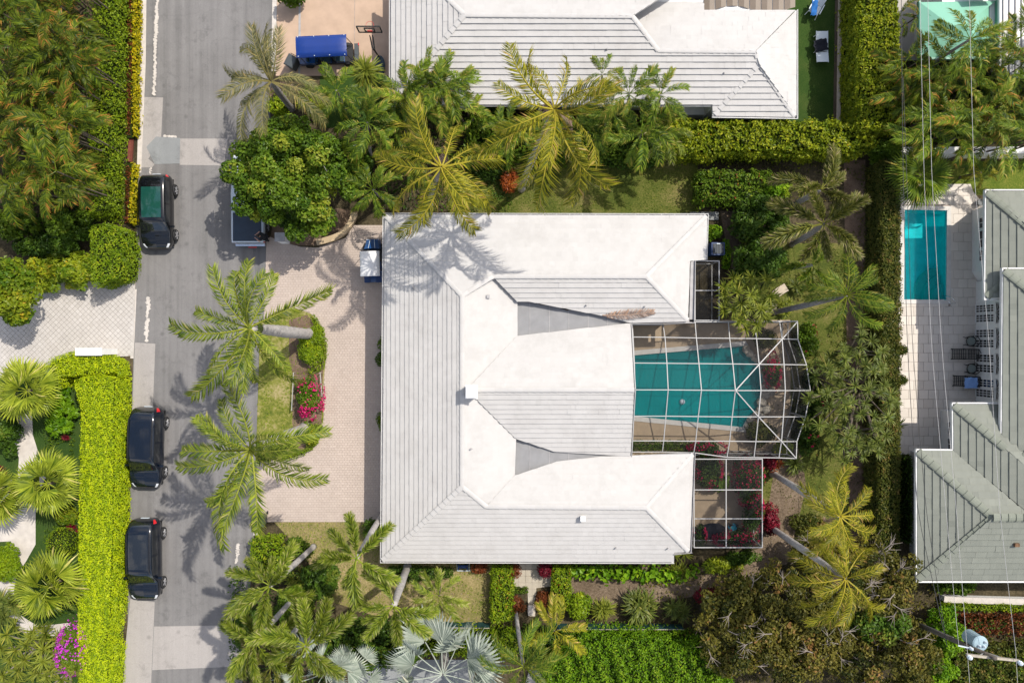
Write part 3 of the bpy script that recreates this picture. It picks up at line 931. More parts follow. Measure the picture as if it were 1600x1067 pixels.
KINDS = {
    'coco': (lambda s: feather(s, 60, 0.22, 0.0125, 1.25, 0.1, 1.2, 0.16, tipdry=0.3, ragged=0.35, rach=0.017), 6),
    'royal': (lambda s: feather(s, 66, 0.20, 0.0135, 1.1, 0.4, 0.9, 0.10, tipdry=0.2, ragged=0.35, rach=0.016), 6),
    'areca': (lambda s: feather(s, 46, 0.25, 0.020, 1.35, 0.45, 1.1, 0.18, dry=0.25 * (s % 6 == 0), tipdry=0.36, ragged=0.3, rach=0.012, rt=0.5), 6),
    'fox': (lambda s: feather(s, 70, 0.25, 0.019, 0.95, 0.4, 0.35, 0.14, plume=True, tipdry=0.3, rach=0.017, ragged=0.35, rt=0.75), 5),
    'fan': (lambda s: fan(s, 22, 3.1, 0.36, 0.030, droop=0.5), 6),
    'bis': (lambda s: fan(s, 22, 2.9, 0.50, 0.022, droop=0.15, split=0.5, cup=0.1), 5),
    'paddle': (lambda s: paddle(s), 4),
}

def palm(label, kind, mat, crown, h, rpx, n=16, az=None, base=None, trunk=0.14, bark='bark_grey', group=None, elev=(0.75, -0.15), name='palm_tree', cat='palm', sprd=0.0,
         shaft=0.0, leaf='frond', lens=None, bulge=1.25, roll=0.35, dead=0):
    """palm: trunk from its foot to the crown; crown=(px,py) at height h; rpx = how far fronds reach in photo pixels.
    az: list of frond directions in degrees, counter-clockwise from the right of the photograph."""
    rng = np.random.default_rng(seed_of(label) + int(crown[0]) * 3 + int(crown[1]))
    c = W(crown[0], crown[1], h)
    b = np.array([c[0] + 0.15 * rng.normal(), c[1] + 0.15 * rng.normal(), 0.0]) if base is None else W(base[0], base[1], 0)
    root = thing(name, label, cat, b, group)
    if trunk:
        t = np.linspace(0, 1, 29)
        pts = b[None] + (c - b)[None] * t[:, None]
        bow = (c - b)[:2]
        pts[:, :2] += (t ** 1.6 - t)[:, None] * bow * 0.55
        r = trunk * np.interp(t, [0, 0.08, 0.5, 1.0], [bulge * 1.15, 1.0, 1.0 * bulge ** 0.5, 0.72]) * (1 + 0.07 * (np.arange(29) % 2))
        tb = MB(); tb.tube(pts, r, 10)
        tb.build('trunk', M[bark], root, smooth=True)
        if shaft:
            sb = MB(); d = nrm(c - pts[-8])
            sb.tube([c - d * shaft, c - d * shaft * 0.5, c + d * 0.15], [trunk * 1.0, trunk * 0.85, trunk * 0.35], 8, tint=0.5)
            sb.build('crown_shaft', M['l_green'], root, smooth=True)
    ms = lib(kind, KINDS[kind][0], KINDS[kind][1], mat)
    R = rpx / ppm(h) * 1.12
    if az is None:
        a0 = rng.random() * 6.283
        A = [a0 + i * 2.399963 + 0.18 * rng.normal() for i in range(n)]
    else:
        A = [math.radians(a) for a in az]
        extra = max(0, n - len(A))
        A += [rng.random() * 6.283 for _ in range(extra)]
    nn = len(A)
    for i, a in enumerate(A):
        f = i / max(1, nn - 1)
        if az is not None:
            el = elev[1] + 0.22 + 0.15 * rng.normal() if i < len(az) else 0.8 + 0.3 * rng.random()
        else:
            el = elev[1] + (elev[0] - elev[1]) * f + 0.13 * rng.normal()
        s = R * (0.85 + 0.25 * rng.random()) * (1.0 if el < 0.6 else 0.85)
        if lens is not None and i < len(lens): s = lens[i] / ppm(h) * 1.10
        off = np.array([math.cos(a), math.sin(a), 0.0]) * (0.06 + sprd * rng.random())
        p = c - b + off + np.array([0, 0, 0.15 * f])
        place(leaf, ms[rng.integers(len(ms))], root, p, (roll * rng.normal(), -el, a), s)
    for i in range(dead):
        dm = lib(kind + '_dead', KINDS[kind][0], 2, 'p_dead')
        a = rng.random() * 6.283
        place(leaf, dm[i % 2], root, c - b - np.array([0, 0, .2]), (0.4 * rng.normal(), 0.75 + 0.2 * rng.random(), a), R * 0.75, 'dry brown hanging frond')
    return root

def clumping(label, kind, mat, px, py, h, rpx, n=14, stems=3, group=None, name='areca_palm', cat='palm', spread_px=12, elev=(0.9, 0.0), leaf='frond', stemr=0.05, bark='bark_brown'):
    """clump of several slender stems each with its own fronds"""
    rng = np.random.default_rng(seed_of(label) + int(px) * 5 + int(py))
    c0 = W(px, py, h)
    b0 = np.array([c0[0], c0[1], 0.0])
    root = thing(name, label, cat, b0, group)
    ms = lib(kind, KINDS[kind][0], KINDS[kind][1], mat)
    R = rpx / ppm(h) * 1.1
    a0 = rng.random() * 6.283
    for s in range(stems):
        a = a0 + s * 6.283 / stems
        o = np.array([math.cos(a), math.sin(a), 0]) * spread_px / ppm(h) * (0.6 + 0.6 * rng.random())
        top = np.array([c0[0], c0[1], h * (0.85 + 0.25 * rng.random())]) + o
        tb = MB(); tb.tube([b0 + o * 0.3, (b0 + top) / 2 + o * 0.2, top], [stemr * 1.2, stemr, stemr * 0.7], 6)
        tb.build('stem', M[bark], root)
        m = n // stems
        for i in range(m):
            f = i / max(1, m - 1)
            az = a + (i * 2.4) + 0.3 * rng.normal()
            el = elev[1] + (elev[0] - elev[1]) * f + 0.15 * rng.normal()
            place(leaf, ms[rng.integers(len(ms))], root, top - b0 + np.array([0, 0, 0.05]), (0.3 * rng.normal(), -el, az), R * (0.8 + 0.35 * rng.random()))
    return root

def tuft(label, mat, px, py, rpx, z=0.0, n=None, wd=0.06, up=0.5, droop=0.9, group=None, name='strap_leaf_plant', cat='plant', nleaf=30, tufts=1, spread_px=0, dry=0.0):
    """low rosette plant(s) with strap leaves: one thing, one or more tufts as parts"""
    rng = np.random.default_rng(seed_of(label) + int(px) + int(py) * 3)
    key = 'rosette_%d_%d_%d' % (nleaf, int(wd * 1000), int(up * 10) + int(droop * 100))
    ms = lib(key, lambda s: rosette(s, nleaf, wd, up, droop, dry), 3, mat)
    b = W(px, py, z)
    root = thing(name, label, cat, (b[0], b[1], 0), group)
    for i in range(tufts):
        a = rng.random() * 6.283; d = spread_px / ppm(z) * math.sqrt(rng.random()) if tufts > 1 else 0
        place('leaf_tuft', ms[rng.integers(len(ms))], root, (d * math.cos(a), d * math.sin(a), z + 0.05 + 0.12 * rng.random()), (0.15 * rng.normal(), 0.15 * rng.normal(), rng.random() * 6.283), rpx / ppm(z) * 1.1 * (0.85 + 0.3 * rng.random()))
    return root

def dragon(label, mat, px, py, rpx, h, n=16, tr=17, group=None, base=None, bark='bark_brown', name='dracaena_tree', nleaf=34, wd=0.075):
    """branching tree with a tuft of strap leaves at the end of every branch"""
    rng = np.random.default_rng(seed_of(label))
    c = W(px, py, h * 0.8)
    b = np.array([c[0], c[1], 0.0]) if base is None else W(base[0], base[1], 0)
    root = thing(name, label, 'tree', b, group)
    ms = lib('dragon_%d' % nleaf, lambda s: rosette(s, nleaf, wd, 0.15, 0.8, 0.0, 0.25), 4, mat)
    R = rpx / ppm(h)
    fork = np.array([b[0], b[1], h * 0.35])
    tb = MB(); tb.tube([b, fork], [0.14, 0.11], 7); tb.build('trunk', M[bark], root)
    for i in range(n):
        a = i * 2.399 + 0.3 * rng.normal()
        r = R * math.sqrt((i + 0.5) / n)
        q = np.array([c[0] + r * math.cos(a), c[1] + r * math.sin(a), h * (1.0 - 0.28 * (r / R) ** 2 + 0.08 * rng.normal())])
        bb = MB(); mid = fork + (q - fork) * 0.55 + [0, 0, -0.1]
        bb.tube([fork, mid, q], [0.07, 0.05, 0.03], 5); bb.build('branch', M[bark], root)
        lean = 0.45 * r / R
        place('leaf_tuft', ms[rng.integers(len(ms))], root, q - b, (-lean * math.sin(a) * 1.0, lean * math.cos(a), rng.random() * 6.283), tr / ppm(h) * 1.15 * (0.85 + 0.3 * rng.random()))
    return root

def ground_cover(name, poly_px, mat, dens=30, L=0.16, Wd=0.07, h=0.12, up=0.6, label=None, clumpy=0.0, thr=-2):
    """low growth nobody could count: short leaves scattered over the ground"""
    rng = np.random.default_rng(seed_of(str(poly_px[0]) + mat + name))
    P = WP(poly_px, 0)[:, :2]
    p = scatter(P, int(area(P) * dens), rng)
    if thr > -2:
        p = p[wob(p[:, 0], p[:, 1], 7, 2.2) > thr]
    n = len(p)
    w = wob(p[:, 0], p[:, 1], 13, 1.6)
    C = np.column_stack([p, h * (0.3 + 0.7 * rng.random(n)) + clumpy * np.clip(w, 0, 1)])
    mb = MB()
    leaf_quads(mb, C, rand_tilt(np.tile([0, 0, 1.0], (n, 1)), up, rng), L * (0.6 + 0.8 * rng.random(n)), Wd, rng, np.clip(0.4 + 0.2 * w + 0.22 * rng.normal(size=n), 0, 1))
    o = mb.build(name, M[mat]); o['kind'] = 'stuff'
    o['label'] = label or name.replace('_', ' ')
    return o
# ------------------------------------------------------------------ ground, road, drives, lawns, pools
MAIN_POOL = [(972, 556), (991, 555), (1161, 540.6), (1163, 544), (1169, 556), (1179, 565), (1187, 571), (1190, 587), (1193, 602), (1191, 617), (1187, 632),
             (1179, 644), (1167, 653), (1160, 667), (991, 650), (972, 649)]
EAST_POOL = [(1413, 328), (1479, 329), (1478, 468.5), (1412, 468)]
pm, pe = WP(MAIN_POOL), WP(EAST_POOL)
big = np.array([[-160, -160], [160, -160], [160, 160], [-160, 160]], float)
g = MB(); g.sheet([big, pm, pe], 0.0)
structure('ground', g, M['soil'], 'dark soil and leaf litter under the gardens')

def sheet(name, poly, z, mat, label=None, holes=()):
    mb = MB(); mb.sheet([WP(poly)] + [WP(h) for h in holes], z)
    return structure(name, mb, M[mat] if isinstance(mat, str) else mat, label)

# lawns and bare ground
sheet('lawn', [(700, 240), (1090, 240), (1090, 345), (700, 345)], 0.010, 'lawn_mixed', 'shaded lawn behind the white house')
sheet('lawn', [(500, 112), (640, 112), (640, 200), (500, 200)], 0.010, 'lawn_turf', 'small green lawn below the peach driveway')
sheet('lawn', [(1225, -60), (1320, -60), (1320, 205), (1225, 205)], 0.010, 'lawn_turf', 'deep green turf beside the north house')
sheet('lawn', [(425, 812), (620, 812), (620, 870), (790, 870), (790, 972), (640, 980), (520, 940), (470, 860)], 0.010, 'lawn_dry', 'dry brown lawn at the south-west corner of the white house')
sheet('lawn', [(1180, 690), (1352, 690), (1352, 830), (1270, 850), (1180, 800)], 0.012, 'lawn_mixed', 'patchy lawn under the leaning palms')
sheet('lawn', [(1190, 380), (1352, 380), (1352, 690), (1230, 690), (1190, 500)], 0.010, 'lawn_mixed', 'worn lawn between the pool cage and the east hedge')
sheet('lawn', [(1400, 252), (1680, 252), (1680, 305), (1400, 305)], 0.010, 'lawn_green', 'lawn strip north of the rectangular pool')
sheet('dirt_path', [(870, 885), (1100, 885), (1190, 855), (1215, 700), (1250, 700), (1260, 760), (1230, 880), (1120, 925), (1000, 945), (870, 945)], 0.016, 'dirt', 'bare dirt strip south of the white house')
sheet('dirt_path', [(1125, 330), (1150, 330), (1160, 400), (1185, 470), (1160, 480), (1138, 400)], 0.016, 'dirt', 'narrow dirt path beside the dark shrubs')
sheet('dirt_path', [(1318, 250), (1352, 250), (1352, 860), (1328, 860)], 0.018, 'bed', 'bare strip along the foot of the east hedge')
sheet('planting_bed', [(430, 330), (480, 320), (560, 330), (548, 362), (500, 384), (420, 384)], 0.012, 'bed', 'planting bed inside the curved low wall')
sheet('garden_ground', [(-80, 560), (130, 560), (130, 1130), (-80, 1130)], 0.010, 'lawn_turf', 'green ground of the west garden')

# road
RL = [(224, -80), (222, 0), (216, 250), (212, 455), (207, 600), (203, 800), (199, 1000), (190, 1140)]
RR = [(372, 1140), (385, 1000), (398, 820), (408, 600), (415, 440), (420, 250), (424, 110), (428, 0), (430, -80)]
sheet('road', RL + RR, 0.014, 'asphalt', 'worn grey residential road')
def patch(poly, mat='concrete', label='pale concrete patch in the road', z=0.020, name='road_patch'):
    return sheet(name, poly, z, mat, label)
patch([(225, 152), (255, 153), (252, 216), (245, 229), (223, 262), (221, 200)])
patch([(229, 230), (244, 214), (282, 216), (281, 256), (242, 257)], 'concrete_blue', 'bluish grey patch in the road', 0.028)
patch([(281, 217), (356, 217), (350, 259), (281, 258)])
patch([(222, 240), (242, 257), (238, 262), (220, 262)], z=0.024)
patch([(211, 535), (243, 537), (239, 640), (207, 640)])
patch([(204, 935), (242, 940), (237, 1050), (234, 1140), (188, 1140), (197, 1000)])
patch([(241, 978), (372, 976), (390, 1000), (386, 1040), (238, 1046)], z=0.024)
patch([(396, 130), (424, 120), (421, 235), (402, 240)], 'asphalt_shade', 'painted palm and tree shade along the road edge', 0.020)  # palm and tree shade painted as a dark strip on the road
patch([(399, 250), (419, 250), (414, 455), (404, 470), (396, 400)], 'asphalt_shade', 'painted tree shade on the road beside the driveway', 0.020)  # tree shade laid on the road as a darker sheet
# kerb ribbons
sheet('kerb_ribbon', [(222, -80), (230, -80), (228, 100), (221, 270), (214, 270), (219, 100)], 0.030, 'kerb', 'flat pale kerb along the west side of the road')
sheet('kerb_ribbon', [(209, 452), (214, 452), (209, 560), (204, 560)], 0.030, 'kerb', 'flat pale kerb across the white paver drive')
sheet('kerb_ribbon', [(417, 372), (424, 374), (421, 500), (414, 500)], 0.034, 'kerb', 'flat pale kerb at the driveway mouth')
sheet('kerb_ribbon', [(427, -80), (434, -80), (431, 112), (424, 112)], 0.034, 'kerb', 'flat pale kerb beside the peach driveway')
sheet('kerb_ribbon', [(402, 742), (410, 742), (404, 836), (396, 836)], 0.034, 'kerb', 'flat pale kerb at the south driveway mouth')
def ragged_line(x0, y0, x1, y1, w, seed, label):
    rng = np.random.default_rng(seed)
    mb = MB()
    n = max(3, int(math.hypot(x1 - x0, y1 - y0) / 1.7))
    for i in range(n):
        f = (i + 0.5) / n
        cx, cy = x0 + (x1 - x0) * f + wob(f * 60, 0.0, seed, 9.0) + rng.normal() * 0.6, y0 + (y1 - y0) * f
        ww = w * (0.25 + 0.5 * rng.random() + 0.3 * (1 + wob(f * 60, 3.0, seed + 1, 14.0)))
        k = 9
        pts = [(cx + ww * 0.5 * math.cos(a) * (0.7 + 0.5 * rng.random()), cy + (1.2 + 1.2 * (i % 3 == 0)) * math.sin(a) * (0.7 + 0.5 * rng.random())) for a in np.arange(k) / k * 6.283]
        mb.sheet([WP(pts)], 0.0225 + 0.0004 * i)
    o = structure('road_marking', mb, M['kerb'], label)
ragged_line(247, -40, 241, 150, 6, 4, 'worn white paint line along the road')
ragged_line(232, 465, 229, 533, 7, 5, 'faded stretch of white paint on the road')
ragged_line(236, 262, 235, 272, 4, 6, 'last trace of white paint by the patch')
ragged_line(372, 850, 369, 880, 5, 7, 'white paint scuff near the hedge')
ragged_line(258, 213, 276, 214, 6, 8, 'white scuff along the patch edge')

# pavers, each its own low block
def clip_rect(poly, u0, u1, v0, v1):
    def cut(P, ax, lim, keep_gt):
        out = []
        n = len(P)
        for i in range(n):
            a, b = P[i], P[(i + 1) % n]
            ia = a[ax] >= lim if keep_gt else a[ax] <= lim
            ib = b[ax] >= lim if keep_gt else b[ax] <= lim
            if ia: out.append(a)
            if ia != ib:
                f = (lim - a[ax]) / (b[ax] - a[ax])
                out.append((a[0] + (b[0] - a[0]) * f, a[1] + (b[1] - a[1]) * f))
        return out
    P = [tuple(p) for p in poly]
    for ax, lim, g_ in ((0, u0, True), (0, u1, False), (1, v0, True), (1, v1, False)):
        P = cut(P, ax, lim, g_)
        if len(P) < 3: return None
    return P

def pavers(poly, pw, ph, rot=0.0, stagger=0.5, seed=1, gap=0.008, holes=(), block=None):
    """centres of whole pavers, and the outlines of those cut at the edge (world coordinates)"""
    rng = np.random.default_rng(seed)
    P = WP(poly)[:, :2]; H = [WP(h)[:, :2] for h in holes]
    cs, sn = math.cos(rot), math.sin(rot)
    R = np.array([[cs, sn], [-sn, cs]])            # world -> local
    Q = P @ R.T
    lo, hi = Q.min(0), Q.max(0)
    nv = int((hi[1] - lo[1]) / ph) + 2; nu = int((hi[0] - lo[0]) / pw) + 3
    ii, jj = np.meshgrid(np.arange(nv), np.arange(-1, nu), indexing='ij')
    cu = (lo[0] + (jj + 0.5 + (ii % 2) * stagger) * pw).ravel(); cv = (lo[1] + (ii + 0.5) * ph).ravel()
    c = np.column_stack([cu, cv])
    full = np.ones(len(c), bool); some = np.zeros(len(c), bool); hole = np.zeros(len(c), bool)
    for dx, dy in ((-1, -1), (1, -1), (1, 1), (-1, 1)):
        w = (c + [dx * (pw - gap) / 2, dy * (ph - gap) / 2]) @ R
        i = inside(w, P)
        full &= i; some |= i
    for h in H: hole |= inside(c @ R, h)
    cuts = []
    if block is not None:                            # keep clear of an upright rectangle (x0, x1, y0, y1)
        bx0, bx1, by0, by1 = block
        for k in range(len(c)):
            x0, x1, y0, y1 = c[k][0] - (pw - gap) / 2, c[k][0] + (pw - gap) / 2, c[k][1] - (ph - gap) / 2, c[k][1] + (ph - gap) / 2
            if x1 <= bx0 or x0 >= bx1 or y1 <= by0 or y0 >= by1: continue
            was = full[k]; full[k] = False; some[k] = False
            best = max(((x0, min(x1, bx0), y0, y1), (max(x0, bx1), x1, y0, y1), (x0, x1, y0, min(y1, by0)), (x0, x1, max(y0, by1), y1)), key=lambda q: max(0, q[1] - q[0]) * max(0, q[3] - q[2]))
            if was and best[1] - best[0] > 0.05 and best[3] - best[2] > 0.05:
                cuts.append(np.array([[best[0], best[2]], [best[1], best[2]], [best[1], best[3]], [best[0], best[3]]]))
    for k in np.nonzero(some & ~full & ~hole)[0]:
        q = clip_rect(Q, c[k][0] - (pw - gap) / 2, c[k][0] + (pw - gap) / 2, c[k][1] - (ph - gap) / 2, c[k][1] + (ph - gap) / 2)
        if q is not None and area(np.array(q)) > 0.1 * pw * ph: cuts.append(np.array(q) @ R)
    return (c @ R)[full & ~hole], cuts, rng

def paver_mass(name, parent, mat, poly, pw, ph, z, thick, lift=0.003, **kw):
    rot = kw.get('rot', 0.0)
    c, cuts, rng = pavers(poly, pw, ph, **kw)
    n = len(c); gap = kw.get('gap', 0.008)
    cs, sn = math.cos(rot), math.sin(rot)
    ux = np.array([cs, sn]) * (pw - gap) / 2; uy = np.array([-sn, cs]) * (ph - gap) / 2
    zt = z + thick + lift * rng.normal(size=n)
    top = np.stack([c - ux - uy, c + ux - uy, c + ux + uy, c - ux + uy], 1)
    v = np.concatenate([np.concatenate([top, np.repeat(zt[:, None, None], 4, 1)], 2), np.concatenate([top, np.full((n, 4, 1), z)], 2)], 1).reshape(-1, 3)
    i = np.arange(n)[:, None] * 8
    mb = MB()
    f = np.concatenate([i + np.array([[0, 1, 2, 3]])] + [i + np.array([[4 + a, 4 + (a + 1) % 4, (a + 1) % 4, a]]) for a in range(4)])
    t = np.clip(0.5 + 0.22 * rng.normal(size=n), 0, 1)
    mb.add(v, f, np.repeat(t, 8))
    for q in cuts: mb.prism(q, z, z + thick, float(np.clip(0.5 + 0.22 * rng.normal(), 0, 1)), bottom=False)
    o = mb.build(name, M[mat], parent); o['kind'] = 'stuff'
    return o

def cut_pavers(parent, cuts, z, th, mat, rng):
    for q in cuts:
        mb = MB(); mb.prism(q, z, z + th, float(0.15 + 0.7 * rng.random()), bottom=False); mb.build('paver', M[mat], parent)

ISLAND = [(407, 505), (432, 486), (462, 482), (486, 490), (503, 512), (511, 545), (508, 575), (505, 610), (506, 650), (503, 680), (490, 700), (466, 712), (440, 719), (400, 722), (404, 600)]
DRIVE = [(417, 368), (440, 378), (470, 386), (497, 387), (540, 372), (553, 352), (618, 352), (618, 815), (440, 815), (398, 815), (402, 720), (412, 520)]
dr = sheet('driveway', DRIVE, 0.020, 'mortar', 'pink paver driveway curving round the planted island')
paver_mass('paver', dr, 'paver_pink', DRIVE, 0.205, 0.155, 0.020, 0.03, holes=[ISLAND], seed=3)
sheet('island_verge', ISLAND, 0.052, 'verge', 'grassy island between the driveway and the road')
sheet('planting_bed', [(452, 500), (480, 492), (500, 515), (508, 548), (503, 610), (503, 672), (490, 695), (466, 706), (457, 660), (459, 590), (452, 560)], 0.057, 'bed', 'bare bed under the island shrubs')
WDRIVE = [(-80, 440), (30, 440), (212, 440), (209, 556), (130, 560), (60, 575), (-80, 610)]
wd = sheet('driveway', WDRIVE, 0.018, 'mortar', 'white paver driveway west of the road')
paver_mass('paver', wd, 'paver_white', WDRIVE, 0.24, 0.24, 0.018, 0.03, rot=math.radians(45), stagger=0.0, seed=5, gap=0.012)
pd = sheet('driveway', [(434, -80), (612, -80), (612, 119), (431, 119)], 0.018, 'peach', 'peach concrete driveway beside the north house')
for xx in (469.0, 555.0):
    mb = MB(); a, b = W(xx, -80, 0.024), W(xx - 1.5, 118, 0.024)
    mb.bar(a, b, 0.13 if xx < 500 else 0.03, 0.012); o = mb.build('drain_strip' if xx < 500 else 'joint', M['grey_metal'] if xx < 500 else M['mortar'], pd)
# west garden path
sheet('garden_path', [(22, 640), (50, 640), (52, 680), (62, 712), (75, 740), (60, 770), (56, 800), (56, 850), (42, 875), (26, 900), (22, 925), (32, 960), (60, 978), (110, 972), (110, 996), (56, 998), (20, 975), (-6, 930), (10, 880), (18, 845), (-80, 850), (-80, 800), (5, 780), (28, 750), (30, 715), (22, 690)], 0.030, 'path', 'curving pale path through the west garden')
# entry walk
EW = [(800, 872), (862, 872), (862, 915), (838, 918), (836, 962), (826, 962), (824, 918), (800, 915)]
ew = sheet('entry_walk', EW, 0.020, 'mortar', 'stone slab walk to the front entry')
c, cuts, rng = pavers(EW, 0.42, 0.42, stagger=0.0, seed=8)
cut_pavers(ew, cuts, 0.02, 0.03, 'paver_entry', rng)
SLAB = {}
def slab_mesh(pw, ph, th, mat, k):
    key = (pw, ph, th, mat, k)
    if key not in SLAB:
        r = np.random.default_rng(k * 7 + 1)
        mb = MB(); w, h = pw / 2 - 0.008, ph / 2 - 0.008; b = 0.012; t = 0.15 + 0.7 * r.random()
        v = [[-w, -h, 0], [w, -h, 0], [w, h, 0], [-w, h, 0], [-w, -h, th - .006], [w, -h, th - .006], [w, h, th - .006], [-w, h, th - .006],
             [-w + b, -h + b, th], [w - b, -h + b, th], [w - b, h - b, th], [-w + b, h - b, th]]
        f = [[8, 9, 10, 11]] + [[i, (i + 1) % 4, 4 + (i + 1) % 4, 4 + i] for i in range(4)] + [[4 + i, 4 + (i + 1) % 4, 8 + (i + 1) % 4, 8 + i] for i in range(4)]
        mb.add(v, f, t)
        me = mb.mesh('paver'); me.materials.append(M[mat]); SLAB[key] = me
    return SLAB[key]
for q in c:
    place('paver', slab_mesh(0.42, 0.42, 0.03, 'paver_entry', int(rng.integers(6))), ew, (q[0], q[1], 0.020 + 0.002 * rng.normal()), (0, 0, 0.01 * rng.normal()))
# east patio
PATIO = [(1404, 288), (1516, 288), (1520, 300), (1545, 330), (1545, 710), (1404, 710)]
pt = sheet('patio', PATIO, 0.012, 'mortar', 'cream stone patio round the rectangular pool', holes=[EAST_POOL])
EP2 = [(1406, 320), (1486, 321), (1486, 476), (1405, 475)]
c, cuts, rng = pavers(PATIO, 0.62, 0.58, stagger=0.5, seed=9, block=(W(1407, 0)[0], W(1485, 0)[0], W(0, 475)[1], W(0, 321)[1]))
cut_pavers(pt, cuts, 0.012, 0.035, 'paver_patio', rng)
for q in c:
    place('paver', slab_mesh(0.62, 0.58, 0.035, 'paver_patio', int(rng.integers(9))), pt, (q[0], q[1], 0.012 + 0.002 * rng.normal()), (0, 0, 0.005 * rng.normal()))
# terrace of the north-east house
sheet('terrace', [(1395, -80), (1480, -80), (1480, 95), (1395, 95)], 0.02, 'paver_white', 'white terrace beside the mint roof')
# paved corner at the bottom edge
sheet('paved_court', [(560, 1030), (740, 1030), (740, 1140), (560, 1140)], 0.014, 'concrete_blue', 'grey paved court below the silver palm')
sheet('paved_court', [(830, 1035), (880, 1035), (900, 1140), (800, 1140)], 0.014, 'path', 'pale paving below the pale-trunked palm')

# --- pools
def pool(label, outline, mat_shell, mat_water, depth, wl, cop, copmat='coping', lab2=''):
    P = WP(outline)[:, :2]
    a = np.sum(P[:, 0] * np.roll(P[:, 1], -1) - np.roll(P[:, 0], -1) * P[:, 1])
    if a < 0: P = P[::-1]
    c = P.mean(0)
    root = thing('swimming_pool', label, 'pool', (c[0], c[1], 0))
    n = len(P)
    mb = MB()
    lo = np.column_stack([P, np.full(n, -depth)]); hi = np.column_stack([P, np.full(n, 0.035)])
    mb.add(np.vstack([lo, hi]), [[(i + 1) % n, i, n + i, n + (i + 1) % n] for i in range(n)] + tess([P]), 0.5)
    mb.build('shell', M[mat_shell], root)
    w = MB(); w.sheet([inset(P, 0.004)], wl)
    # a finer water sheet keeps ripples even
    w.build('water', M[mat_water], root)
    o = inset(P, -cop)
    cb = MB()
    lo_, hi_ = np.column_stack([o, np.full(n, 0.0)]), np.column_stack([o, np.full(n, 0.06)])
    inn = np.column_stack([P, np.full(n, 0.06)]); inl = np.column_stack([P, np.full(n, 0.0)])
    f = []
    for i in range(n):
        j = (i + 1) % n
        f += [[i, j, n + j, n + i], [n + i, n + j, 2 * n + j, 2 * n + i], [2 * n + i, 2 * n + j, 3 * n + j, 3 * n + i]]
    cb.add(np.vstack([lo_, hi_, inn, inl]), f)
    cb.build('coping', M[copmat], root)
    return root
mp = pool('teal tapering pool under the large white screen cage', MAIN_POOL, 'shell_teal', 'water_main', 1.5, -0.08, 0.30)
ep = pool('rectangular turquoise pool on the cream patio', EAST_POOL, 'shell_east', 'water_east', 1.4, -0.08, 0.26)
# curved steps in the south-east corner of the east pool
for r, zt in ((1.55, -0.95), (1.15, -0.62), (0.75, -0.30)):
    cc = W(1478, 468, 0)
    an = np.linspace(math.pi / 2, math.pi, 12)
    pts = [(cc[0] - 0.01, cc[1] + 0.01)] + [(cc[0] - 0.01 + r * math.cos(a) * 0.95, cc[1] + 0.01 + r * math.sin(a) * 1.35) for a in an]
    mb = MB(); mb.prism(pts, -1.38, zt); mb.build('step', M['step_plaster'], ep)
for s in (-1, 1):
    mb = MB(); a = W(1466 + s * 3, 466 - s * 2.5, -0.3)
    b = W(1480 + s * 3, 477 - s * 2.5, 0.0)
    up = np.array([0, 0, 0.85]); m1 = a + (b - a) * 0.2; 
    mb.tube([a, a + up * 0.8, m1 + up * 1.2, b * 0.6 + a * 0.4 + up * 1.15, b + up * 0.9, b], 0.022, 6)
    mb.build('handrail', M['chrome'], ep)
# deck under the cages
DECK = [(905, 500), (1235, 500), (1235, 712), (1186, 712), (1186, 850), (905, 850)]
sheet('pool_deck', DECK, 0.020, 'deck', 'beige pool deck under the screen cages', holes=[[tuple(q) for q in MAIN_POOL]])
# ------------------------------------------------------------------ roofs and houses
SLOPE = 5 / 12.0
DIRS = {'N': (0, 1), 'S': (0, -1), 'E': (1, 0), 'W': (-1, 0)}
class Plane:
    """sloping roof plane: passes through the place seen at (px,py) at height z and falls towards d"""
    def __init__(s, px, py, z, d, slope=SLOPE):
        s.p0 = W(px, py, z); s.d = np.array(DIRS[d]); s.s = slope
    def at(s, px, py):
        dx, dy = (px - 800.0) / FPX, -(py - 533.5) / FPX
        # 50 - t = z0 - s*((t dx - x0) d0 + (t dy - y0) d1)
        k = s.s * (dx * s.d[0] + dy * s.d[1])
        t = (CAM_H - s.p0[2] - s.s * (s.p0[0] * s.d[0] + s.p0[1] * s.d[1])) / (1 - k)
        return np.array([dx * t, dy * t, CAM_H - t])
    def poly(s, pts):
        return np.array([s.at(*p) for p in pts])

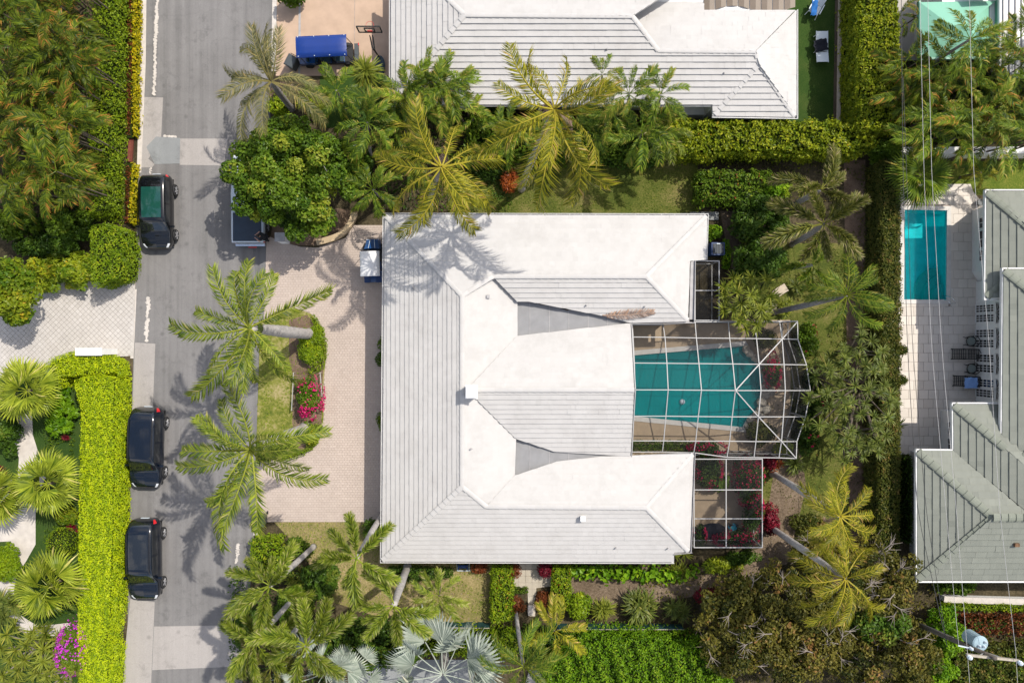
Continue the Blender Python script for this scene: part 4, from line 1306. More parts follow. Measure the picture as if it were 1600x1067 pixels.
def tile_plane(house, plane, px_poly, mat, course=0.31, tw=0.30, thick=0.062, seed=1, slab=0.16, slabmat=None, parent=None):
    """a roof slope: a slab (the part «roof») and its tiles (real geometry, one joined sub-part)"""
    rng = np.random.default_rng(seed)
    P3 = plane.poly(px_poly)
    a = np.sum(P3[:, 0] * np.roll(P3[:, 1], -1) - np.roll(P3[:, 0], -1) * P3[:, 1])
    if a < 0: P3 = P3[::-1]
    d = plane.d
    nn = nrm(np.array([plane.s * d[0], plane.s * d[1], 1.0]))
    v = nrm(np.array([-d[0], -d[1], plane.s])); u = np.cross(v, nn)
    o = plane.p0
    Q = np.column_stack([(P3 - o) @ u, (P3 - o) @ v])
    sb = MB()
    n = len(P3)
    lo = P3 - np.array([0, 0, slab])
    fs = [[i, (i + 1) % n, n + (i + 1) % n, n + i] for i in range(n)]
    tr = tess([P3])
    fs += [[n + q for q in t] for t in tr] + [[t[2], t[1], t[0]] for t in tr]
    sb.add(np.vstack([lo, P3]), fs, 0.4)
    roof = sb.build('roof', M[slabmat or mat], parent or house)
    mb = MB()
    vmin, vmax = Q[:, 1].min(), Q[:, 1].max(); umin, umax = Q[:, 0].min(), Q[:, 0].max()
    rows = int((vmax - vmin) / course) + 1
    E = [(Q[i], Q[(i + 1) % n]) for i in range(n)]
    def W3(q, lift):
        return o + q[0] * u + q[1] * v + nn * lift
    rowt = 0.5
    for r in range(rows):
        v0 = vmin + r * course; v1 = min(v0 + course, vmax + 0.01)
        rowt = 0.5 + 0.06 * rng.normal()
        off = rng.random() * tw
        k0 = int((umin - off) / tw) - 1
        lr = 0.004 * rng.normal()
        k = k0
        while off + k * tw < umax:
            u0 = off + k * tw; u1 = u0 + tw
            k += 1
            cu, cv = (u0 + u1) / 2, (v0 + v1) / 2
            ok4 = inside(np.array([[u0, v0], [u1, v0], [u1, v1], [u0, v1]]), Q)
            if ok4.all():
                c = [(u0, v0), (u1, v0), (u1, v1), (u0, v1)]; full = True
            else:
                c = clip_rect(Q, u0, u1, v0, v1); full = False
                if c is None: continue
                ar = 0.5 * abs(sum(c[i][0] * c[(i + 1) % len(c)][1] - c[(i + 1) % len(c)][0] * c[i][1] for i in range(len(c))))
                if ar < 0.004: continue
            t = float(np.clip(rowt + 0.10 * rng.normal() - (0.4 if rng.random() < 0.012 else 0), 0, 1))
            lf = lr + 0.004 * rng.normal()
            m = len(c)
            top = [W3(q, max(0.006, thick * (1 - 0.85 * (q[1] - v0) / course) + lf)) for q in c]
            low = [W3(q, 0.001) for q in c]
            if full:
                mb.add(top + [low[0], low[1]], [[0, 1, 2, 3], [4, 5, 1, 0]], t)
            else:
                mb.add(top + low, [list(range(m))] + [[m + i, m + (i + 1) % m, (i + 1) % m, i] for i in range(m)], t)
    to = mb.build('roof_tile', M[mat], roof); to['kind'] = 'stuff'
    return roof

CAPM = {}
def cap_mesh(mat, L, wd, k):
    key = (mat, L, wd, k)
    if key not in CAPM:
        r = np.random.default_rng(k)
        mb = MB()
        an = np.linspace(-1.25, 1.25, 5)
        a = [np.array([0.0, wd * math.sin(q), wd * 0.34 * math.cos(q) + 0.03]) for q in an]
        b = [np.array([L * 1.06, wd * 0.88 * math.sin(q), wd * 0.28 * math.cos(q)]) for q in an]
        a2 = [q - np.array([0, 0, 0.03]) for q in a]
        v = a + b + a2
        f = [[i, i + 1, 6 + i, 5 + i][::-1] for i in range(4)] + [[10 + i, 11 + i, i + 1, i][::-1] for i in range(4)]
        mb.add(v, f, 0.2 + 0.6 * r.random())
        me = mb.mesh('ridge_tile'); me.materials.append(M[mat]); CAPM[key] = me
    return CAPM[key]

def caps(parent, a, b, mat='cap_white', L=0.40, wd=0.15, lift=0.02):
    """ridge or hip tiles from a (low) to b (high), each its own part"""
    a, b = np.array(a), np.array(b)
    d = b - a; ln = np.linalg.norm(d); n = max(1, int(round(ln / L)))
    st = d / n
    yaw = math.atan2(d[1], d[0]); pit = -math.asin(d[2] / ln)
    t = np.array(parent.get('_t', (0, 0, 0)))
    for i in range(n):
        p = a + st * i + np.array([0, 0, lift]) - t
        place('ridge_tile', cap_mesh(mat, np.linalg.norm(st), wd, i % 4), parent, p, (0, pit, yaw))

def gutter(house, pts, z, mat='gutter', w=0.14, brackets=True, lip='gutter', step=0.78):
    """open gutter along an eave; pts are photo pixels of its outer edge, first to last with the eave on the left"""
    mb = MB()
    P = WP(pts, z)
    for i in range(len(P) - 1):
        a, b = P[i], P[i + 1]
        d = nrm(b - a); s = np.array([-d[1], d[0], 0])
        mb.bar(a - d * 0.01, b + d * 0.01, 0.028, 0.12)
        mb.bar(a + s * w * 0.5 - [0, 0, 0.09], b + s * w * 0.5 - [0, 0, 0.09], w, 0.016)
        if brackets:
            L = np.linalg.norm(b - a)
            for k in range(int(L / step)):
                q = a + d * (k + 0.5) * step
                mb.bar(q + [0, 0, 0.03], q + s * w + [0, 0, 0.03], 0.022, 0.012)
    return mb.build('gutter', M[mat], house)

def walls(house, poly_px, z0, zp, h, mat='stucco'):
    P = WP(poly_px, zp)
    mb = MB(); mb.prism(P, z0, h)
    return mb.build('wall', M[mat], house)

# ---- the white house in the middle
wh = thing('house', 'large white tiled house with two grey roof valleys and a screened pool', 'house', W(800, 600, 0))
pW = Plane(600.5, 600, 2.9, 'W')
zr = pW.at(722, 600)[2]
pE = Plane(722, 600, zr, 'E')
pN = Plane(850, 337, 2.9, 'N')
zn = pN.at(890, 432)[2]
pNS = Plane(890, 432, zn, 'S')
pNE = Plane(1010, 432, pN.at(1010, 432)[2], 'E')
zm = pW.at(722, 608)[2]
pMN = Plane(860, 609, zm, 'N'); pMS = Plane(860, 609, zm, 'S')
pS = Plane(830, 876, 2.9, 'S')
zs = pS.at(890, 792)[2]
pSN = Plane(890, 792, zs, 'N')
pSE = Plane(1010, 793, pS.at(1010, 793)[2], 'E')
A_, B_ = (602, 336.5), (1104, 337)
T = 'tile_white'
tile_plane(wh, pW, [(602, 336.5), (722, 462), (722, 760), (597.5, 875.5)], T, seed=1)
tile_plane(wh, pN, [(602, 336.5), (1104, 337), (1010, 432), (770, 432), (722, 462)], T, seed=2)
tile_plane(wh, pNE, [(1104, 337), (1103, 406), (1078, 408), (1074, 502), (1010, 432)], T, seed=3)
tile_plane(wh, pNS, [(770, 432), (1010, 432), (1074, 502), (985, 504), (945, 494), (827, 471), (808, 471)], T, seed=4)
tile_plane(wh, pE, [(722, 462), (770, 432), (808, 471), (808, 525), (730, 608), (806, 686), (804, 744), (760, 791), (722, 760)], T, seed=5)
tile_plane(wh, pMN, [(730, 608.5), (808, 525), (985, 505), (991, 609)], T, seed=6)
tile_plane(wh, pMS, [(730, 609), (991, 609.5), (985, 712), (870, 706), (806, 685)], T, seed=7)
tile_plane(wh, pSN, [(760, 791), (804, 743), (870, 721), (940, 713), (1082, 709), (1010, 792.5)], T, seed=8)
tile_plane(wh, pSE, [(1083, 709), (1078, 858), (1010, 793)], T, seed=9)
tile_plane(wh, pS, [(597.5, 876), (722, 760), (760, 791), (1010, 793), (1076, 861), (1053, 862), (1053, 877)], T, seed=10)
def C3(pl, p): return pl.at(*p)
caps(wh, C3(pW, (603, 338)), C3(pW, (722, 462)))
caps(wh, C3(pW, (722, 462)), C3(pW, (722, 760)))
caps(wh, C3(pN, (770, 432)), C3(pW, (722, 462)))
caps(wh, C3(pN, (1010, 432)), C3(pN, (770, 432)))
caps(wh, C3(pN, (1103, 338)), C3(pN, (1010, 432)))
caps(wh, C3(pNE, (1074, 500)), C3(pN, (1010, 432)))
caps(wh, C3(pMN, (991, 609)), C3(pMN, (740, 609)))
caps(wh, C3(pW, (598, 874.5)), C3(pW, (722, 760)), wd=0.17, L=0.38)
caps(wh, C3(pS, (760, 791)), C3(pW, (722, 760)))
caps(wh, C3(pS, (1010, 793)), C3(pS, (760, 791)))
caps(wh, C3(pSE, (1082, 710)), C3(pS, (1010, 793)))
caps(wh, C3(pS, (1075, 860)), C3(pS, (1010, 793)))
# grey membrane valleys
for P_, seams in (([(806, 466), (830, 468), (948, 491), (992, 503), (992, 506), (806, 530)], 5), ([(802, 680), (872, 703), (990, 711), (1085, 706), (1085, 712), (935, 717), (870, 725), (802, 748)], 3)):
    z1 = 3.42 if P_[0][1] < 500 else 3.30
    p3 = []
    for q in P_:
        f = (q[0] - 805) / 190.0
        p3.append(W(q[0], q[1], z1 - 0.28 * min(f, 1.2)))
    p3 = np.array(p3)
    mb = MB(); mb.add(p3, tess([p3])); mem = mb.build('valley_roof', M['membrane'], wh)
    for s in range(seams):
        f = 0.12 + 0.16 * s
        x = 805 + 190 * f
        ys = []
        for i in range(len(P_)):
            a, b = P_[i], P_[(i + 1) % len(P_)]
            if (a[0] - x) * (b[0] - x) < 0:
                ys.append(a[1] + (b[1] - a[1]) * (x - a[0]) / (b[0] - a[0]))
        ys.sort()
        if len(ys) >= 2:
            sb = MB(); sb.bar(W(x, ys[0], z1 - 0.28 * f + 0.012), W(x, ys[-1], z1 - 0.28 * f + 0.012), 0.03, 0.016)
            sb.build('seam', M['grey_metal'], mem)
rb = MB()
rng = np.random.default_rng(5)
for (xa, ya), (xb, yb), n in (((872, 479.5), (890, 484), 7), ((830, 471.5), (870, 479), 6)):
    for i in range(n):
        f = rng.random(); x = xa + (xb - xa) * f; y = ya + (yb - ya) * f
        r = 0.05 + 0.06 * rng.random()
        c = W(x, y, 3.36)
        rb.sheet([[(c[0] + r * 1.6 * math.cos(a) * (0.7 + .5 * rng.random()), c[1] + r * 0.7 * math.sin(a) * (0.7 + .5 * rng.random())) for a in np.arange(8) / 8 * 6.283]], 3.372)
rb.build('rust_stain', M['rust'], wh)
# gutters, fascias
gutter(wh, [(598.5, 334), (594.5, 878)], 2.78)
gutter(wh, [(594.5, 878.5), (1053, 879.5)], 2.78)
gutter(wh, [(1105.5, 334.5), (598.5, 333.5)], 2.78)
gutter(wh, [(1104.5, 406), (1106.5, 334.5)], 2.78)
gutter(wh, [(1084.5, 503), (1086.5, 407)], 3.28, 'grey_metal', 0.26, False)
gutter(wh, [(985, 506.5), (1085, 504.5)], 3.28, 'grey_metal', 0.2, False)
gutter(wh, [(1080, 862), (1086, 707)], 3.20, 'grey_metal', 0.2, False)
gutter(wh, [(1053, 866), (1081, 863)], 3.15, 'grey_metal', 0.16, False)
mb = MB()
for a, b, za, zb in (((986.5, 504), (992.5, 609), 3.2, zm), ((992.5, 609), (986.5, 713), zm, 3.15)):
    mb.bar(W(a[0], a[1], za - 0.02), W(b[0], b[1], zb - 0.02), 0.05, 0.24)
mb.build('rake_board', M['white_paint'], wh)
walls(wh, [(614, 350), (1090, 350), (1090, 404), (1066, 404), (1066, 492), (970, 492), (970, 722), (1066, 722), (1066, 850), (1042, 862), (610, 862)], 0.0, 2.75, 2.74)
# gable wall over the pool side
gp = MB()
g3 = [W(975, 500, 3.0) * [1, 1, 0], W(975, 718, 3.0) * [1, 1, 0]]
ya, yb = g3[0][1], g3[1][1]; gx = g3[0][0]
gp.add([[gx, ya, 2.0], [gx, yb, 2.0], [gx, yb, 3.02], [gx, (ya + yb) / 2, zm - 0.22], [gx, ya, 3.02], [gx - .15, ya, 2.0], [gx - .15, yb, 2.0], [gx - .15, yb, 3.02], [gx - .15, (ya + yb) / 2, zm - 0.22], [gx - .15, ya, 3.02]],
       [[0, 4, 3, 2, 1], [5, 6, 7, 8, 9], [0, 1, 6, 5], [1, 2, 7, 6], [4, 0, 5, 9], [2, 3, 8, 7], [3, 4, 9, 8]])
gp.build('gable_wall', M['stucco'], wh)
# chimney, vents, pipes
def on(pl, px, py, lift=0.0): return pl.at(px, py) + np.array([0, 0, lift])
mb = MB()
c = on(pE, 738, 610); mb.box((c[0], c[1], c[2] + 0.35), (0.58, 0.66, 1.5)); mb.box((c[0], c[1], c[2] + 1.14), (0.70, 0.78, 0.09))
ch = mb.build('chimney', M['stucco'], wh)
mb = MB(); mb.box((c[0], c[1], c[2] + 1.30), (0.58, 0.66, 0.05)); mb.build('chimney_cap', M['stucco'], ch)
mb = MB()
for i, j in ((-1, -1), (1, -1), (1, 1), (-1, 1)): mb.box((c[0] + i * .24, c[1] + j * .28, c[2] + 1.23), (0.05, 0.05, 0.10))
mb.build('cap_post', M['grey_metal'], ch)
def vent(pl, px, py, s, h, mat='stucco'):
    c = on(pl, px, py); mb = MB()
    mb.box((c[0], c[1], c[2] + h / 2 - 0.05), (s, s, h)); mb.box((c[0], c[1], c[2] + h + 0.01 - 0.05), (s * 1.2, s * 1.2, 0.03))
    mb.build('roof_vent', M[mat], wh)
vent(pS, 910, 808, 0.24, 0.42); vent(pE, 763, 463.5, 0.16, 0.24, 'grey_metal')
for pl, px, py in ((pNS, 1007, 479), (pNS, 916, 477), (pW, 646, 449.5), (pE, 736, 701), (pS, 962, 855), (pS, 1043, 856)):
    c = on(pl, px, py); mb = MB(); mb.tube([c - [0, 0, 0.05], c + [0, 0, 0.22]], 0.045, 8)
    mb.tube([c - [0, 0, 0.0], c + [0, 0, 0.06]], [0.10, 0.05], 8); mb.build('vent_pipe', M['grey_metal'], wh)

# ---- north house
nh = thing('house', 'white tiled house along the top with a brown courtyard cover', 'house', W(900, 60, 0))
qW = Plane(612, 80, 2.9, 'W'); qS = Plane(800, 163, 2.9, 'S')
z1 = qS.at(850, 25)[2]; z2 = qS.at(1100, 80)[2]
qN = Plane(850, 25, z1, 'N'); qN2 = Plane(1100, 80, z2, 'N')
qE = Plane(988, 26, z1, 'E', 0.44)
qE2 = Plane(1243, 100, qS.at(1243, 183)[2] + 0.0, 'E')
tile_plane(nh, qW, [(612, -40), (612, 163), (726, 24), (700, 0), (660, -40)], T, seed=21, course=0.345, thick=0.085)
tile_plane(nh, qS, [(612, 163.5), (726, 24), (988, 26), (1028, 79.5), (1180, 81), (1186, 101), (1242, 183), (1113, 181), (1113, 163.5)], T, seed=22, course=0.345, thick=0.085)
tile_plane(nh, qN, [(660, -40), (700, 0), (726, 24), (988, 26), (1092, -40)], T, seed=23, course=0.345, thick=0.085)
tile_plane(nh, qN2, [(988, 26), (1092, -40), (1100, -40), (1100, 17), (1242, 17), (1180, 81), (1028, 79.5)], T, seed=24, course=0.345, thick=0.085)
tile_plane(nh, Plane(1180, 81, z2, 'E', 0.5), [(1180, 81), (1243, 17), (1243, 183), (1186, 101)], T, seed=25, course=0.345, thick=0.085)
caps(nh, C3(qS, (613, 162)), C3(qS, (726, 24)), wd=0.17)
caps(nh, C3(qW, (660, -40)), C3(qW, (726, 24)), wd=0.15)
caps(nh, C3(qS, (988, 26)), C3(qS, (726, 24)))
caps(nh, C3(qS, (1028, 79.5)), C3(qS, (988, 26)))
caps(nh, C3(qS, (1180, 81)), C3(qS, (1028, 79.5)))
caps(nh, C3(qS, (1186, 101)), C3(qS, (1180, 81)))
caps(nh, C3(qS, (1116, 179)), C3(qS, (1185, 101)), wd=0.18)
caps(nh, C3(qS, (1241, 182)), C3(qS, (1186, 101)))
gutter(nh, [(608.5, -40), (608.5, 166)], 2.78)
gutter(nh, [(608.5, 166.5), (1112, 166.5)], 2.78, brackets=False)
gutter(nh, [(1113, 184), (1245, 186)], 2.68, brackets=False)
gutter(nh, [(1246, 186), (1246, 16)], 2.68, brackets=False)
walls(nh, [(624, -60), (1228, -60), (1228, 168), (1112, 168), (1112, 152), (624, 152)], 0.0, 2.7, 2.66)
mb = MB(); mb.prism(WP([(1062, 172), (1112, 172), (1112, 186), (1062, 186)], 0), 0.0, 0.9); mb.build('porch_base', M['stucco'], nh)
for i in range(8):
    x0, x1 = 1100 + i * 18, 1100 + i * 18 + 17
    mb = MB()
    a, b = W(x0, -50, 2.75), W(x1, -50, 2.75); c_, d_ = W(x1, 15 - 6 * math.sin(i), 2.75), W(x0, 15 - 6 * math.sin(i - 1), 2.75)
    mb.add([a, b, c_ - [0, 0, .05], d_ - [0, 0, .05], (a + b) / 2 + [0, 0, .08], (c_ + d_) / 2 + [0, 0, .03]], [[0, 4, 5, 3], [4, 1, 2, 5]], 0.3 + 0.06 * i)
    mb.build('cover_panel', M['courtyard'], nh)
for pl, px, py in ((qS, 948, 78), (qS, 1131, 115)):
    c = on(pl, px, py); mb = MB(); mb.tube([c - [0, 0, 0.05], c + [0, 0, 0.2]], 0.045, 8); mb.tube([c, c + [0, 0, 0.06]], [0.1, 0.05], 8); mb.build('vent_pipe', M['grey_metal'], nh)

# ---- east house, sage tiles
eh = thing('house', 'house with sage green tiled hip roofs beside the rectangular pool', 'house', W(1560, 560, 0))
G = 'tile_grey'
r1W = Plane(1541, 380, 3.8, 'W'); r1N = Plane(1590, 300, 3.8, 'N')
tile_plane(eh, r1W, [(1541, 300), (1640, 383), (1640, 465), (1539, 465)], G, seed=31, course=0.40, tw=0.33, slab=0.2)
tile_plane(eh, Plane(1640, 420, r1W.at(1640, 420)[2], 'E'), [(1640, 383), (1740, 300), (1740, 465), (1640, 465)], G, seed=41, course=0.40, tw=0.33, slab=0.2)
tile_plane(eh, r1N, [(1541, 300), (1740, 300), (1640, 383)], G, seed=32, course=0.40, tw=0.33, slab=0.2)
caps(eh, C3(r1W, (1542, 301)), C3(r1W, (1640, 383)), 'cap_grey', 0.45, 0.24)
caps(eh, C3(r1W, (1541, 464)), C3(r1W, (1572, 437)), 'cap_grey', 0.45, 0.24)
r2W = Plane(1566, 580, 4.6, 'W'); r2N = Plane(1620, 422, 4.6, 'N'); r2S = Plane(1620, 740, 4.6, 'S')
tile_plane(eh, r2W, [(1568, 422), (1680, 512), (1680, 650), (1565, 740)], G, seed=33, course=0.40, tw=0.33, slab=0.24)
tile_plane(eh, Plane(1680, 580, r2W.at(1680, 580)[2], 'E'), [(1680, 512), (1795, 422), (1795, 740), (1680, 650)], G, seed=42, course=0.40, tw=0.33, slab=0.24)
tile_plane(eh, r2N, [(1568, 422), (1795, 422), (1680, 512)], G, seed=34, course=0.40, tw=0.33, slab=0.24)
tile_plane(eh, r2S, [(1565, 740), (1680, 650), (1795, 740)], G, seed=35, course=0.40, tw=0.33, slab=0.24)
caps(eh, C3(r2W, (1569, 423)), C3(r2W, (1680, 512)), 'cap_grey', 0.45, 0.24)
caps(eh, C3(r2W, (1566, 739)), C3(r2W, (1680, 650)), 'cap_grey', 0.45, 0.24)
r3W1 = Plane(1489, 670, 3.9, 'W'); r3N1 = Plane(1530, 632, 3.9, 'N')
r3W2 = Plane(1433, 800, 3.9, 'W'); r3N2 = Plane(1460, 704, 3.9, 'N'); r3S = Plane(1500, 905, 3.9, 'S')
tile_plane(eh, r3W1, [(1489, 632), (1640, 760), (1640, 829), (1490, 704)], G, seed=36, course=0.40, tw=0.33, slab=0.2)
tile_plane(eh, r3N1, [(1489, 632), (1740, 632), (1740, 760), (1640, 760)], G, seed=37, course=0.40, tw=0.33, slab=0.2)
tile_plane(eh, r3W2, [(1433, 704), (1551, 808), (1433, 905)], G, seed=38, course=0.40, tw=0.33, slab=0.2)
tile_plane(eh, r3N2, [(1433, 704), (1490, 704), (1612, 808), (1551, 808)], G, seed=39, course=0.40, tw=0.33, slab=0.2)
tile_plane(eh, r3S, [(1433, 905), (1551, 808), (1740, 808), (1740, 905)], G, seed=40, course=0.40, tw=0.33, slab=0.2)
caps(eh, C3(r3W1, (1490, 633)), C3(r3W1, (1570, 700)), 'cap_grey', 0.45, 0.24)
caps(eh, C3(r3W2, (1434, 705)), C3(r3W2, (1551, 808)), 'cap_grey', 0.45, 0.24)
caps(eh, C3(r3W2, (1434, 904)), C3(r3W2, (1551, 808)), 'cap_grey', 0.42, 0.24)
caps(eh, C3(r3S, (1551, 808)), C3(r3S, (1740, 808)), 'cap_grey', 0.42, 0.24)
def fascia(pts, z, mat, w=0.07, h=0.22, name='fascia'):
    mb = MB(); P = WP(pts, z)
    for i in range(len(P) - 1): mb.bar(P[i], P[i + 1], w, h)
    return mb.build(name, M[mat], eh)
fascia([(1538.5, 297.5), (1537, 467)], 3.72, 'stucco'); fascia([(1538, 297.5), (1740, 297.5)], 3.72, 'stucco'); fascia([(1536, 468), (1567, 468)], 3.72, 'stucco')
fascia([(1540.5, 301), (1538.8, 464)], 3.74, 'blue_fascia', 0.09, 0.12, 'gutter')
fascia([(1565, 419), (1562, 743)], 4.5, 'stucco'); fascia([(1565, 419.5), (1740, 419.5)], 4.5, 'stucco'); fascia([(1562, 743), (1740, 743)], 4.5, 'stucco')
fascia([(1567.3, 424), (1564.5, 738)], 4.53, 'blue_fascia', 0.12, 0.14, 'gutter')
fascia([(1486.5, 630), (1487.5, 702.5), (1430.5, 702)], 3.82, 'stucco'); fascia([(1430.5, 702), (1430.5, 908)], 3.82, 'stucco')
fascia([(1486.5, 629.5), (1562, 629.5)], 3.82, 'stucco'); fascia([(1430.5, 908), (1740, 908)], 3.82, 'stucco')
fascia([(1432.6, 706), (1432.6, 904)], 3.85, 'blue_fascia', 0.06, 0.12, 'gutter')
mb = MB()
for poly, zt in (([(1518, 329), (1690, 329), (1690, 440), (1527, 440), (1518, 425)], 3.6), ([(1524, 440), (1690, 440), (1690, 640), (1524, 640)], 4.35), ([(1469, 640), (1690, 640), (1690, 830), (1421, 830), (1421, 704), (1469, 704)], 3.7), ([(1421, 830), (1690, 830), (1690, 862), (1421, 862)], 3.7)):
    mb = MB(); mb.prism(WP(poly, 0), 0.0, zt); mb.build('wall', M['stucco'], eh)
def window(y0, y1, xg, z0, z1, nx=2, nz=3, name='window', frame='stucco'):
    """window or door leaf on a west wall whose foot the photograph shows at x = xg; y0,y1 photo rows at the foot"""
    a, b = W(xg, y0, 0), W(xg, y1, 0)
    x = a[0]; ya, yb = a[1], b[1]
    mb = MB(); w = 0.07
    mb.box((x - 0.03, ya - w / 2, (z0 + z1) / 2), (0.06, w, z1 - z0)); mb.box((x - 0.03, yb + w / 2, (z0 + z1) / 2), (0.06, w, z1 - z0))
    mb.box((x - 0.03, (ya + yb) / 2, z1 - w / 2), (0.06, abs(ya - yb) - 2 * w, w)); mb.box((x - 0.03, (ya + yb) / 2, z0 + w / 2), (0.06, abs(ya - yb) - 2 * w, w))
    fr = mb.build(name, M[frame], eh)
    mb = MB(); mb.box((x - 0.012, (ya + yb) / 2, (z0 + z1) / 2), (0.02, abs(ya - yb) - 2 * w, z1 - z0 - 2 * w)); mb.build('pane', M['glass_dark'], fr)
    mb = MB()
    for i in range(1, nx):
        y = ya - w + (yb - ya + 2 * w) * i / nx
        mb.box((x - 0.034, y, (z0 + z1) / 2), (0.02, 0.035, z1 - z0 - 2 * w))
    for i in range(1, nz):
        mb.box((x - 0.036, (ya + yb) / 2, z0 + (z1 - z0) * i / nz), (0.02, abs(ya - yb) - 2 * w, 0.035))
    mb.build('glazing_bar', M[frame], fr)
for y0, y1 in ((343, 362), (363, 392), (393, 412)): window(y0, y1, 1518, 0.85, 2.1, 2, 3)
for y0, y1 in ((514, 528.5), (529.5, 544), (552, 566.5), (567.5, 582), (590, 604.5), (605.5, 620), (476, 490), (491, 505)): window(y0, y1, 1524, 0.08, 2.05, 3, 5, 'french_door')
for yc in (491, 529, 567, 605):                                   # fan lights over the doors
    c = W(1524, yc, 0)
    an = np.linspace(0, math.pi, 13); r = 0.62
    pts = [(c[1] + r * math.cos(a), 2.2 + r * 0.8 * math.sin(a)) for a in an]
    mb = MB(); n = len(pts)
    v = [[c[0] - 0.04, p[0], p[1]] for p in pts] + [[c[0] + 0.02, p[0], p[1]] for p in pts]
    mb.add(v, [list(range(n))[::-1]] + [[i, i + 1, n + i + 1, n + i] for i in range(n - 1)]); fl = mb.build('fan_light', M['glass_dark'], eh)
    mb = MB(); mb.tube([[c[0] - 0.05, p[0], p[1]] for p in pts], 0.035, 6)
    for a in (0.5, 1.05, 1.57, 2.1, 2.64): mb.bar((c[0] - 0.05, c[1], 2.2), (c[0] - 0.05, c[1] + r * math.cos(a), 2.2 + r * .8 * math.sin(a)), 0.03)
    mb.build('glazing_bar', M['white_paint'], fl)
for y0, y1 in ((655, 675), (680, 700)): window(y0, y1, 1469, 0.9, 2.3, 2, 3)
window(780, 800, 1421, 0.9, 2.3, 2, 3)
c = on(r3S, 1586, 850); mb = MB(); mb.box((c[0], c[1], c[2] + 0.08), (0.26, 0.2, 0.3)); mb.build('roof_vent', M['rust'], eh)

# ---- mint roofed house in the corner
mh = thing('house', 'mint green metal roofed house in the upper right corner', 'house', W(1500, 20, 0))
def metal(poly, plane, mat, name='roof', th=0.08):
    P = plane.poly(poly)
    a = np.sum(P[:, 0] * np.roll(P[:, 1], -1) - np.roll(P[:, 0], -1) * P[:, 1])
    if a < 0: P = P[::-1]
    n = len(P); mb = MB(); lo = P - [0, 0, th]; tr = tess([P])
    mb.add(np.vstack([lo, P]), [[i, (i + 1) % n, n + (i + 1) % n, n + i] for i in range(n)] + [[n + q for q in t] for t in tr] + [[t[2], t[1], t[0]] for t in tr])
    return mb.build(name, M[mat], mh)
mW = Plane(1437, 50, 3.6, 'W', 0.5); zz = mW.at(1485, 40)[2]
mN = Plane(1485, 40, zz, 'N', 0.5); mS = Plane(1485, 40, zz, 'S', 0.5)
metal([(1437, 4), (1485, 40), (1437, 92)], mW, 'mint'); metal([(1437, 4), (1556, 2), (1508, 40), (1485, 40)], mN, 'mint'); metal([(1485, 40), (1508, 40), (1556, 90), (1437, 92)], mS, 'mint')
mE = Plane(1508, 40, zz, 'E', 0.5); metal([(1508, 40), (1556, 2), (1556, 90)], mE, 'mint')
mb = MB()
for a, b in (((1436, 3), (1436, 93)), ((1436, 93), (1558, 91)), ((1558, 91), (1558, 1))): mb.bar(W(a[0], a[1], 3.45), W(b[0], b[1], 3.45), 0.12, 0.25)
mb.build('fascia', M['mint_dark'], mh)
metal([(1519, -60), (1557, -60), (1557, -1), (1519, -1)], Plane(1519, -30, 4.2, 'W', -0.12), 'mint')
mb = MB(); mb.prism(WP([(1428, 0), (1548, 0), (1548, 84), (1428, 84)], 0), 0, 3.3); mb.build('wall', M['stucco'], mh)
wp = Plane(1562, 40, 3.9, 'W', 0.05)
metal([(1562, -60), (1740, -60), (1740, 122), (1562, 122)], wp, 'white_metal_roof', 'flat_roof', 0.2)
for i in range(16):
    x = 1567 + i * 9.6
    mb = MB(); mb.bar(wp.at(x, -60) + [0, 0, .03], wp.at(x, 121) + [0, 0, .03], 0.05, 0.09); mb.build('seam', M['grey_metal'], mh)
mb = MB(); mb.prism(WP([(1548, -60), (1740, -60), (1740, 112), (1548, 112)], 0), 0, 3.6); mb.build('wall', M['stucco'], mh)
# ------------------------------------------------------------------ pool cages
def cage_beam(root, pts, w=0.050, h=0.06, name='beam'):
    mb = MB()
    for i in range(len(pts) - 1): mb.bar(pts[i], pts[i + 1], w, h)
    return mb.build(name, M['white_paint'], root)
def panel(root, pts, name='screen_panel'):
    mb = MB(); n = len(pts)
    mb.add(pts, [list(range(n))])
    return mb.build(name, M['screen'], root)

cg = thing('pool_cage', 'large bay-ended white screen cage over the teal pool', 'pool cage', W(1120, 610, 0))
ZE, ZR = 2.7, 4.3
rows = {'n': (502.5, 2.7), 'a': (528.5, 3.1), 'b': (568.5, 3.7), 'r': (609.5, 4.3), 'c': (650.5, 3.7), 'd': (689, 3.1), 's': (714.5, 2.7)}
cols = [  # x at rows n a b r c d s, and heights where the hipped end lowers them
    dict(n=(988, 507.5), a=(989, 526.5), b=(991, 567), r=(992, 609), c=(990, 650), d=(988, 688.5), s=(986, 706)),
    dict(n=(1036, 507.5), a=(1039, 527), b=(1042, 567.5), r=(1044, 609), c=(1040.5, 650), d=(1037, 688.5), s=(1035, 706)),
    dict(n=(1086, 503), a=(1088, 528), b=(1092, 568), r=(1096, 609.5), c=(1091, 650.5), d=(1087, 689), s=(1084, 707)),
    dict(n=(1138, 502.5), a=(1140, 528.5), b=(1145, 568.5), r=(1149, 610), c=(1144, 651), d=(1140, 689), s=(1136, 714)),
    dict(n=(1178, 502.5), a=(1182, 529), b=(1186, 569), r=(1189, 610, 3.76), c=(1185, 651), d=(1181, 689.5), s=(1178, 714.5)),
    dict(n=(1218, 502), a=(1222, 529.5), b=(1225, 569.5, 3.2), r=(1227, 610, 3.24), c=(1224, 651, 3.2), d=(1221, 689.5), s=(1217, 715)),
    dict(n=(1246, 502), a=(1246.5, 530), b=(1260, 570, 2.7), r=(1266, 610, 2.7), c=(1258.5, 651, 2.7), d=(1245, 689.5, 2.7), s=(1244, 716)),
]
RK = 'nabrcds'
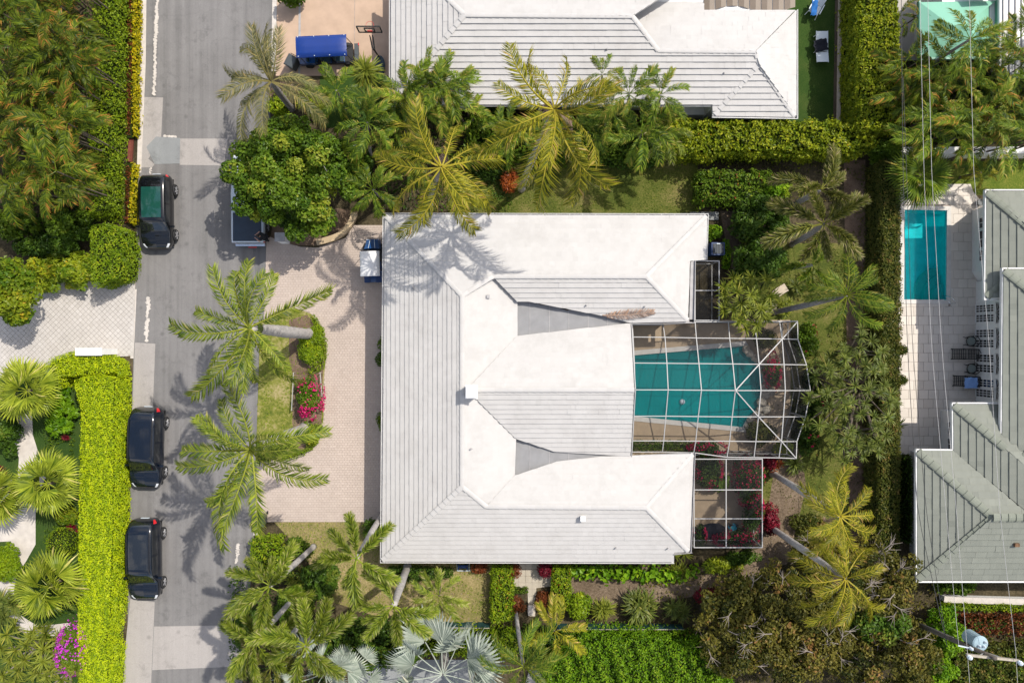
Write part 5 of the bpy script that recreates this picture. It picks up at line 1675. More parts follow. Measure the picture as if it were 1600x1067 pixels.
def cp(ci, k):
    q = cols[ci][k]
    z = q[2] if len(q) > 2 else rows[k][1]
    if ci == 6: z = 2.7
    if ci == 5 and k in 'ad': z = 3.1
    return W(q[0], q[1], z)
for k in RK: cage_beam(cg, [cp(i, k) for i in range(7)])
for i in range(7): cage_beam(cg, [cp(i, k) + np.array([0, 0, -0.004 - 0.002 * (i % 2)]) for k in RK], 0.050 if i else 0.065)
cage_beam(cg, [cp(6, 'n') + [0, 0, .03], cp(5, 'a') + [0, 0, .03], cp(4, 'b') + [0, 0, .03], cp(3, 'r') + [0, 0, .03]], 0.055)
cage_beam(cg, [cp(6, 's') + [0, 0, .03], cp(5, 'd') + [0, 0, .03], cp(4, 'c') + [0, 0, .03], cp(3, 'r') + [0, 0, .03]], 0.055)
for i in range(6):
    for j in range(6):
        P = [cp(i, RK[j]), cp(i + 1, RK[j]), cp(i + 1, RK[j + 1]), cp(i, RK[j + 1])]
        panel(cg, [p - [0, 0, .05] for p in P])
eave = [cp(i, 'n') for i in range(2, 7)] + [cp(6, k) for k in 'abrcd'] + [cp(i, 's') for i in range(6, 2, -1)]
for i, e in enumerate(eave):
    mb = MB(); mb.bar(e * [1, 1, 0] + [0, 0, 0.02], e - [0, 0, 0.06], 0.07); mb.build('post', M['white_paint'], cg)
    if i:
        d = eave[i - 1]
        mid = 1.05
        for zz_ in (0.06, mid):
            mb = MB(); mb.bar(d * [1, 1, 0] + [0, 0, zz_], e * [1, 1, 0] + [0, 0, zz_], 0.05); mb.build('rail', M['white_paint'], cg)
        panel(cg, [d * [1, 1, 0] + [0, 0, .05], e * [1, 1, 0] + [0, 0, .05], e - [0, 0, .06], d - [0, 0, .06]], 'wall_screen')

def flat_cage(label, x0, x1, y0, y1, xs, ys, z=2.7):
    root = thing('pool_cage', label, 'pool cage', W((x0 + x1) / 2, (y0 + y1) / 2, 0))
    X = [x0] + xs + [x1]; Y = [y0] + ys + [y1]
    for x in X: cage_beam(root, [W(x, y0, z), W(x, y1, z)])
    for y in Y: cage_beam(root, [W(x0, y, z - .006), W(x1, y, z - .006)])
    for i in range(len(X) - 1):
        for j in range(len(Y) - 1):
            panel(root, [W(X[i], Y[j], z - .03), W(X[i + 1], Y[j], z - .03), W(X[i + 1], Y[j + 1], z - .03), W(X[i], Y[j + 1], z - .03)])
    cor = [(x0, y0), (x1, y0), (x1, y1), (x0, y1)]
    for i, c in enumerate(cor):
        e = W(c[0], c[1], z); mb = MB(); mb.bar(e * [1, 1, 0], e - [0, 0, .06], 0.08); mb.build('post', M['white_paint'], root)
        d = W(*cor[i - 1], z)
        panel(root, [d * [1, 1, 0] + [0, 0, .05], e * [1, 1, 0] + [0, 0, .05], e - [0, 0, .06], d - [0, 0, .06]], 'wall_screen')
        mb = MB(); mb.bar(d * [1, 1, 0] + [0, 0, 1.0], e * [1, 1, 0] + [0, 0, 1.0], 0.05); mb.build('rail', M['white_paint'], root)
    return root
flat_cage('flat six-panel screen cage over the patio with crimson bougainvillea', 1084.5, 1191, 717, 855, [1134.5], [765, 810])
flat_cage('narrow two-panel screen cage beside the bushy dracaena', 1086, 1123.5, 408, 500.5, [], [454])
mb = MB()

# things under the cages
ball = MB(); ball.lathe([(0.01, -0.17), (0.1, -0.14), (0.17, -0.03), (0.17, 0.05), (0.1, 0.14), (0.01, 0.17)], W(1066, 627.5, 0.0), 14)
tag(ball.build('pool_float', M['chrome'] if False else M['insulator'], smooth=True), 'small pale round float drifting in the teal pool', 'float')
tb = thing('patio_table', 'dark oval patio table under the flat screen cage', 'table', W(1114, 829, 0))
c = W(1114, 829, 0.74)
mb = MB(); an = np.arange(20) / 20 * 6.283
mb.prism([(c[0] + 0.85 * math.cos(a), c[1] + 0.48 * math.sin(a)) for a in an], 0.71, 0.75); mb.build('tabletop', M['towel_navy'], tb)
for i in (-1, 1):
    for j in (-1, 1):
        mb = MB(); mb.bar((c[0] + i * .55, c[1] + j * .28, 0.02), (c[0] + i * .5, c[1] + j * .25, 0.71), 0.05); mb.build('leg', M['iron'], tb)
chx = thing('patio_chair', 'dark patio chair beside the oval table with a turquoise cloth over its seat', 'chair', W(1143, 822, 0))
c = W(1143, 822, 0)
mb = MB(); mb.box((c[0], c[1], 0.43), (0.48, 0.48, 0.05), 0.3); mb.build('seat', M['iron'], chx)
mb = MB(); mb.tube([(c[0] - .25, c[1] + .1, .45), (c[0] - .2, c[1] + .28, .85), (c[0] + .1, c[1] + .33, .9), (c[0] + .24, c[1] + .12, .45)], 0.05, 6); mb.build('backrest', M['iron'], chx)
for i in (-1, 1):
    mb = MB(); mb.bar((c[0] + i * .27 - .03, c[1] - .25, 0.66), (c[0] + i * .27 + .06, c[1] + .2, 0.66), 0.06, 0.03); mb.build('armrest', M['wood_beige'], chx)
    for j in (-1, 1):
        mb = MB(); mb.bar((c[0] + i * .2, c[1] + j * .2, 0.02), (c[0] + i * .2, c[1] + j * .2, .41), 0.04); mb.build('leg', M['iron'], chx)
def cloth(label, px, py, z, w, l, rot, mat, name='towel', cat='towel', ruck=0.05, seed=1, nx=9, ny=9, sag=0.0):
    """crumpled cloth lying at height z"""
    rng = np.random.default_rng(seed); c = W(px, py, z)
    u, v = np.meshgrid(np.linspace(-.5, .5, nx), np.linspace(-.5, .5, ny), indexing='ij')
    x = u * w * (1 + .1 * wob(v * 2, u, seed, 1)); y = v * l * (1 + .1 * wob(u * 2, v, seed + 1, 1))
    zz_ = ruck * (1 + wob(x * 3, y * 3, seed + 2, 1.2)) - sag * (np.abs(u) * 2) ** 4
    cs, sn = math.cos(rot), math.sin(rot)
    V = np.stack([c[0] + x * cs - y * sn, c[1] + x * sn + y * cs, z + zz_], -1).reshape(-1, 3)
    i = (np.arange(nx - 1)[:, None] * ny + np.arange(ny - 1)[None, :]).reshape(-1, 1)
    mb = MB(); mb.add(V, np.concatenate([i, i + ny, i + ny + 1, i + 1], 1))
    return tag(mb.build(name, M[mat], smooth=True), label, cat)
cloth('turquoise cloth draped on the patio chair under the flat cage', 1144.5, 824, 0.47, 0.46, 0.42, 0.5, 'turquoise', seed=3, ruck=0.06)
# rocks round the bay end of the pool
rng = np.random.default_rng(11)
i = 0
for q in [(1166, 545), (1171, 552), (1177, 558), (1183, 563), (1188, 570), (1193, 582), (1196, 592), (1196, 604), (1195, 616), (1191, 628), (1187, 638), (1180, 648), (1172, 656), (1166, 664), (1197, 575), (1200, 600), (1201, 588), (1196, 640), (1204, 612), (1190, 652), (1184, 560), (1203, 578)]:
    c = W(q[0] + rng.normal(), q[1] + rng.normal(), 0.05); r = 0.20 + 0.15 * rng.random()
    n = 46
    d = nrm(rng.normal(size=(n, 3)))
    import bmesh
    bm = bmesh.new()
    for p in d: bm.verts.new(tuple(np.array(p) * r * np.array([1, .8 + .3 * rng.random(), .6]) + c + [0, 0, r * .3]))
    bmesh.ops.convex_hull(bm, input=bm.verts)
    me = bpy.data.meshes.new('boulder'); bm.to_mesh(me); bm.free(); me.materials.append(M['rock'])
    o = link('boulder', me); tag(o, 'pale coral boulder edging the bay end of the teal pool', 'rock', 'boulders round the end of the teal pool')

# ------------------------------------------------------------------ vehicles
def catmull(P, sub):
    P = np.asarray(P, float); n = len(P)
    out = []
    for i in range(n - 1):
        p0, p1, p2, p3 = P[max(i - 1, 0)], P[i], P[i + 1], P[min(i + 2, n - 1)]
        for k in range(sub):
            t = k / sub
            out.append(0.5 * (2 * p1 + (p2 - p0) * t + (2 * p0 - 5 * p1 + 4 * p2 - p3) * t * t + (3 * p1 - p0 - 3 * p2 + p3) * t ** 3))
    out.append(P[-1])
    return np.array(out)

def rotz(v, a):
    cs, sn = math.cos(a), math.sin(a)
    return np.asarray(v) @ np.array([[cs, sn, 0], [-sn, cs, 0], [0, 0, 1]])

class Body:
    """lofted car body; stations rear to front: (y, half width, sill z, belt z, roof z, roof half width)"""
    def __init__(s, st, origin, yaw, sub=5):
        A = []
        for y, w, z0, zb, zt, wr in st:
            A.append([[w * .86, y, z0], [w * .99, y, z0 + (zb - z0) * .35], [w, y, z0 + (zb - z0) * .72], [w * .955, y, zb], [(w * .955 + wr) / 2 + .015, y, (zb + zt) / 2 + (.02 if zt - zb > .3 else .02)], [wr, y, zt - .05 * min(1, (zt - zb) / .3)], [wr * .55, y, zt], [0, y, zt + .012]])
        A = np.array(A)                                        # stations x 8 x 3
        A = catmull(A, sub)
        B = catmull(A.transpose(1, 0, 2), 3).transpose(1, 0, 2)
        s.g = B; s.o = np.array(origin, float); s.yaw = yaw; s.sub = sub
        du = np.gradient(B, axis=0); dv = np.gradient(B, axis=1)
        nn = np.cross(du, dv); s.n = nrm(nn)
        if s.n[len(B) // 2, -1, 2] < 0: s.n = -s.n
        mid = B.copy()
    def to(s, v): return rotz(v, s.yaw) + s.o
    def patch(s, i0, i1, j0, j1, off, mirror):
        """surface patch in station and section index units (floats)"""
        ii = np.linspace(i0, i1, 9); jj = np.linspace(j0, j1, 9)
        def samp(G, i, j):
            a, b = int(min(i, G.shape[0] - 1.001)), int(min(j, G.shape[1] - 1.001)); f, g_ = i - a, j - b
            return (G[a, b] * (1 - f) * (1 - g_) + G[a + 1, b] * f * (1 - g_) + G[a, b + 1] * (1 - f) * g_ + G[a + 1, b + 1] * f * g_)
        v = np.array([[samp(s.g, i, j) + samp(s.n, i, j) * off for j in jj] for i in ii]).reshape(-1, 3)
        k = (np.arange(8)[:, None] * 9 + np.arange(8)[None, :]).reshape(-1, 1)
        f = np.concatenate([k, k + 9, k + 10, k + 1], 1)
        if mirror: v = v * [-1, 1, 1]; f = f[:, ::-1]
        return s.to(v), f
    def body(s, mb):
        G = s.g; n, m = G.shape[:2]
        for mir in (False, True):
            v = (G * ([-1, 1, 1] if mir else [1, 1, 1])).reshape(-1, 3)
            k = (np.arange(n - 1)[:, None] * m + np.arange(m - 1)[None, :]).reshape(-1, 1)
            f = np.concatenate([k, k + m, k + m + 1, k + 1], 1)
            if mir: f = f[:, ::-1]
            mb.add(s.to(v), f)
            for e in (0, n - 1):
                row = G[e] * ([-1, 1, 1] if mir else [1, 1, 1])
                c = np.array([0, row[0][1], row[0][2]])
                vv = np.vstack([row, c]); mb.add(s.to(vv), [list(range(m)) + [m]])
    def win(s, root, name, i0, i1, j0, j1, mat, off=0.012, both=True, one=None):
        S, Q = s.sub, 3
        if both == 'centre':
            mb = MB()
            for mir in (False, True): mb.add(*s.patch(i0 * S, i1 * S, j0 * Q, j1 * Q, off, mir))
            return [mb.build(name, M[mat], root, smooth=True)]
        out = []
        for mir in (False, True):
            mb = MB(); mb.add(*s.patch(i0 * S, i1 * S, j0 * Q, j1 * Q, off, mir)); out.append(mb.build(name, M[mat], root, smooth=True))
        return out

def wheel(root, c, yaw, r=0.36, w=0.24, side=1, rim='alloy'):
    ax = rotz([side, 0, 0], yaw)
    mb = MB(); mb.lathe([(r * .62, -w / 2), (r * .95, -w / 2), (r, -w * .35), (r, w * .35), (r * .95, w / 2), (r * .66, w / 2), (r * .62, w * .3)], c, 22, ax)
    t = mb.build('wheel', M['tyre'], root)
    mb = MB(); mb.lathe([(0.02, w * .30), (r * .6, w * .22), (r * .66, w * .46), (r * .62, w * .49)], c, 20, ax)
    rm = mb.build('rim', M['black_plastic'], t)
    q = Vector((0, 0, 1)).rotation_difference(Vector(ax)).to_matrix(); q = np.array(q)
    mb = MB()
    for k in range(5):
        a = k * 6.283 / 5
        p0 = np.array([0.03 * math.cos(a), 0.03 * math.sin(a), w * .44]); p1 = np.array([r * .62 * math.cos(a), r * .62 * math.sin(a), w * .46])
        mb.bar(q @ p0 + c, q @ p1 + c, 0.085, 0.05)
    mb.lathe([(0.01, w * .5), (0.07, w * .47), (0.07, w * .3)], c, 10, ax)
    mb.lathe([(r * .60, w * .44), (r * .67, w * .50), (r * .70, w * .44)], c, 20, ax)
    mb.build('spoke', M[rim], t)

def suv(label, px, py, yaw, L, Wd, H, paint, sunroof=None, rails=True, seed=1, wr=0.76):
    o = W(px, py, 0.75); o[2] = 0
    root = thing('parked_car', label, 'car', o, 'dark cars parked along the hedge side of the road')
    w = Wd / 2; k = H / 1.7
    st = [(-.500, .50 * w, .50, .74, .80, .38 * w), (-.488, .72 * w, .42, .90, 1.05 * k, .56 * w), (-.462, .86 * w, .36, 1.00, 1.36 * k, .65 * w), (-.42, .94 * w, .32, 1.03, 1.55 * k, .70 * w), (-.34, .975 * w, .30, 1.04, 1.66 * k, wr * w),
          (-.18, .985 * w, .28, 1.03, 1.70 * k, (wr + .02) * w), (.04, .985 * w, .28, 1.01, 1.68 * k, (wr + .02) * w), (.15, .98 * w, .28, 1.00, 1.57 * k, (wr - .01) * w), (.275, .97 * w, .29, .99, 1.09, .80 * w),
          (.36, .955 * w, .30, .95, 1.03, .78 * w), (.43, .89 * w, .32, .88, .94, .70 * w), (.475, .75 * w, .36, .78, .82, .57 * w), (.492, .58 * w, .42, .66, .70, .44 * w), (.50, .38 * w, .48, .58, .60, .28 * w)]
    B = Body([(a * L, b, c, d, e, f) for a, b, c, d, e, f in st], o, yaw)
    mb = MB(); B.body(mb); mb.build('body', M[paint], root, smooth=True)
    B.win(root, 'windscreen', 7.08, 7.93, 4.9, 7.0, 'glass_dark', both='centre')
    B.win(root, 'rear_window', 1.5, 2.9, 5.1, 7.0, 'glass_dark', both='centre')
    B.win(root, 'side_window', 3.5, 5.4, 3.25, 4.75, 'glass_dark'); B.win(root, 'side_window', 5.5, 7.1, 3.25, 4.75, 'glass_dark')
    if sunroof: B.win(root, 'sunroof', sunroof[0], sunroof[1], 5.55, 7.0, sunroof[2], 0.010, both='centre')
    B.win(root, 'headlight', 10.0, 11.2, 3.1, 4.8, 'clear_lens', 0.010); B.win(root, 'tail_light', 1.0, 2.4, 3.0, 4.1, 'red_lens', 0.012)
    for s in (-1, 1):
        for yy in (-.30, .305):
            c = B.to([s * (w * .985 - .07), yy * L, .36]); wheel(root, c, yaw, .37, .25, s)
        p = B.to([s * (w + .09), .21 * L, 1.06]); mb = MB(); mb.box(p, (.22, .12, .15), yaw); mb.bar(B.to([s * w * .9, .215 * L, 1.03]), B.to([s * (w + .02), .212 * L, 1.05]), .06); mb.build('mirror', M[paint], root)
        if rails:
            pts = B.to([[s * wr * w * .93, y * L, 1.70 * k + .05 - abs(y + .1) ** 2 * .6] for y in np.linspace(-.36, .13, 8)]); mb = MB(); mb.tube(pts, .022, 6); mb.build('roof_rail', M['black_plastic'], root)
    mb = MB(); mb.box(B.to([0, .497 * L, .55]), (w * 1.1, .06, .22), yaw); mb.build('grille', M['black_plastic'], root)
    mb = MB(); mb.box(B.to([0, -.502 * L, .72]), (.5, .03, .14), yaw); mb.build('number_plate', M['insulator'], root)
    for s in (-.3, .25):
        mb = MB(); mb.bar(B.to([s * w * .6, .262 * L, 1.115]), B.to([s * w * .6 + .5, .245 * L, 1.16]), .02); mb.build('wiper', M['black_plastic'], root)
    mb = MB(); mb.box(B.to([0, 0, .30]), (w * 1.7, L * .9, .12), yaw); mb.build('underbody', M['black_plastic'], root)
    return root
PI = math.pi
suv('black car with a green glass roof panel parked below the yellow croton strip', 245.5, 331, PI + 0.01, 4.62, 1.98, 1.62, 'paint_black', (4.3, 6.5, 'glass_green'), False)
suv('dark car with a long glossy roof parked beside the middle of the lime hedge', 230, 699, PI - 0.03, 5.05, 1.98, 1.78, 'paint_navy', (4.0, 6.4, 'paint_navy'), True, 2, .78)
suv('dark navy car parked furthest down the lime hedge by the concrete patch', 227, 873, PI + 0.005, 5.05, 1.96, 1.74, 'paint_navy', (4.0, 6.3, 'glass_dark'), True, 3, .76)

# pickup under the tree
o = W(389, 309, 0.8); o[2] = 0
pk = thing('pickup_truck', 'pale pickup truck with a navy bed cover, half hidden under the spreading tree', 'pickup truck', o)
L, w, yaw = 5.55, 1.0, 0.0
st = [(-.5, .93, .50, .98, 1.02, .90), (-.49, .97, .42, 1.08, 1.11, .93), (-.30, .99, .40, 1.10, 1.13, .95), (-.165, .99, .38, 1.10, 1.13, .95), (-.16, .99, .38, 1.10, 1.14, .93)]
B = Body([(a * L, b * w, c, d, e, f * w) for a, b, c, d, e, f in st], o, yaw, 4)
mb = MB(); B.body(mb); mb.build('bed', M['paint_white'], pk, smooth=True)
mb = MB(); mb.box((o[0], o[1] - .335 * L, 1.165), (1.72, 1.74, .035)); cv = mb.build('bed_cover', M['tonneau'], pk)
mb = MB()
for yy in (-.40, -.27): mb.box((o[0], o[1] + yy * L, 1.187), (1.70, .03, .012))
mb.build('cover_rib', M['tonneau'], cv)
st = [(-.158, .985, .38, 1.10, 1.16, .88), (-.15, .99, .36, 1.12, 1.68, .74), (-.12, .99, .36, 1.12, 1.80, .75), (.02, .99, .36, 1.10, 1.84, .76), (.13, .985, .36, 1.08, 1.74, .74), (.235, .98, .36, 1.08, 1.18, .82), (.38, .97, .38, 1.04, 1.10, .80), (.475, .90, .42, .95, 1.0, .70), (.5, .74, .5, .75, .78, .6)]
B = Body([(a * L, b * w, c, d, e, f * w) for a, b, c, d, e, f in st], o, yaw)
mb = MB(); B.body(mb); mb.build('cab', M['paint_white'], pk, smooth=True)
B.win(pk, 'windscreen', 4.1, 4.92, 4.9, 7.0, 'glass_dark', both='centre'); B.win(pk, 'rear_window', .3, .9, 5.0, 7, 'glass_dark', both='centre')
B.win(pk, 'side_window', 1.6, 2.9, 3.25, 4.7, 'glass_dark'); B.win(pk, 'side_window', 3.0, 4.1, 3.25, 4.7, 'glass_dark'); B.win(pk, 'headlight', 6.6, 7.3, 3.1, 5, 'clear_lens')
for s in (-1, 1):
    for yy in (-.31, .315): wheel(pk, np.array([o[0] + s * .93, o[1] + yy * L, .40]), 0, .40, .27, s)
    mb = MB(); mb.box((o[0] + s * .93, o[1] - .497 * L, .82), (.12, .07, .30)); mb.build('tail_light', M['red_lens'], pk)
    mb = MB(); mb.box((o[0] + s * 1.10, o[1] + .17 * L, 1.2), (.2, .12, .18)); mb.build('mirror', M['black_plastic'], pk)
mb = MB(); mb.box((o[0], o[1] - .52 * L, .5), (1.8, .16, .16)); mb.build('bumper', M['chrome'], pk)
mb = MB(); mb.box((o[0] + .1, o[1] - .545 * L, .42), (.5, .05, .12)); mb.build('tow_bar', M['red_paint'], pk)

# golf carts
def cart(label, px, py, yaw, L, Wd, top, seats, roofmat, bodymat, seatmat, roof, hood=True, sag=0.02):
    """roof: (y0, y1) of the canopy along the cart; seats: list of y"""
    o = W(px, py, 0.6); o[2] = 0
    root = thing('golf_cart', label, 'golf cart', o)
    T = lambda v: rotz(v, yaw) + o
    w = Wd / 2
    mb = MB(); v = rotz(np.array([[-w * .9, -L * .47, .3], [w * .9, -L * .47, .3], [w * .9, L * .40, .3], [-w * .9, L * .40, .3]]), yaw)[:, :2] + o[:2]
    mb.prism(v, .26, .40); mb.build('floor', M['black_plastic'], root)
    if hood:
        mb = MB(); y0, y1 = L * .27, L * .5
        v = np.array([[-w * .88, y0, .4], [w * .88, y0, .4], [w * .74, y1, .34], [-w * .74, y1, .34], [-w * .80, y0, .98], [w * .80, y0, .98], [w * .60, y1 * .97, .62], [-w * .60, y1 * .97, .62], [-w * .34, y0 + .02, 1.03], [w * .34, y0 + .02, 1.03], [w * .22, y1 * .99, .68], [-w * .22, y1 * .99, .68]])
        mb.add(T(v), [[0, 4, 8, 9, 5, 1], [0, 3, 7, 4], [1, 5, 6, 2], [3, 2, 6, 10, 11, 7], [4, 7, 11, 8], [8, 11, 10, 9], [9, 10, 6, 5]]); mb.build('cowl', M[bodymat], root)
        for s in (-1, 1):
            mb = MB(); mb.bar(T([s * w * .34, y0 + .03, 1.04]), T([s * w * .22, y1 * .98, .69]), .025); mb.build('cowl_trim', M['insulator'], root)
            mb = MB(); mb.box(T([s * w * .5, y1 * .985, .5]), (.18, .05, .12), yaw); mb.build('headlight', M['clear_lens'], root)
        mb = MB(); mb.tube([T([-w * .4, y0 - .05, .95]), T([-w * .4, y0 - .25, 1.0])], .02, 6)
        an = np.arange(13) / 12 * 6.283
        mb.tube([T([-w * .4 + .17 * math.cos(a), y0 - .27 + .06 * math.sin(a), 1.02 + .15 * math.sin(a)]) for a in an], .016, 5, cap=False); mb.build('steering_wheel', M['black_plastic'], root)
    for y in seats:
        mb = MB(); mb.box(T([0, y, .62]), (Wd * .84, .46, .14), yaw); mb.build('seat', M[seatmat], root)
        mb = MB(); mb.box(T([0, y, .48]), (Wd * .84, .52, .16), yaw); mb.build('seat_base', M[bodymat], root)
        mb = MB(); mb.box(T([0, y - .27, .92]), (Wd * .82, .10, .44), yaw); mb.build('backrest', M[seatmat], root)
    for y0, y1 in ((-L * .47, -L * .22),):
        mb = MB(); mb.box(T([0, (y0 + y1) / 2, .56]), (Wd * .94, y1 - y0, .32), yaw); mb.build('rear_body', M[bodymat], root)
    for s in (-1, 1):
        for y in (-L * .33, L * .31): wheel(root, T([s * (w - .08), y, .25]), yaw, .25, .2, s, 'black_plastic' if bodymat != 'black_plastic' else 'alloy')
        for y, yy in ((roof[0] + .12, roof[0] + .22), (roof[1] - .08, roof[1] + .12)):
            mb = MB(); mb.tube([T([s * w * .8, yy, .5]), T([s * w * .8, y, top - .04])], .022, 6); mb.build('canopy_post', M['black_plastic'], root)
    n = 11; y0, y1 = roof
    u, v = np.meshgrid(np.linspace(-1, 1, n), np.linspace(0, 1, n), indexing='ij')
    e = np.maximum(np.abs(u), np.abs(2 * v - 1))
    X = u * w * 1.0; Y = y0 + (y1 - y0) * v; Z = top + .10 * (1 - np.abs(u) ** 2.6) - .07 * np.clip((e - .82) / .18, 0, 1) ** 2 + sag * np.cos(u * 9) * .4
    V = T(np.stack([X, Y, Z], -1).reshape(-1, 3)); k = (np.arange(n - 1)[:, None] * n + np.arange(n - 1)[None, :]).reshape(-1, 1)
    mb = MB(); mb.add(V, np.concatenate([k, k + n, k + n + 1, k + 1], 1))
    V2 = V - [0, 0, .05]; mb.add(V2, np.concatenate([k + 1, k + n + 1, k + n, k], 1))
    rim = [(0, j) for j in range(n)] + [(i, n - 1) for i in range(1, n)] + [(n - 1, j) for j in range(n - 2, -1, -1)] + [(i, 0) for i in range(n - 2, 0, -1)]
    idx = [i * n + j for i, j in rim]; m = len(idx)
    mb.add(np.vstack([V[idx], V2[idx]]), [[i, (i + 1) % m, m + (i + 1) % m, m + i] for i in range(m)])
    ro = mb.build('canopy', M[roofmat], root, smooth=True)
    mb = MB()
    for s in (-1, 1):
        for f in (.04, .36, .66, .96): mb.box(T([s * w * .9, y0 + (y1 - y0) * f, top + .01]), (.045, .045, .03), yaw)
    mb.build('canopy_bolt', M['insulator'], ro, kind='stuff')
    return root, T
bc, T = cart('long blue golf cart with a royal blue canopy on the peach driveway', 513, 84, -PI / 2 + 0.045, 3.75, 1.30, 1.92, [-.95, -.1, .72], 'royal_blue', 'blue_body', 'dark_teal', (-1.66, 1.40), hood=False)
mb = MB(); mb.box(T([0, 1.75, .48]), (1.1, .25, .22), -PI / 2 + .045); mb.build('front_tray', M['bin'], bc)
for s in (-1, 1):
    mb = MB(); mb.box(T([s * .5, 1.89, .55]), (.16, .05, .10), -PI / 2 + .045); mb.build('marker_lamp', M['red_lens'], bc)
wc, T = cart('small golf cart with a white canopy and blue cowl beside the white house', 583, 408.5, 0.03, 2.75, 1.18, 1.86, [-.30], 'white_canopy', 'blue_body', 'blue_seat', (-1.02, .50), sag=0.0)
for s in (-1, 1):
    mb = MB(); mb.box(T([s * .36, -1.12, .70]), (.36, .40, .12), .03); mb.build('rear_seat', M['blue_seat'], wc)

# person by the pickup
def person(label, px, py, yaw, mats, pose):
    o = W(px, py, 0)
    root = thing('person', label, 'person', o)
    J, Rr, E = pose
    def skin(name, keys, edges, mat):
        me = bpy.data.meshes.new(name)
        ids = {k: i for i, k in enumerate(keys)}
        vs = rotz(np.array([J[k] for k in keys], float), yaw) + o
        me.from_pydata([tuple(q) for q in vs], [(ids[a], ids[b]) for a, b in edges], [])
        ob = bpy.data.objects.new(name, me); COL.objects.link(ob)
        md = ob.modifiers.new('skin', 'SKIN'); md.use_smooth_shade = True
        for i, k in enumerate(keys):
            me.skin_vertices[0].data[i].radius = (Rr[k], Rr[k])
        me.skin_vertices[0].data[0].use_root = True
        sd = ob.modifiers.new('sub', 'SUBSURF'); sd.levels = 1; sd.render_levels = 1
        dg = bpy.context.evaluated_depsgraph_get()
        m2 = bpy.data.meshes.new_from_object(ob.evaluated_get(dg))
        bpy.data.objects.remove(ob)
        m2.materials.clear(); m2.materials.append(M[mat])
        return link(name, m2, root)
    for name, keys, edges, mat in mats: skin(name, keys, edges, mat)
    return root, o
J = {'pel': (0, 0, .95), 'chest': (0, .10, 1.30), 'neck': (0, .16, 1.47), 'jaw': (0, .20, 1.55), 'head': (0, .21, 1.66), 'top': (0, .19, 1.74),
     'hl': (-.10, 0, .92), 'kl': (-.12, .05, .50), 'al': (-.12, 0, .09), 'tl': (-.13, .16, .04), 'hr': (.10, 0, .92), 'kr': (.12, .05, .50), 'ar': (.12, -.03, .09), 'tr': (.13, .13, .04),
     'sl': (-.20, .12, 1.40), 'el': (-.30, .26, 1.20), 'wl': (-.09, .48, 1.16), 'pl': (-.04, .56, 1.16),
     'sr': (.20, .12, 1.40), 'er': (.32, .24, 1.20), 'wr': (.14, .47, 1.16), 'pr': (.10, .55, 1.16)}
Rr = dict(pel=.12, chest=.115, neck=.055, jaw=.08, head=.095, top=.06, hl=.095, kl=.065, al=.045, tl=.035, hr=.095, kr=.065, ar=.045, tr=.035, sl=.05, el=.046, wl=.032, pl=.035, sr=.05, er=.046, wr=.032, pr=.035)
for s, wv, pv in (('l', J['wl'], J['pl']), ('r', J['wr'], J['pr'])):
    for k in range(5):
        sx = (-1 if s == 'l' else 1)
        if k < 4:
            b0 = np.array(pv) + [(k - 1.5) * .018, .02, 0]; ln = (.055, .065, .062, .05)[k]
            J[s + 'f%d' % k] = tuple(b0 + [0, .02, 0]); J[s + 'g%d' % k] = tuple(b0 + [0, .02 + ln * .6, -.012]); J[s + 'h%d' % k] = tuple(b0 + [0, .02 + ln, -.035])
        else:
            b0 = np.array(pv) + [-sx * .035, -.02, 0]; J[s + 'f4'] = tuple(b0); J[s + 'g4'] = tuple(b0 + [-sx * .025, .03, -.01]); J[s + 'h4'] = tuple(b0 + [-sx * .03, .055, -.02])
        for q in 'fgh': Rr[s + q + str(k)] = .0095
hand = lambda s: ([s + q + str(k) for k in range(5) for q in 'fgh'], [('p' + s, s + 'f%d' % k) for k in range(5)] + [(s + 'f%d' % k, s + 'g%d' % k) for k in range(5)] + [(s + 'g%d' % k, s + 'h%d' % k) for k in range(5)])
hl_, hle = hand('l'); hr_, hre = hand('r')
body_keys = ['pel', 'chest', 'neck', 'jaw', 'head', 'top', 'hl', 'kl', 'al', 'tl', 'hr', 'kr', 'ar', 'tr', 'sl', 'el', 'wl', 'pl', 'sr', 'er', 'wr', 'pr'] + hl_ + hr_
body_edges = [('pel', 'chest'), ('chest', 'neck'), ('neck', 'jaw'), ('jaw', 'head'), ('head', 'top'), ('pel', 'hl'), ('hl', 'kl'), ('kl', 'al'), ('al', 'tl'), ('pel', 'hr'), ('hr', 'kr'), ('kr', 'ar'), ('ar', 'tr'),
              ('chest', 'sl'), ('sl', 'el'), ('el', 'wl'), ('wl', 'pl'), ('chest', 'sr'), ('sr', 'er'), ('er', 'wr'), ('wr', 'pr')] + hle + hre
pr_, po = person('person in dark clothes leaning bare forearms on the corner of the pickup bed', 421, 374, PI / 2, [('body', body_keys, body_edges, 'skin')], (J, Rr, None))
def sub(keys, grow):
    JJ = dict(J); RR = {k: Rr[k] + grow for k in Rr}
    return JJ, RR
R2 = {k: Rr[k] + .016 for k in Rr}
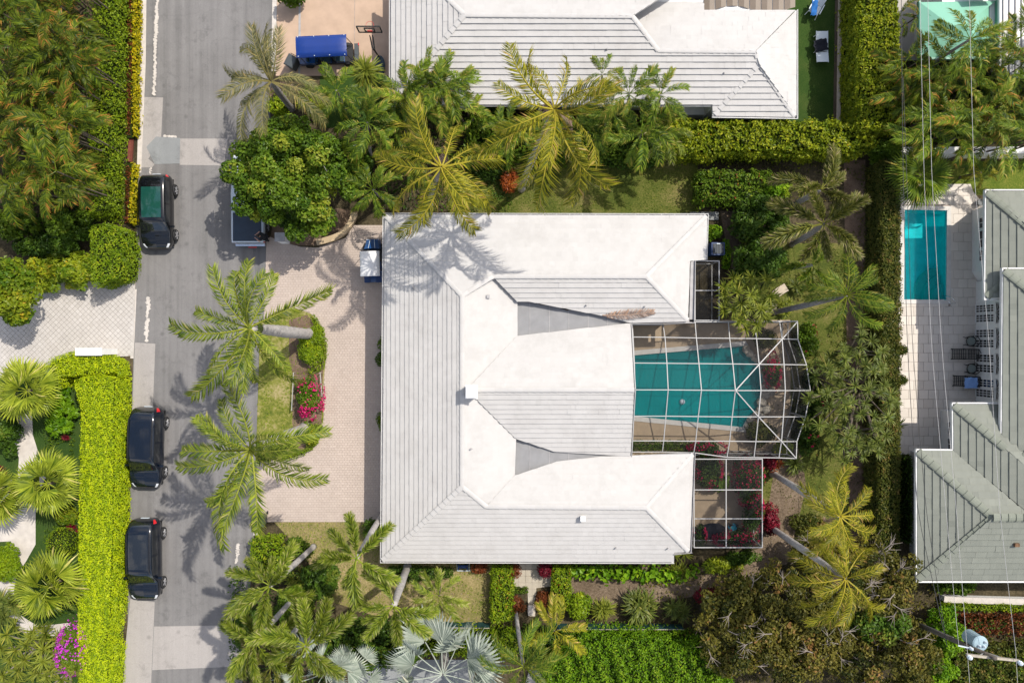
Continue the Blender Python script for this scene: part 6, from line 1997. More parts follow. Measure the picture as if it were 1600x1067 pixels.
def cloth_part(name, keys, edges, mat):
    _J, _R = J, R2
    me = bpy.data.meshes.new(name); ids = {k: i for i, k in enumerate(keys)}
    vs = rotz(np.array([J[k] for k in keys], float), PI / 2) + po
    me.from_pydata([tuple(q) for q in vs], [(ids[a], ids[b]) for a, b in edges], [])
    ob = bpy.data.objects.new(name, me); COL.objects.link(ob); ob.modifiers.new('skin', 'SKIN').use_smooth_shade = True
    for i, k in enumerate(keys): me.skin_vertices[0].data[i].radius = (R2[k], R2[k])
    me.skin_vertices[0].data[0].use_root = True
    sd = ob.modifiers.new('sub', 'SUBSURF'); sd.levels = 1
    m2 = bpy.data.meshes.new_from_object(ob.evaluated_get(bpy.context.evaluated_depsgraph_get())); bpy.data.objects.remove(ob)
    m2.materials.clear(); m2.materials.append(M[mat]); return link(name, m2, pr_)
J['el2'] = tuple(np.array(J['sl']) * .5 + np.array(J['el']) * .5); J['er2'] = tuple(np.array(J['sr']) * .5 + np.array(J['er']) * .5); R2['el2'] = R2['er2'] = .07; R2['chest'] = .185; R2['sl'] = R2['sr'] = .105; R2['pel'] = .165
cloth_part('shirt', ['pel', 'chest', 'sl', 'el2', 'sr', 'er2'], [('pel', 'chest'), ('chest', 'sl'), ('sl', 'el2'), ('chest', 'sr'), ('sr', 'er2')], 'dark_cloth')
cloth_part('trousers', ['pel', 'hl', 'kl', 'al', 'hr', 'kr', 'ar'], [('pel', 'hl'), ('hl', 'kl'), ('kl', 'al'), ('pel', 'hr'), ('hr', 'kr'), ('kr', 'ar')], 'dark_cloth')
hd = rotz(np.array([0, .195, 1.675]), PI / 2) + po
mb = MB(); mb.lathe([(.098, -.03), (.108, .02), (.10, .07), (.065, .105), (.01, .12)], hd, 14); mb.build('hair', M['hair'], pr_, smooth=True)
fx = lambda v: rotz(np.array(v), PI / 2) + po
mb = MB(); mb.box(fx((0, .312, 1.64)), (.03, .035, .03), PI / 2); mb.build('nose', M['skin'], pr_)
mb = MB()
for s in (-1, 1): mb.box(fx((s * .035, .296, 1.67)), (.026, .012, .012), PI / 2)
mb.build('eye', M['hair'], pr_)
mb = MB(); mb.box(fx((0, .295, 1.585)), (.05, .012, .012), PI / 2); mb.build('mouth', M['red_paint'], pr_)
for s in (-1, 1):
    mb = MB(); mb.box(fx((s * .098, .2, 1.65)), (.018, .035, .06), PI / 2); mb.build('ear', M['skin'], pr_)

# ------------------------------------------------------------------ street and yard objects
def wheelie_bin(label, px, py, rot, mat='bin', h=1.05):
    o = W(px, py, 0); root = thing('wheelie_bin', label, 'bin', o)
    mb = MB()
    v = np.array([[-.24, -.28, .06], [.24, -.28, .06], [.24, .28, .06], [-.24, .28, .06], [-.29, -.36, h - .08], [.29, -.36, h - .08], [.29, .36, h - .08], [-.29, .36, h - .08]])
    mb.add(rotz(v, rot) + o, [[3, 2, 1, 0], [4, 5, 6, 7], [0, 1, 5, 4], [1, 2, 6, 5], [2, 3, 7, 6], [3, 0, 4, 7]]); mb.build('body', M[mat], root)
    mb = MB(); v = np.array([[-.31, -.39, h - .07], [.31, -.39, h - .07], [.31, .36, h - .03], [-.31, .36, h - .03], [-.25, -.33, h - .01], [.25, -.33, h - .01], [.25, .30, h + .04], [-.25, .30, h + .04]])
    mb.add(rotz(v, rot) + o, [[3, 2, 1, 0], [4, 5, 6, 7], [0, 1, 5, 4], [1, 2, 6, 5], [2, 3, 7, 6], [3, 0, 4, 7]]); mb.build('lid', M[mat], root)
    mb = MB(); mb.tube([rotz([-.25, .42, h - .1], rot) + o, rotz([.25, .42, h - .1], rot) + o], .02, 6); mb.build('handle', M['black_plastic'], root)
    for s in (-1, 1):
        mb = MB(); mb.lathe([(.02, -.03), (.1, -.03), (.1, .03), (.02, .03)], rotz([s * .28, .33, .1], rot) + o, 12, rotz([1, 0, 0], rot)); mb.build('wheel', M['tyre'], root)
    return root
wheelie_bin('grey wheelie bin standing beside the blue golf cart', 461, 104, -0.5)
wheelie_bin('dark bin at the south driveway mouth by the palm', 412, 808, 0.0, 'bin', 1.0)

bh = thing('basketball_hoop', 'black basketball hoop on a weighted base beside the north house', 'basketball hoop', W(588, 100, 0))
o = W(594, 104, 0)
mb = MB(); an = np.arange(16) / 16 * 6.283
v = [(o[0] + .33 * math.cos(a), o[1] + (.62 if True else 0) * math.sin(a) * 1.0 + .0) for a in an]
mb.prism(v, 0.02, .20); mb.prism([(o[0] + (p[0] - o[0]) * .8, o[1] + (p[1] - o[1]) * .8) for p in v], .20, .27); mb.build('base', M['dark_teal'], bh)
b0 = np.array([o[0], o[1] + .45, .2]); t0 = W(583, 76, 2.35)
mb = MB(); mb.tube([b0, t0], .05, 8); mb.build('pole', M['iron'], bh)
bb = W(578, 48.5, 3.0)
for s in (-1, 1):
    mb = MB(); mb.bar(t0 + [s * .06, 0, 0], bb + [s * .08, -.12, -.35], .05); mb.bar(t0 + [s * .06, 0, -.35], bb + [s * .08, -.12, -.6], .04); mb.build('arm', M['iron'], bh)
# backboard faces up the picture
bw, bz0, bz1 = .68, 2.75, 3.65
y = bb[1]
mb = MB(); mb.box((bb[0], y, (bz0 + bz1) / 2), (bw * 2 - .08, .03, bz1 - bz0 - .08)); bd = mb.build('backboard', M['backboard'], bh)
mb = MB()
mb.box((bb[0], y, bz0), (bw * 2, .06, .06)); mb.box((bb[0], y, bz1), (bw * 2, .06, .06))
for s in (-1, 1): mb.box((bb[0] + s * bw, y, (bz0 + bz1) / 2), (.06, .062, bz1 - bz0))
mb.build('frame', M['iron'], bd)
mb = MB()
for s in (-1, 1): mb.box((bb[0] + s * .28, y, 3.12), (.05, .07, .5))
mb.box((bb[0], y, 3.37), (.6, .07, .05)); mb.box((bb[0], y, 2.87), (.6, .07, .05)); mb.build('target_square', M['iron'], bd)
mb = MB(); mb.box((bb[0], y - .03, 3.0), (.28, .05, .16)); mb.build('rim_bracket', M['red_paint'], bh)
an = np.arange(21) / 20 * 6.283
mb = MB(); mb.tube([(bb[0] + .23 * math.cos(a), y + .30 + .23 * math.sin(a), 3.05) for a in an], .012, 5, cap=False); mb.build('rim', M['red_paint'], bh)

gp_ = thing('gate_pillar', 'white block pillar with a grey cap at the driveway corner', 'pillar', W(447, 374, 0))
c = W(447, 375, 0)
mb = MB(); mb.box((c[0], c[1], .65), (.50, .50, 1.30)); mb.build('shaft', M['stucco'], gp_)
mb = MB(); mb.box((c[0], c[1], 1.34), (.62, .56, .08)); mb.build('cap', M['grey_metal'], gp_)

def wall_run(name, label, pts, w, h, mat, capmat=None, cat='wall', cap_h=.05):
    root = thing(name, label, cat, W(*pts[len(pts) // 2], 0))
    P = catmull(WP(pts, 0), 5) if len(pts) > 2 else WP(pts, 0)
    t = nrm(np.gradient(P, axis=0)); s = np.column_stack([-t[:, 1], t[:, 0]]) * w / 2
    ring = np.vstack([P[:, :2] + s, (P[:, :2] - s)[::-1]])
    mb = MB(); mb.prism(ring, 0, h); mb.build('wall', M[mat], root)
    if capmat:
        s2 = s * 1.25; ring = np.vstack([P[:, :2] + s2, (P[:, :2] - s2)[::-1]])
        mb = MB(); mb.prism(ring, h + .002, h + cap_h); mb.build('cap', M[capmat], root)
    return root
wall_run('garden_wall', 'low curved beige wall round the tree bed', [(497, 380), (514, 376), (530, 370), (543, 360), (552, 346), (556, 334)], .30, .42, 'wood_beige', 'wood_beige')
wall_run('boundary_wall', 'long white wall behind the rectangular pool lawn', [(1389, 244), (1690, 244)], .32, 1.5, 'stucco', 'stucco')
wall_run('garden_wall', 'narrow brown board edging beside the turf', [(1308, -60), (1306, 76), (1304, 200)], .2, .55, 'fence_wood', 'sandy')
wall_run('garden_wall', 'pale low wall below the sage roofed house', [(1468, 931), (1500, 933), (1690, 938)], .3, .5, 'stucco', 'kerb')
wall_run('garden_wall', 'white low wall stub set in the lime hedge end', [(144, 549), (184, 549)], .36, 1.9, 'stucco', 'stucco')
wall_run('garden_wall', 'red brick edging between the croton strips', [(207.5, 216), (205, 254)], .2, .16, 'brick_red')
wall_run('garden_wall', 'sandy step wall among the shrubs east of the narrow cage', [(1187, 486), (1204, 481), (1208, 462), (1226, 449)], .42, .3, 'sandy', 'sandy')
# brick edging: bricks on top
be = [o for o in ROOTS if o['label'].startswith('red brick edging')][0]
for i in range(16):
    f = (i + .5) / 16
    c = W(207.5 - 2.5 * f, 216 + 38 * f, 0)
    mb = MB(); mb.box((c[0] - .06, c[1], .185), (.2, .085, .05), 0, .2 + .05 * (i % 9)); mb.build('brick', M['brick_red'], be)
# teal shade-cloth fence
for lab, a, b in (('teal cloth fence west of the entry hedges', (690, 971), (766, 972)), ('dark teal cloth fence behind the fern bed', (868, 974), (1064, 974))):
    f = thing('fence', lab, 'fence', W((a[0] + b[0]) / 2, a[1], 0))
    A, B_2 = W(*a, 0), W(*b, 0)
    n = 8; mb = MB()
    for i in range(n):
        p, q = A + (B_2 - A) * i / n, A + (B_2 - A) * (i + 1) / n
        mb.box(((p[0] + q[0]) / 2, (p[1] + q[1]) / 2 + .02 * (-1) ** i, .52), (abs(q[0] - p[0]) + .02, .03, .95))
    mb.build('cloth', M['shade_cloth'], f)
    for i in range(n + 1):
        p = A + (B_2 - A) * i / n; mb = MB(); mb.tube([p, p + [0, 0, 1.05]], .03, 6); mb.build('post', M['iron'], f)
    mb = MB(); mb.tube([A + [0, 0, 1.02], B_2 + [0, 0, 1.02]], .025, 6); mb.build('top_rail', M['arm_wood'], f)
# rails in the island
for lab, a, b in (('thin white rail on the west side of the island flower bed', (462, 582), (459, 640)), ('thin white rail on the east side of the island flower bed', (503, 582), (506, 618))):
    f = thing('garden_rail', lab, 'rail', W(*a, 0)); A, B_2 = W(*a, 0), W(*b, 0)
    mb = MB(); mb.tube([A + [0, 0, .5], B_2 + [0, 0, .5]], .03, 6); mb.build('rail', M['white_paint'], f)
    for p in (A, (A + B_2) / 2, B_2):
        mb = MB(); mb.tube([p, p + [0, 0, .55]], .03, 6); mb.build('post', M['arm_wood'], f)
# AC / pool equipment
ac = thing('equipment_box', 'blue grey equipment box beside the round shrub east of the house', 'equipment', W(1117, 392, 0))
c = W(1117, 391, 0)
mb = MB(); mb.box((c[0], c[1], .40), (.82, .78, .8)); mb.build('casing', M['blue_seat'], ac)
mb = MB(); mb.box((c[0], c[1], .82), (.66, .62, .04)); mb.build('fan_guard', M['tonneau'], ac)
mb = MB()
for i in range(7): mb.box((c[0] - .3 + i * .1, c[1], .85), (.025, .6, .02))
mb.build('grille', M['iron'], ac)
mb = MB(); mb.box((c[0], c[1] + .3, .87), (.22, .05, .03)); mb.build('label_plate', M['insulator'], ac)
wall_run('slab_step', 'grey concrete slab step at the corner of the white house', [(1078, 338), (1122, 338)], .5, .12, 'concrete_blue', cat='step')
# blue bin by the south wall
eb = thing('hose_cart', 'blue reel cart with a pale frame against the south wall', 'cart', W(724, 884, 0)); c = W(724, 882, 0)
mb = MB(); mb.lathe([(.05, -.3), (.24, -.3), (.24, -.27), (.12, -.25), (.12, .25), (.24, .27), (.24, .3), (.05, .3)], (c[0], c[1], .42), 16, (1, 0, 0)); mb.build('reel', M['blue_seat'], eb)
mb = MB(); mb.tube([(c[0] - .38, c[1] - .35, .08), (c[0] - .38, c[1], .42), (c[0] - .38, c[1] + .2, .06)], .025, 6); mb.tube([(c[0] + .38, c[1] - .35, .08), (c[0] + .38, c[1], .42), (c[0] + .38, c[1] + .2, .06)], .025, 6)
mb.tube([(c[0] - .38, c[1] - .35, .1), (c[0] + .45, c[1] - .35, .1)], .025, 6); mb.build('frame', M['insulator'], eb)
# entry: step stone and statue-like pale slab
tag((lambda m: (m.box((*W(829, 951, 0)[:2], .14), (.34, .62, .26)), m.build('stone_bench', M['kerb']))[1])(MB()), 'small pale stone bench at the end of the entry walk', 'bench')
# west garden bench-like stone rail
for lab, pts in (('curved pale stone kerb west of the second fan palm', [(-6, 800), (6, 786), (16, 776), (22, 772)]), ('short pale stone kerb by the red bromeliad', [(8, 752), (18, 754), (26, 758)])):
    wall_run('stone_kerb', lab, pts, .35, .35, 'path', cat='kerb')

# north house turf: loungers
def sling_lounger(label, px, py, rot, mat_sling, matf, L=2.0, w=.68, z=.36, back=.5, grid=False):
    o = W(px, py, 0); root = thing('sun_lounger', label, 'sun lounger', o)
    T = lambda v: rotz(v, rot) + o
    for s in (-1, 1):
        mb = MB(); mb.tube([T([s * w / 2, -L / 2, z]), T([s * w / 2, L * .15, z]), T([s * w / 2, L / 2, z + back])], .022, 6); mb.build('side_rail', M[matf], root)
        for y in (-L * .38, L * .12):
            mb = MB(); mb.tube([T([s * w / 2, y, z]), T([s * w / 2 * 1.1, y, .01])], .02, 6); mb.build('leg', M[matf], root)
    segs = ((-L / 2 + .03, L * .14, 0), (L * .16, L / 2 - .02, 1))
    for y0, y1, k in segs:
        if not grid:
            mb = MB(); z0 = z + (0 if not k else 0); z1_ = z + back * (1 if k else 0)
            v = [[-w / 2, y0, z], [w / 2, y0, z], [w / 2, y1, z1_], [-w / 2, y1, z1_]]
            v2 = [[a, b, c + .03] for a, b, c in v]
            mb.add(T(np.array(v + v2)), [[3, 2, 1, 0], [4, 5, 6, 7], [0, 1, 5, 4], [1, 2, 6, 5], [2, 3, 7, 6], [3, 0, 4, 7]]); mb.build('backrest' if k else 'seat', M[mat_sling], root)
        else:
            n = 7
            mb = MB()
            for i in range(n):
                f = (i + .5) / n; x = -w / 2 + w * f
                zz_ = (lambda y: z + (back * (y - L * .15) / (L * .35) if k else 0) + .01)
                mb.bar(T([x, y0, zz_(y0)]), T([x, y1, zz_(y1)]), .034, .012)
                y = y0 + (y1 - y0) * f
                mb.bar(T([-w / 2, y, zz_(y) + .012]), T([w / 2, y, zz_(y) + .012]), .034, .012)
            mb.build('backrest' if k else 'seat', M[mat_sling], root)
    if grid:
        mb = MB(); e = L / 2
        for a, b in (((-w / 2, e, z + back), (w / 2, e, z + back)), ((-w / 2, e, z + back), (w / 2, e + .35, z + back * .8)), ((w / 2, e, z + back), (-w / 2, e + .35, z + back * .8)), ((-w / 2, e + .35, z + back * .8), (w / 2, e + .35, z + back * .8))): mb.bar(T(list(a)), T(list(b)), .03)
        mb.build('head_rail', M[matf], root)
    return root
sling_lounger('white sun lounger with a navy towel on the deep green turf', 1281, 77, PI, 'lounger_white', 'lounger_white', 2.0, .72, back=.12)
cloth('crumpled navy towel on the white sun lounger', 1281.5, 72, .40, .85, .75, .2, 'towel_navy', seed=5, ruck=.09)
fc = thing('garden_chair', 'white reclining chair with a blue towel on the deep green turf', 'chair', W(1271, 16, 0)); o = W(1271, 17, 0)
T = lambda v: rotz(v, -.5) + o
mb = MB(); mb.box(T([0, -.1, .4]), (.62, .58, .04), -.5); mb.build('seat', M['lounger_white'], fc)
mb = MB(); v = np.array([[-.31, .2, .42], [.31, .2, .42], [.31, .62, .85], [-.31, .62, .85]]); mb.add(T(np.vstack([v, v + [0, .03, -.03]])), [[0, 1, 2, 3], [7, 6, 5, 4], [0, 3, 7, 4], [1, 5, 6, 2], [2, 6, 7, 3], [0, 4, 5, 1]]); mb.build('backrest', M['lounger_white'], fc)
for s in (-1, 1):
    for y in (-.4, .4):
        mb = MB(); mb.tube([T([s * .28, y * .7, .4]), T([s * .36, y * 1.25, .01])], .02, 6); mb.build('leg', M['lounger_white'], fc)
    mb = MB(); mb.bar(T([s * .36, -.35, .6]), T([s * .36, .3, .62]), .06, .03); mb.build('armrest', M['lounger_white'], fc)
cloth('blue towel hung over the white reclining chair', 1272, 13, .58, .36, .95, -.1, 'cloth_blue', seed=6, ruck=.09)
# patio furniture of the east house
sling_lounger('black lattice lounger without a towel on the cream patio', 1500, 553, -PI / 2, 'iron', 'iron', 1.55, .62, back=.35, grid=True)
sling_lounger('black lattice lounger with a pale blue towel on the cream patio', 1502, 595, -PI / 2 - .04, 'iron', 'iron', 1.5, .62, back=.35, grid=True)
cloth('pale blue towel folded over the end of the lattice lounger', 1517, 598, .62, .80, .66, .02, 'towel_blue', seed=7, ruck=.03)
for lab, px, py in (('round black iron chair above the empty lattice lounger', 1511, 533), ('round black iron chair between the two lattice loungers', 1512, 575.5)):
    r = thing('iron_chair', lab, 'chair', W(px, py, 0)); o = W(px, py, 0)
    mb = MB(); mb.lathe([(.02, .43), (.25, .43), (.25, .47), (.02, .48)], o, 18); mb.build('seat', M['cushion'], r)
    an = np.arange(25) / 24 * 6.283
    mb = MB(); mb.tube([(o[0] + .30 * math.cos(a), o[1] + .30 * math.sin(a), .45) for a in an], .028, 6, cap=False); mb.build('seat_ring', M['iron'], r)
    an = np.linspace(-1.3, 1.3, 12)
    mb = MB(); mb.tube([(o[0] + .34 * math.cos(a), o[1] + .34 * math.sin(a), .85 - .1 * abs(a)) for a in an], .026, 6)
    for a in an[::3]: mb.tube([(o[0] + .29 * math.cos(a), o[1] + .29 * math.sin(a), .45), (o[0] + .34 * math.cos(a), o[1] + .34 * math.sin(a), .8)], .014, 5)
    mb.build('backrest', M['iron'], r)
    for s in (-1, 1):
        mb = MB(); mb.tube([(o[0] + .05, o[1] + s * .32, .66), (o[0] - .3, o[1] + s * .28, .66), (o[0] - .46, o[1] + s * .2, .62)], .024, 6); mb.build('armrest', M['iron'], r)
        for t_ in (-1, 1):
            mb = MB(); mb.tube([(o[0] + t_ * .2, o[1] + s * .2, .44), (o[0] + t_ * .26, o[1] + s * .26, .01)], .02, 5); mb.build('leg', M['iron'], r)
pot = thing('plant_pot', 'grey planter urn against the white wall by the french doors', 'planter', W(1540, 478, 0))
mb = MB(); c = W(1538, 478, 0); mb.lathe([(.15, .012), (.22, .25), (.27, .5), (.22, .52), (.2, .44)], c, 16); mb.build('pot', M['bin'], pot)
mb = MB(); mb.lathe([(.02, .45), (.2, .45)], c, 12); mb.build('soil', M['soil'], pot)
pot = thing('plant_pot', 'small dark urn at the patio corner by the north window', 'planter', W(1528, 318, 0))
mb = MB(); c = W(1527, 318, 0); mb.lathe([(.12, .012), (.2, .2), (.22, .42), (.17, .42), (.16, .36)], c, 14); mb.build('pot', M['bin'], pot)

# ------------------------------------------------------------------ utility pole and wires
up = thing('utility_pole', 'leaning view of a wooden utility pole with a pale blue transformer and crossarm', 'utility pole', W(1395, 958, 0))
up['label'] = 'wooden utility pole with a pale blue transformer and a crossarm'
b = W(1395, 958, 0); tp = W(1553, 1027, 10.8)
mb = MB(); mb.tube([b, b + (tp - b) * .5, tp + (tp - b) * .01], [.14, .13, .11], 12); mb.build('pole', M['pole_wood'], up, smooth=True)
ca, cb_ = W(1510, 1022.5, 10.55), W(1592, 1031.5, 10.55)
off = np.array([0, -.02, .0])
mb = MB(); mb.bar(ca, cb_, .11, .14); mb.build('crossarm', M['arm_wood'], up)
for s, q in ((0, ca), (1, cb_)):
    mb = MB(); mb.lathe([(.04, 0), (.10, .04), (.06, .1), (.12, .14), (.07, .2), (.10, .24), (.03, .3)], q + (cb_ - ca) * (.02 if s == 0 else -.02) + [0, -.05, .06], 12); mb.build('insulator', M['insulator'], up)
    mb = MB(); mid = ca + (cb_ - ca) * .52; qq = ca + (cb_ - ca) * (.25 if s == 0 else .75); mb.bar(mid - [0, 0, .7], qq - [0, 0, .05], .04); mb.build('brace', M['grey_metal'], up)
t1, t2 = W(1513, 994, 8.05), W(1532, 1004, 9.05)
tc = (t1 + t2) / 2; tc = np.array([t1[0] * .5 + t2[0] * .5, t1[1] * .5 + t2[1] * .5, 8.0])
mb = MB(); mb.lathe([(.06, -.03), (.34, 0.0), (.37, .04), (.37, 1.0), (.40, 1.02), (.40, 1.08), (.34, 1.13), (.02, 1.17)], tc, 20); tr_ = mb.build('transformer', M['transformer'], up, smooth=False)
mb = MB()
for i, (dx, dy) in enumerate(((.12, -.1), (-.12, -.08), (.2, .12))): mb.lathe([(.03, 1.1), (.07, 1.14), (.04, 1.2), (.07, 1.24), (.02, 1.34)], tc + [dx, dy, 0], 10)
mb.build('bushing', M['insulator'], tr_)
mb = MB(); mb.box(tc + [.1, -.42, .55], (.16, .2, .7)); mb.build('mounting_bracket', M['grey_metal'], up)
sb_ = W(1516, 1012, 9.4)
mb = MB(); mb.bar(W(1497, 1008, 9.3), sb_, .06); mb.lathe([(.03, -.1), (.09, 0), (.05, .1), (.09, .16), (.03, .25)], sb_, 10); mb.build('side_bracket', M['insulator'], up)
mb = MB(); mb.tube([b + [.22, .05, 0], b + (tp - b) * .62 + [.2, .05, 0]], .025, 6); mb.build('conduit', M['grey_metal'], up)
def wire(label, pts, z, mat, r=.016, sag=.25):
    P = WP(pts, z)
    t = np.linspace(0, 1, 24)
    d = np.concatenate([[0], np.cumsum(np.linalg.norm(np.diff(P, axis=0), axis=1))]); d /= d[-1]
    Q = np.stack([np.interp(t, d, P[:, i]) for i in range(3)], 1)
    Q[:, 2] -= sag * 4 * t * (1 - t)
    mb = MB(); mb.tube(Q, r, 5)
    return tag(mb.build('power_line', M[mat]), label, 'power line', 'overhead wires on the east side')
wire('bright overhead wire crossing the left part of the turquoise pool', [(1437, -40), (1447, 267), (1459, 534), (1481, 800), (1498, 1008)], 9.5, 'wire_light', .010)
wire('bright overhead wire crossing the right part of the turquoise pool', [(1449, -40), (1459, 267), (1475, 534), (1498, 800), (1513, 1020), (1519, 1120)], 10.8, 'wire_light', .010)
wire('bright overhead wire passing over the white door wall and the crossarm end', [(1514, -40), (1525, 267), (1550, 534), (1566, 800), (1590, 1031), (1592, 1120)], 10.8, 'wire_light', .010)
wire('thick black cable crossing the left edge of the turquoise pool', [(1408, -40), (1414, 267), (1421, 534), (1436, 800), (1462, 925), (1480, 1010)], 7.2, 'wire_dark', .016)
wire('second black cable beside the thick one over the patio', [(1411, 120), (1420, 300), (1429, 534), (1450, 800), (1480, 1010)], 7.0, 'wire_dark', .014)

# dead frond on the roof
df = feather(77, 44, .17, .014, .35, .1, .9, .05, dry=.25, rach=.014).mesh('dead_frond'); df.materials.append(M['p_dead'])
c = pNS.at(1012, 495) + [0, 0, .16]; b = W(941, 493, 3.42)
v = c - b
o = bpy.data.objects.new('dead_frond', df); COL.objects.link(o); o.location = [float(q) for q in (b + [0, 0, .18])]; s = float(np.linalg.norm(v)) * 1.12
o.scale = (s, s, s); o.rotation_euler = (0.25, -math.asin(v[2] / np.linalg.norm(v)) - .05, math.atan2(v[1], v[0]))
tag(o, 'dry brown fallen palm frond lying on the white roof valley', 'palm frond')
# ------------------------------------------------------------------ hedges
hedge('feathery green hedge running along the west side of the road above the cars', [(150, -60), (209, -60), (207, 0), (204, 120), (199, 230), (196, 345), (140, 345), (142, 200), (147, 0)], 2.3, 'l_feather', 150, 0.20, 0.07, 0.12, 1.0, 0.8, rag=0.11)
hedge('bright rounded hedge block at the corner of the white paver driveway', [(146, 352), (196, 349), (214, 357), (221, 385), (220, 425), (213, 440), (185, 450), (148, 452), (143, 440), (142, 362)], 2.6, 'l_hedge', 230, 0.13, 0.075, 0.06, 0.9, 0.5, rag=0.03)
hedge('tall flat-topped lime green hedge along the lower west side of the road', [(118, 590), (182, 585), (206, 590), (206, 700), (203, 860), (200, 962), (191, 992), (193, 998), (197, 1004), (194, 1130), (124, 1130), (122, 900), (126, 700), (128, 640), (118, 605)], 2.2, 'l_lime', 330, 0.10, 0.06, 0.05, 0.8, 0.30, rag=0.03, core='core_lime')
hedge('lower lime green hedge curving round the driveway corner', [(58, 582), (80, 560), (112, 550), (182, 554), (202, 566), (206, 588), (182, 583), (118, 588), (118, 606), (90, 606), (70, 600)], 1.7, 'l_lime', 330, 0.10, 0.06, 0.05, 0.6, 0.30, rag=0.03, core='core_lime')
hedge('broad clipped hedge beside the turf and the mint roofed house', [(1309, -60), (1398, -60), (1403, 60), (1406, 222), (1310, 222), (1308, 100)], 3.2, 'l_north', 200, 0.17, 0.10, 0.10, 0.9, 0.55, rag=0.06, side=1.2)
hedge('ragged yellow green hedge between the north house and the white house lawn', [(1030, 192), (1200, 190), (1290, 191), (1362, 196), (1368, 240), (1330, 253), (1240, 250), (1150, 250), (1050, 254)], 2.5, 'l_north', 150, 0.20, 0.12, 0.20, 1.3, 0.6, rag=0.12, side=1.0, flecks=[('l_yellowgreen', 9, 0.16)])
hedge('dark green hedge behind the tall coconut palms', [(735, 180), (1040, 196), (1040, 250), (900, 252), (735, 250)], 2.2, 'l_green', 120, 0.24, 0.14, 0.25, 1.3, 0.6, rag=0.15)
hedge('long dull clipped hedge west of the rectangular pool', [(1352, 252), (1406, 252), (1407, 560), (1405, 720), (1404, 880), (1347, 880), (1350, 560)], 2.4, 'l_dull', 260, 0.13, 0.08, 0.06, 0.9, 0.5, rag=0.05, side=0.9)
hedge('block hedge with rusty blossom at the corner of the shaded lawn', [(1083, 270), (1122, 267), (1160, 272), (1190, 268), (1232, 280), (1238, 305), (1200, 322), (1150, 322), (1085, 322)], 1.7, 'l_green', 150, 0.18, 0.11, 0.18, 0.9, 0.6, rag=0.1, flecks=[('l_redbrown', 9, 0.13)])
hedge('yellow green hedge west of the entry walk', [(769, 882), (801, 880), (801, 968), (768, 974)], 1.15, 'l_hedge', 230, 0.13, 0.08, 0.06, 0.6, 0.55, rag=0.05, flecks=[('l_orange', 14, 0.08)])
hedge('yellow green hedge east of the entry walk', [(863, 882), (890, 880), (892, 940), (888, 953), (862, 955)], 1.15, 'l_hedge', 230, 0.13, 0.08, 0.06, 0.6, 0.55, rag=0.05, flecks=[('l_orange', 18, 0.08)])
hedge('low dark hedge under the south eave left of the blue reel cart', [(606, 884), (706, 886), (706, 902), (640, 908), (606, 904)], .8, 'l_dark', 240, 0.12, 0.08, 0.05, 0.6, 0.5, rag=0.04)
hedge('clipped hedge with brown gaps beside the road below the driveway', [(392, 836), (444, 834), (445, 880), (430, 900), (392, 895)], 1.3, 'l_hedge', 210, 0.14, 0.08, 0.08, 0.6, 0.6, rag=0.06, flecks=[('l_redbrown', 10, 0.09)])
hedge('dark clipped hedge right of the gap by the dry lawn', [(448, 840), (470, 838), (490, 856), (488, 872), (455, 868)], 1.1, 'l_green', 200, 0.14, 0.08, 0.06, 0.6, 0.6, rag=0.06)
hedge('long green hedge along the lower boundary left of the leaning pale trunk', [(640, 976), (800, 976), (806, 1000), (800, 1030), (650, 1020)], 1.6, 'l_hedge', 170, 0.16, 0.08, 0.12, 0.9, 0.7, rag=0.1)
hedge('dark glossy hedge behind the silver palms', [(500, 968), (640, 965), (660, 1000), (655, 1035), (560, 1045), (505, 1015)], 2.2, 'l_dark', 130, 0.22, 0.14, 0.25, 0.9, 0.6, rag=0.14, flecks=[('l_green', 40, 0.2)])
hedge('large bright green hedge mass along the lower edge', [(866, 1000), (905, 978), (1000, 974), (1060, 982), (1112, 990), (1140, 1030), (1146, 1130), (872, 1130), (850, 1060)], 2.6, 'l_bright', 230, 0.15, 0.085, 0.26, 1.1, 0.6, rag=0.12)
hedge('dark low hedge joining the leaning pale trunk and the bright mass', [(800, 980), (900, 978), (880, 1005), (850, 1050), (805, 1010)], 1.4, 'l_dark', 150, 0.18, 0.11, 0.18, 0.8, 0.6, rag=0.1, flecks=[('l_green', 50, 0.15)])
hedge('thin green hedge above the croton strip below the sage roofed house', [(1466, 938), (1700, 944), (1700, 956), (1466, 952)], 1.0, 'l_hedge', 200, 0.13, 0.08, 0.06, 0.8, 0.6, rag=0.05)
hedge('reddish brown croton hedge behind the transformer', [(1490, 956), (1700, 958), (1700, 990), (1500, 988)], 1.3, 'l_redbrown', 130, 0.18, 0.09, 0.14, 0.8, 0.7, rag=0.1, flecks=[('l_green', 40, 0.15)])
hedge('green hedge at the lower right corner below the crossarm', [(1470, 1000), (1700, 1000), (1700, 1130), (1470, 1130)], 1.6, 'l_dull', 120, 0.20, 0.12, 0.25, 0.9, 0.7, rag=0.14, flecks=[('l_green', 40, 0.18), ('l_yellowgreen', 10, 0.12)])
hedge('narrow dark hedge between the east hedge and the lower sage roof', [(1405, 708), (1421, 708), (1421, 850), (1405, 850)], 1.6, 'l_dark', 200, 0.14, 0.08, 0.06, 0.6, 0.6, rag=0.06)
hedge('low green strip hedge along the inside of the pool cage', [(986, 690), (1083, 690), (1082, 703), (986, 703)], .7, 'l_green', 240, 0.12, 0.07, 0.06, 0.5, 0.6, rag=0.06)
hedge('small square box hedge beside the entry walk', [(800, 916), (824, 916), (824, 927), (800, 927)], .5, 'l_green', 260, 0.10, 0.06, 0.03, 0.4, 0.5, rag=0.02)
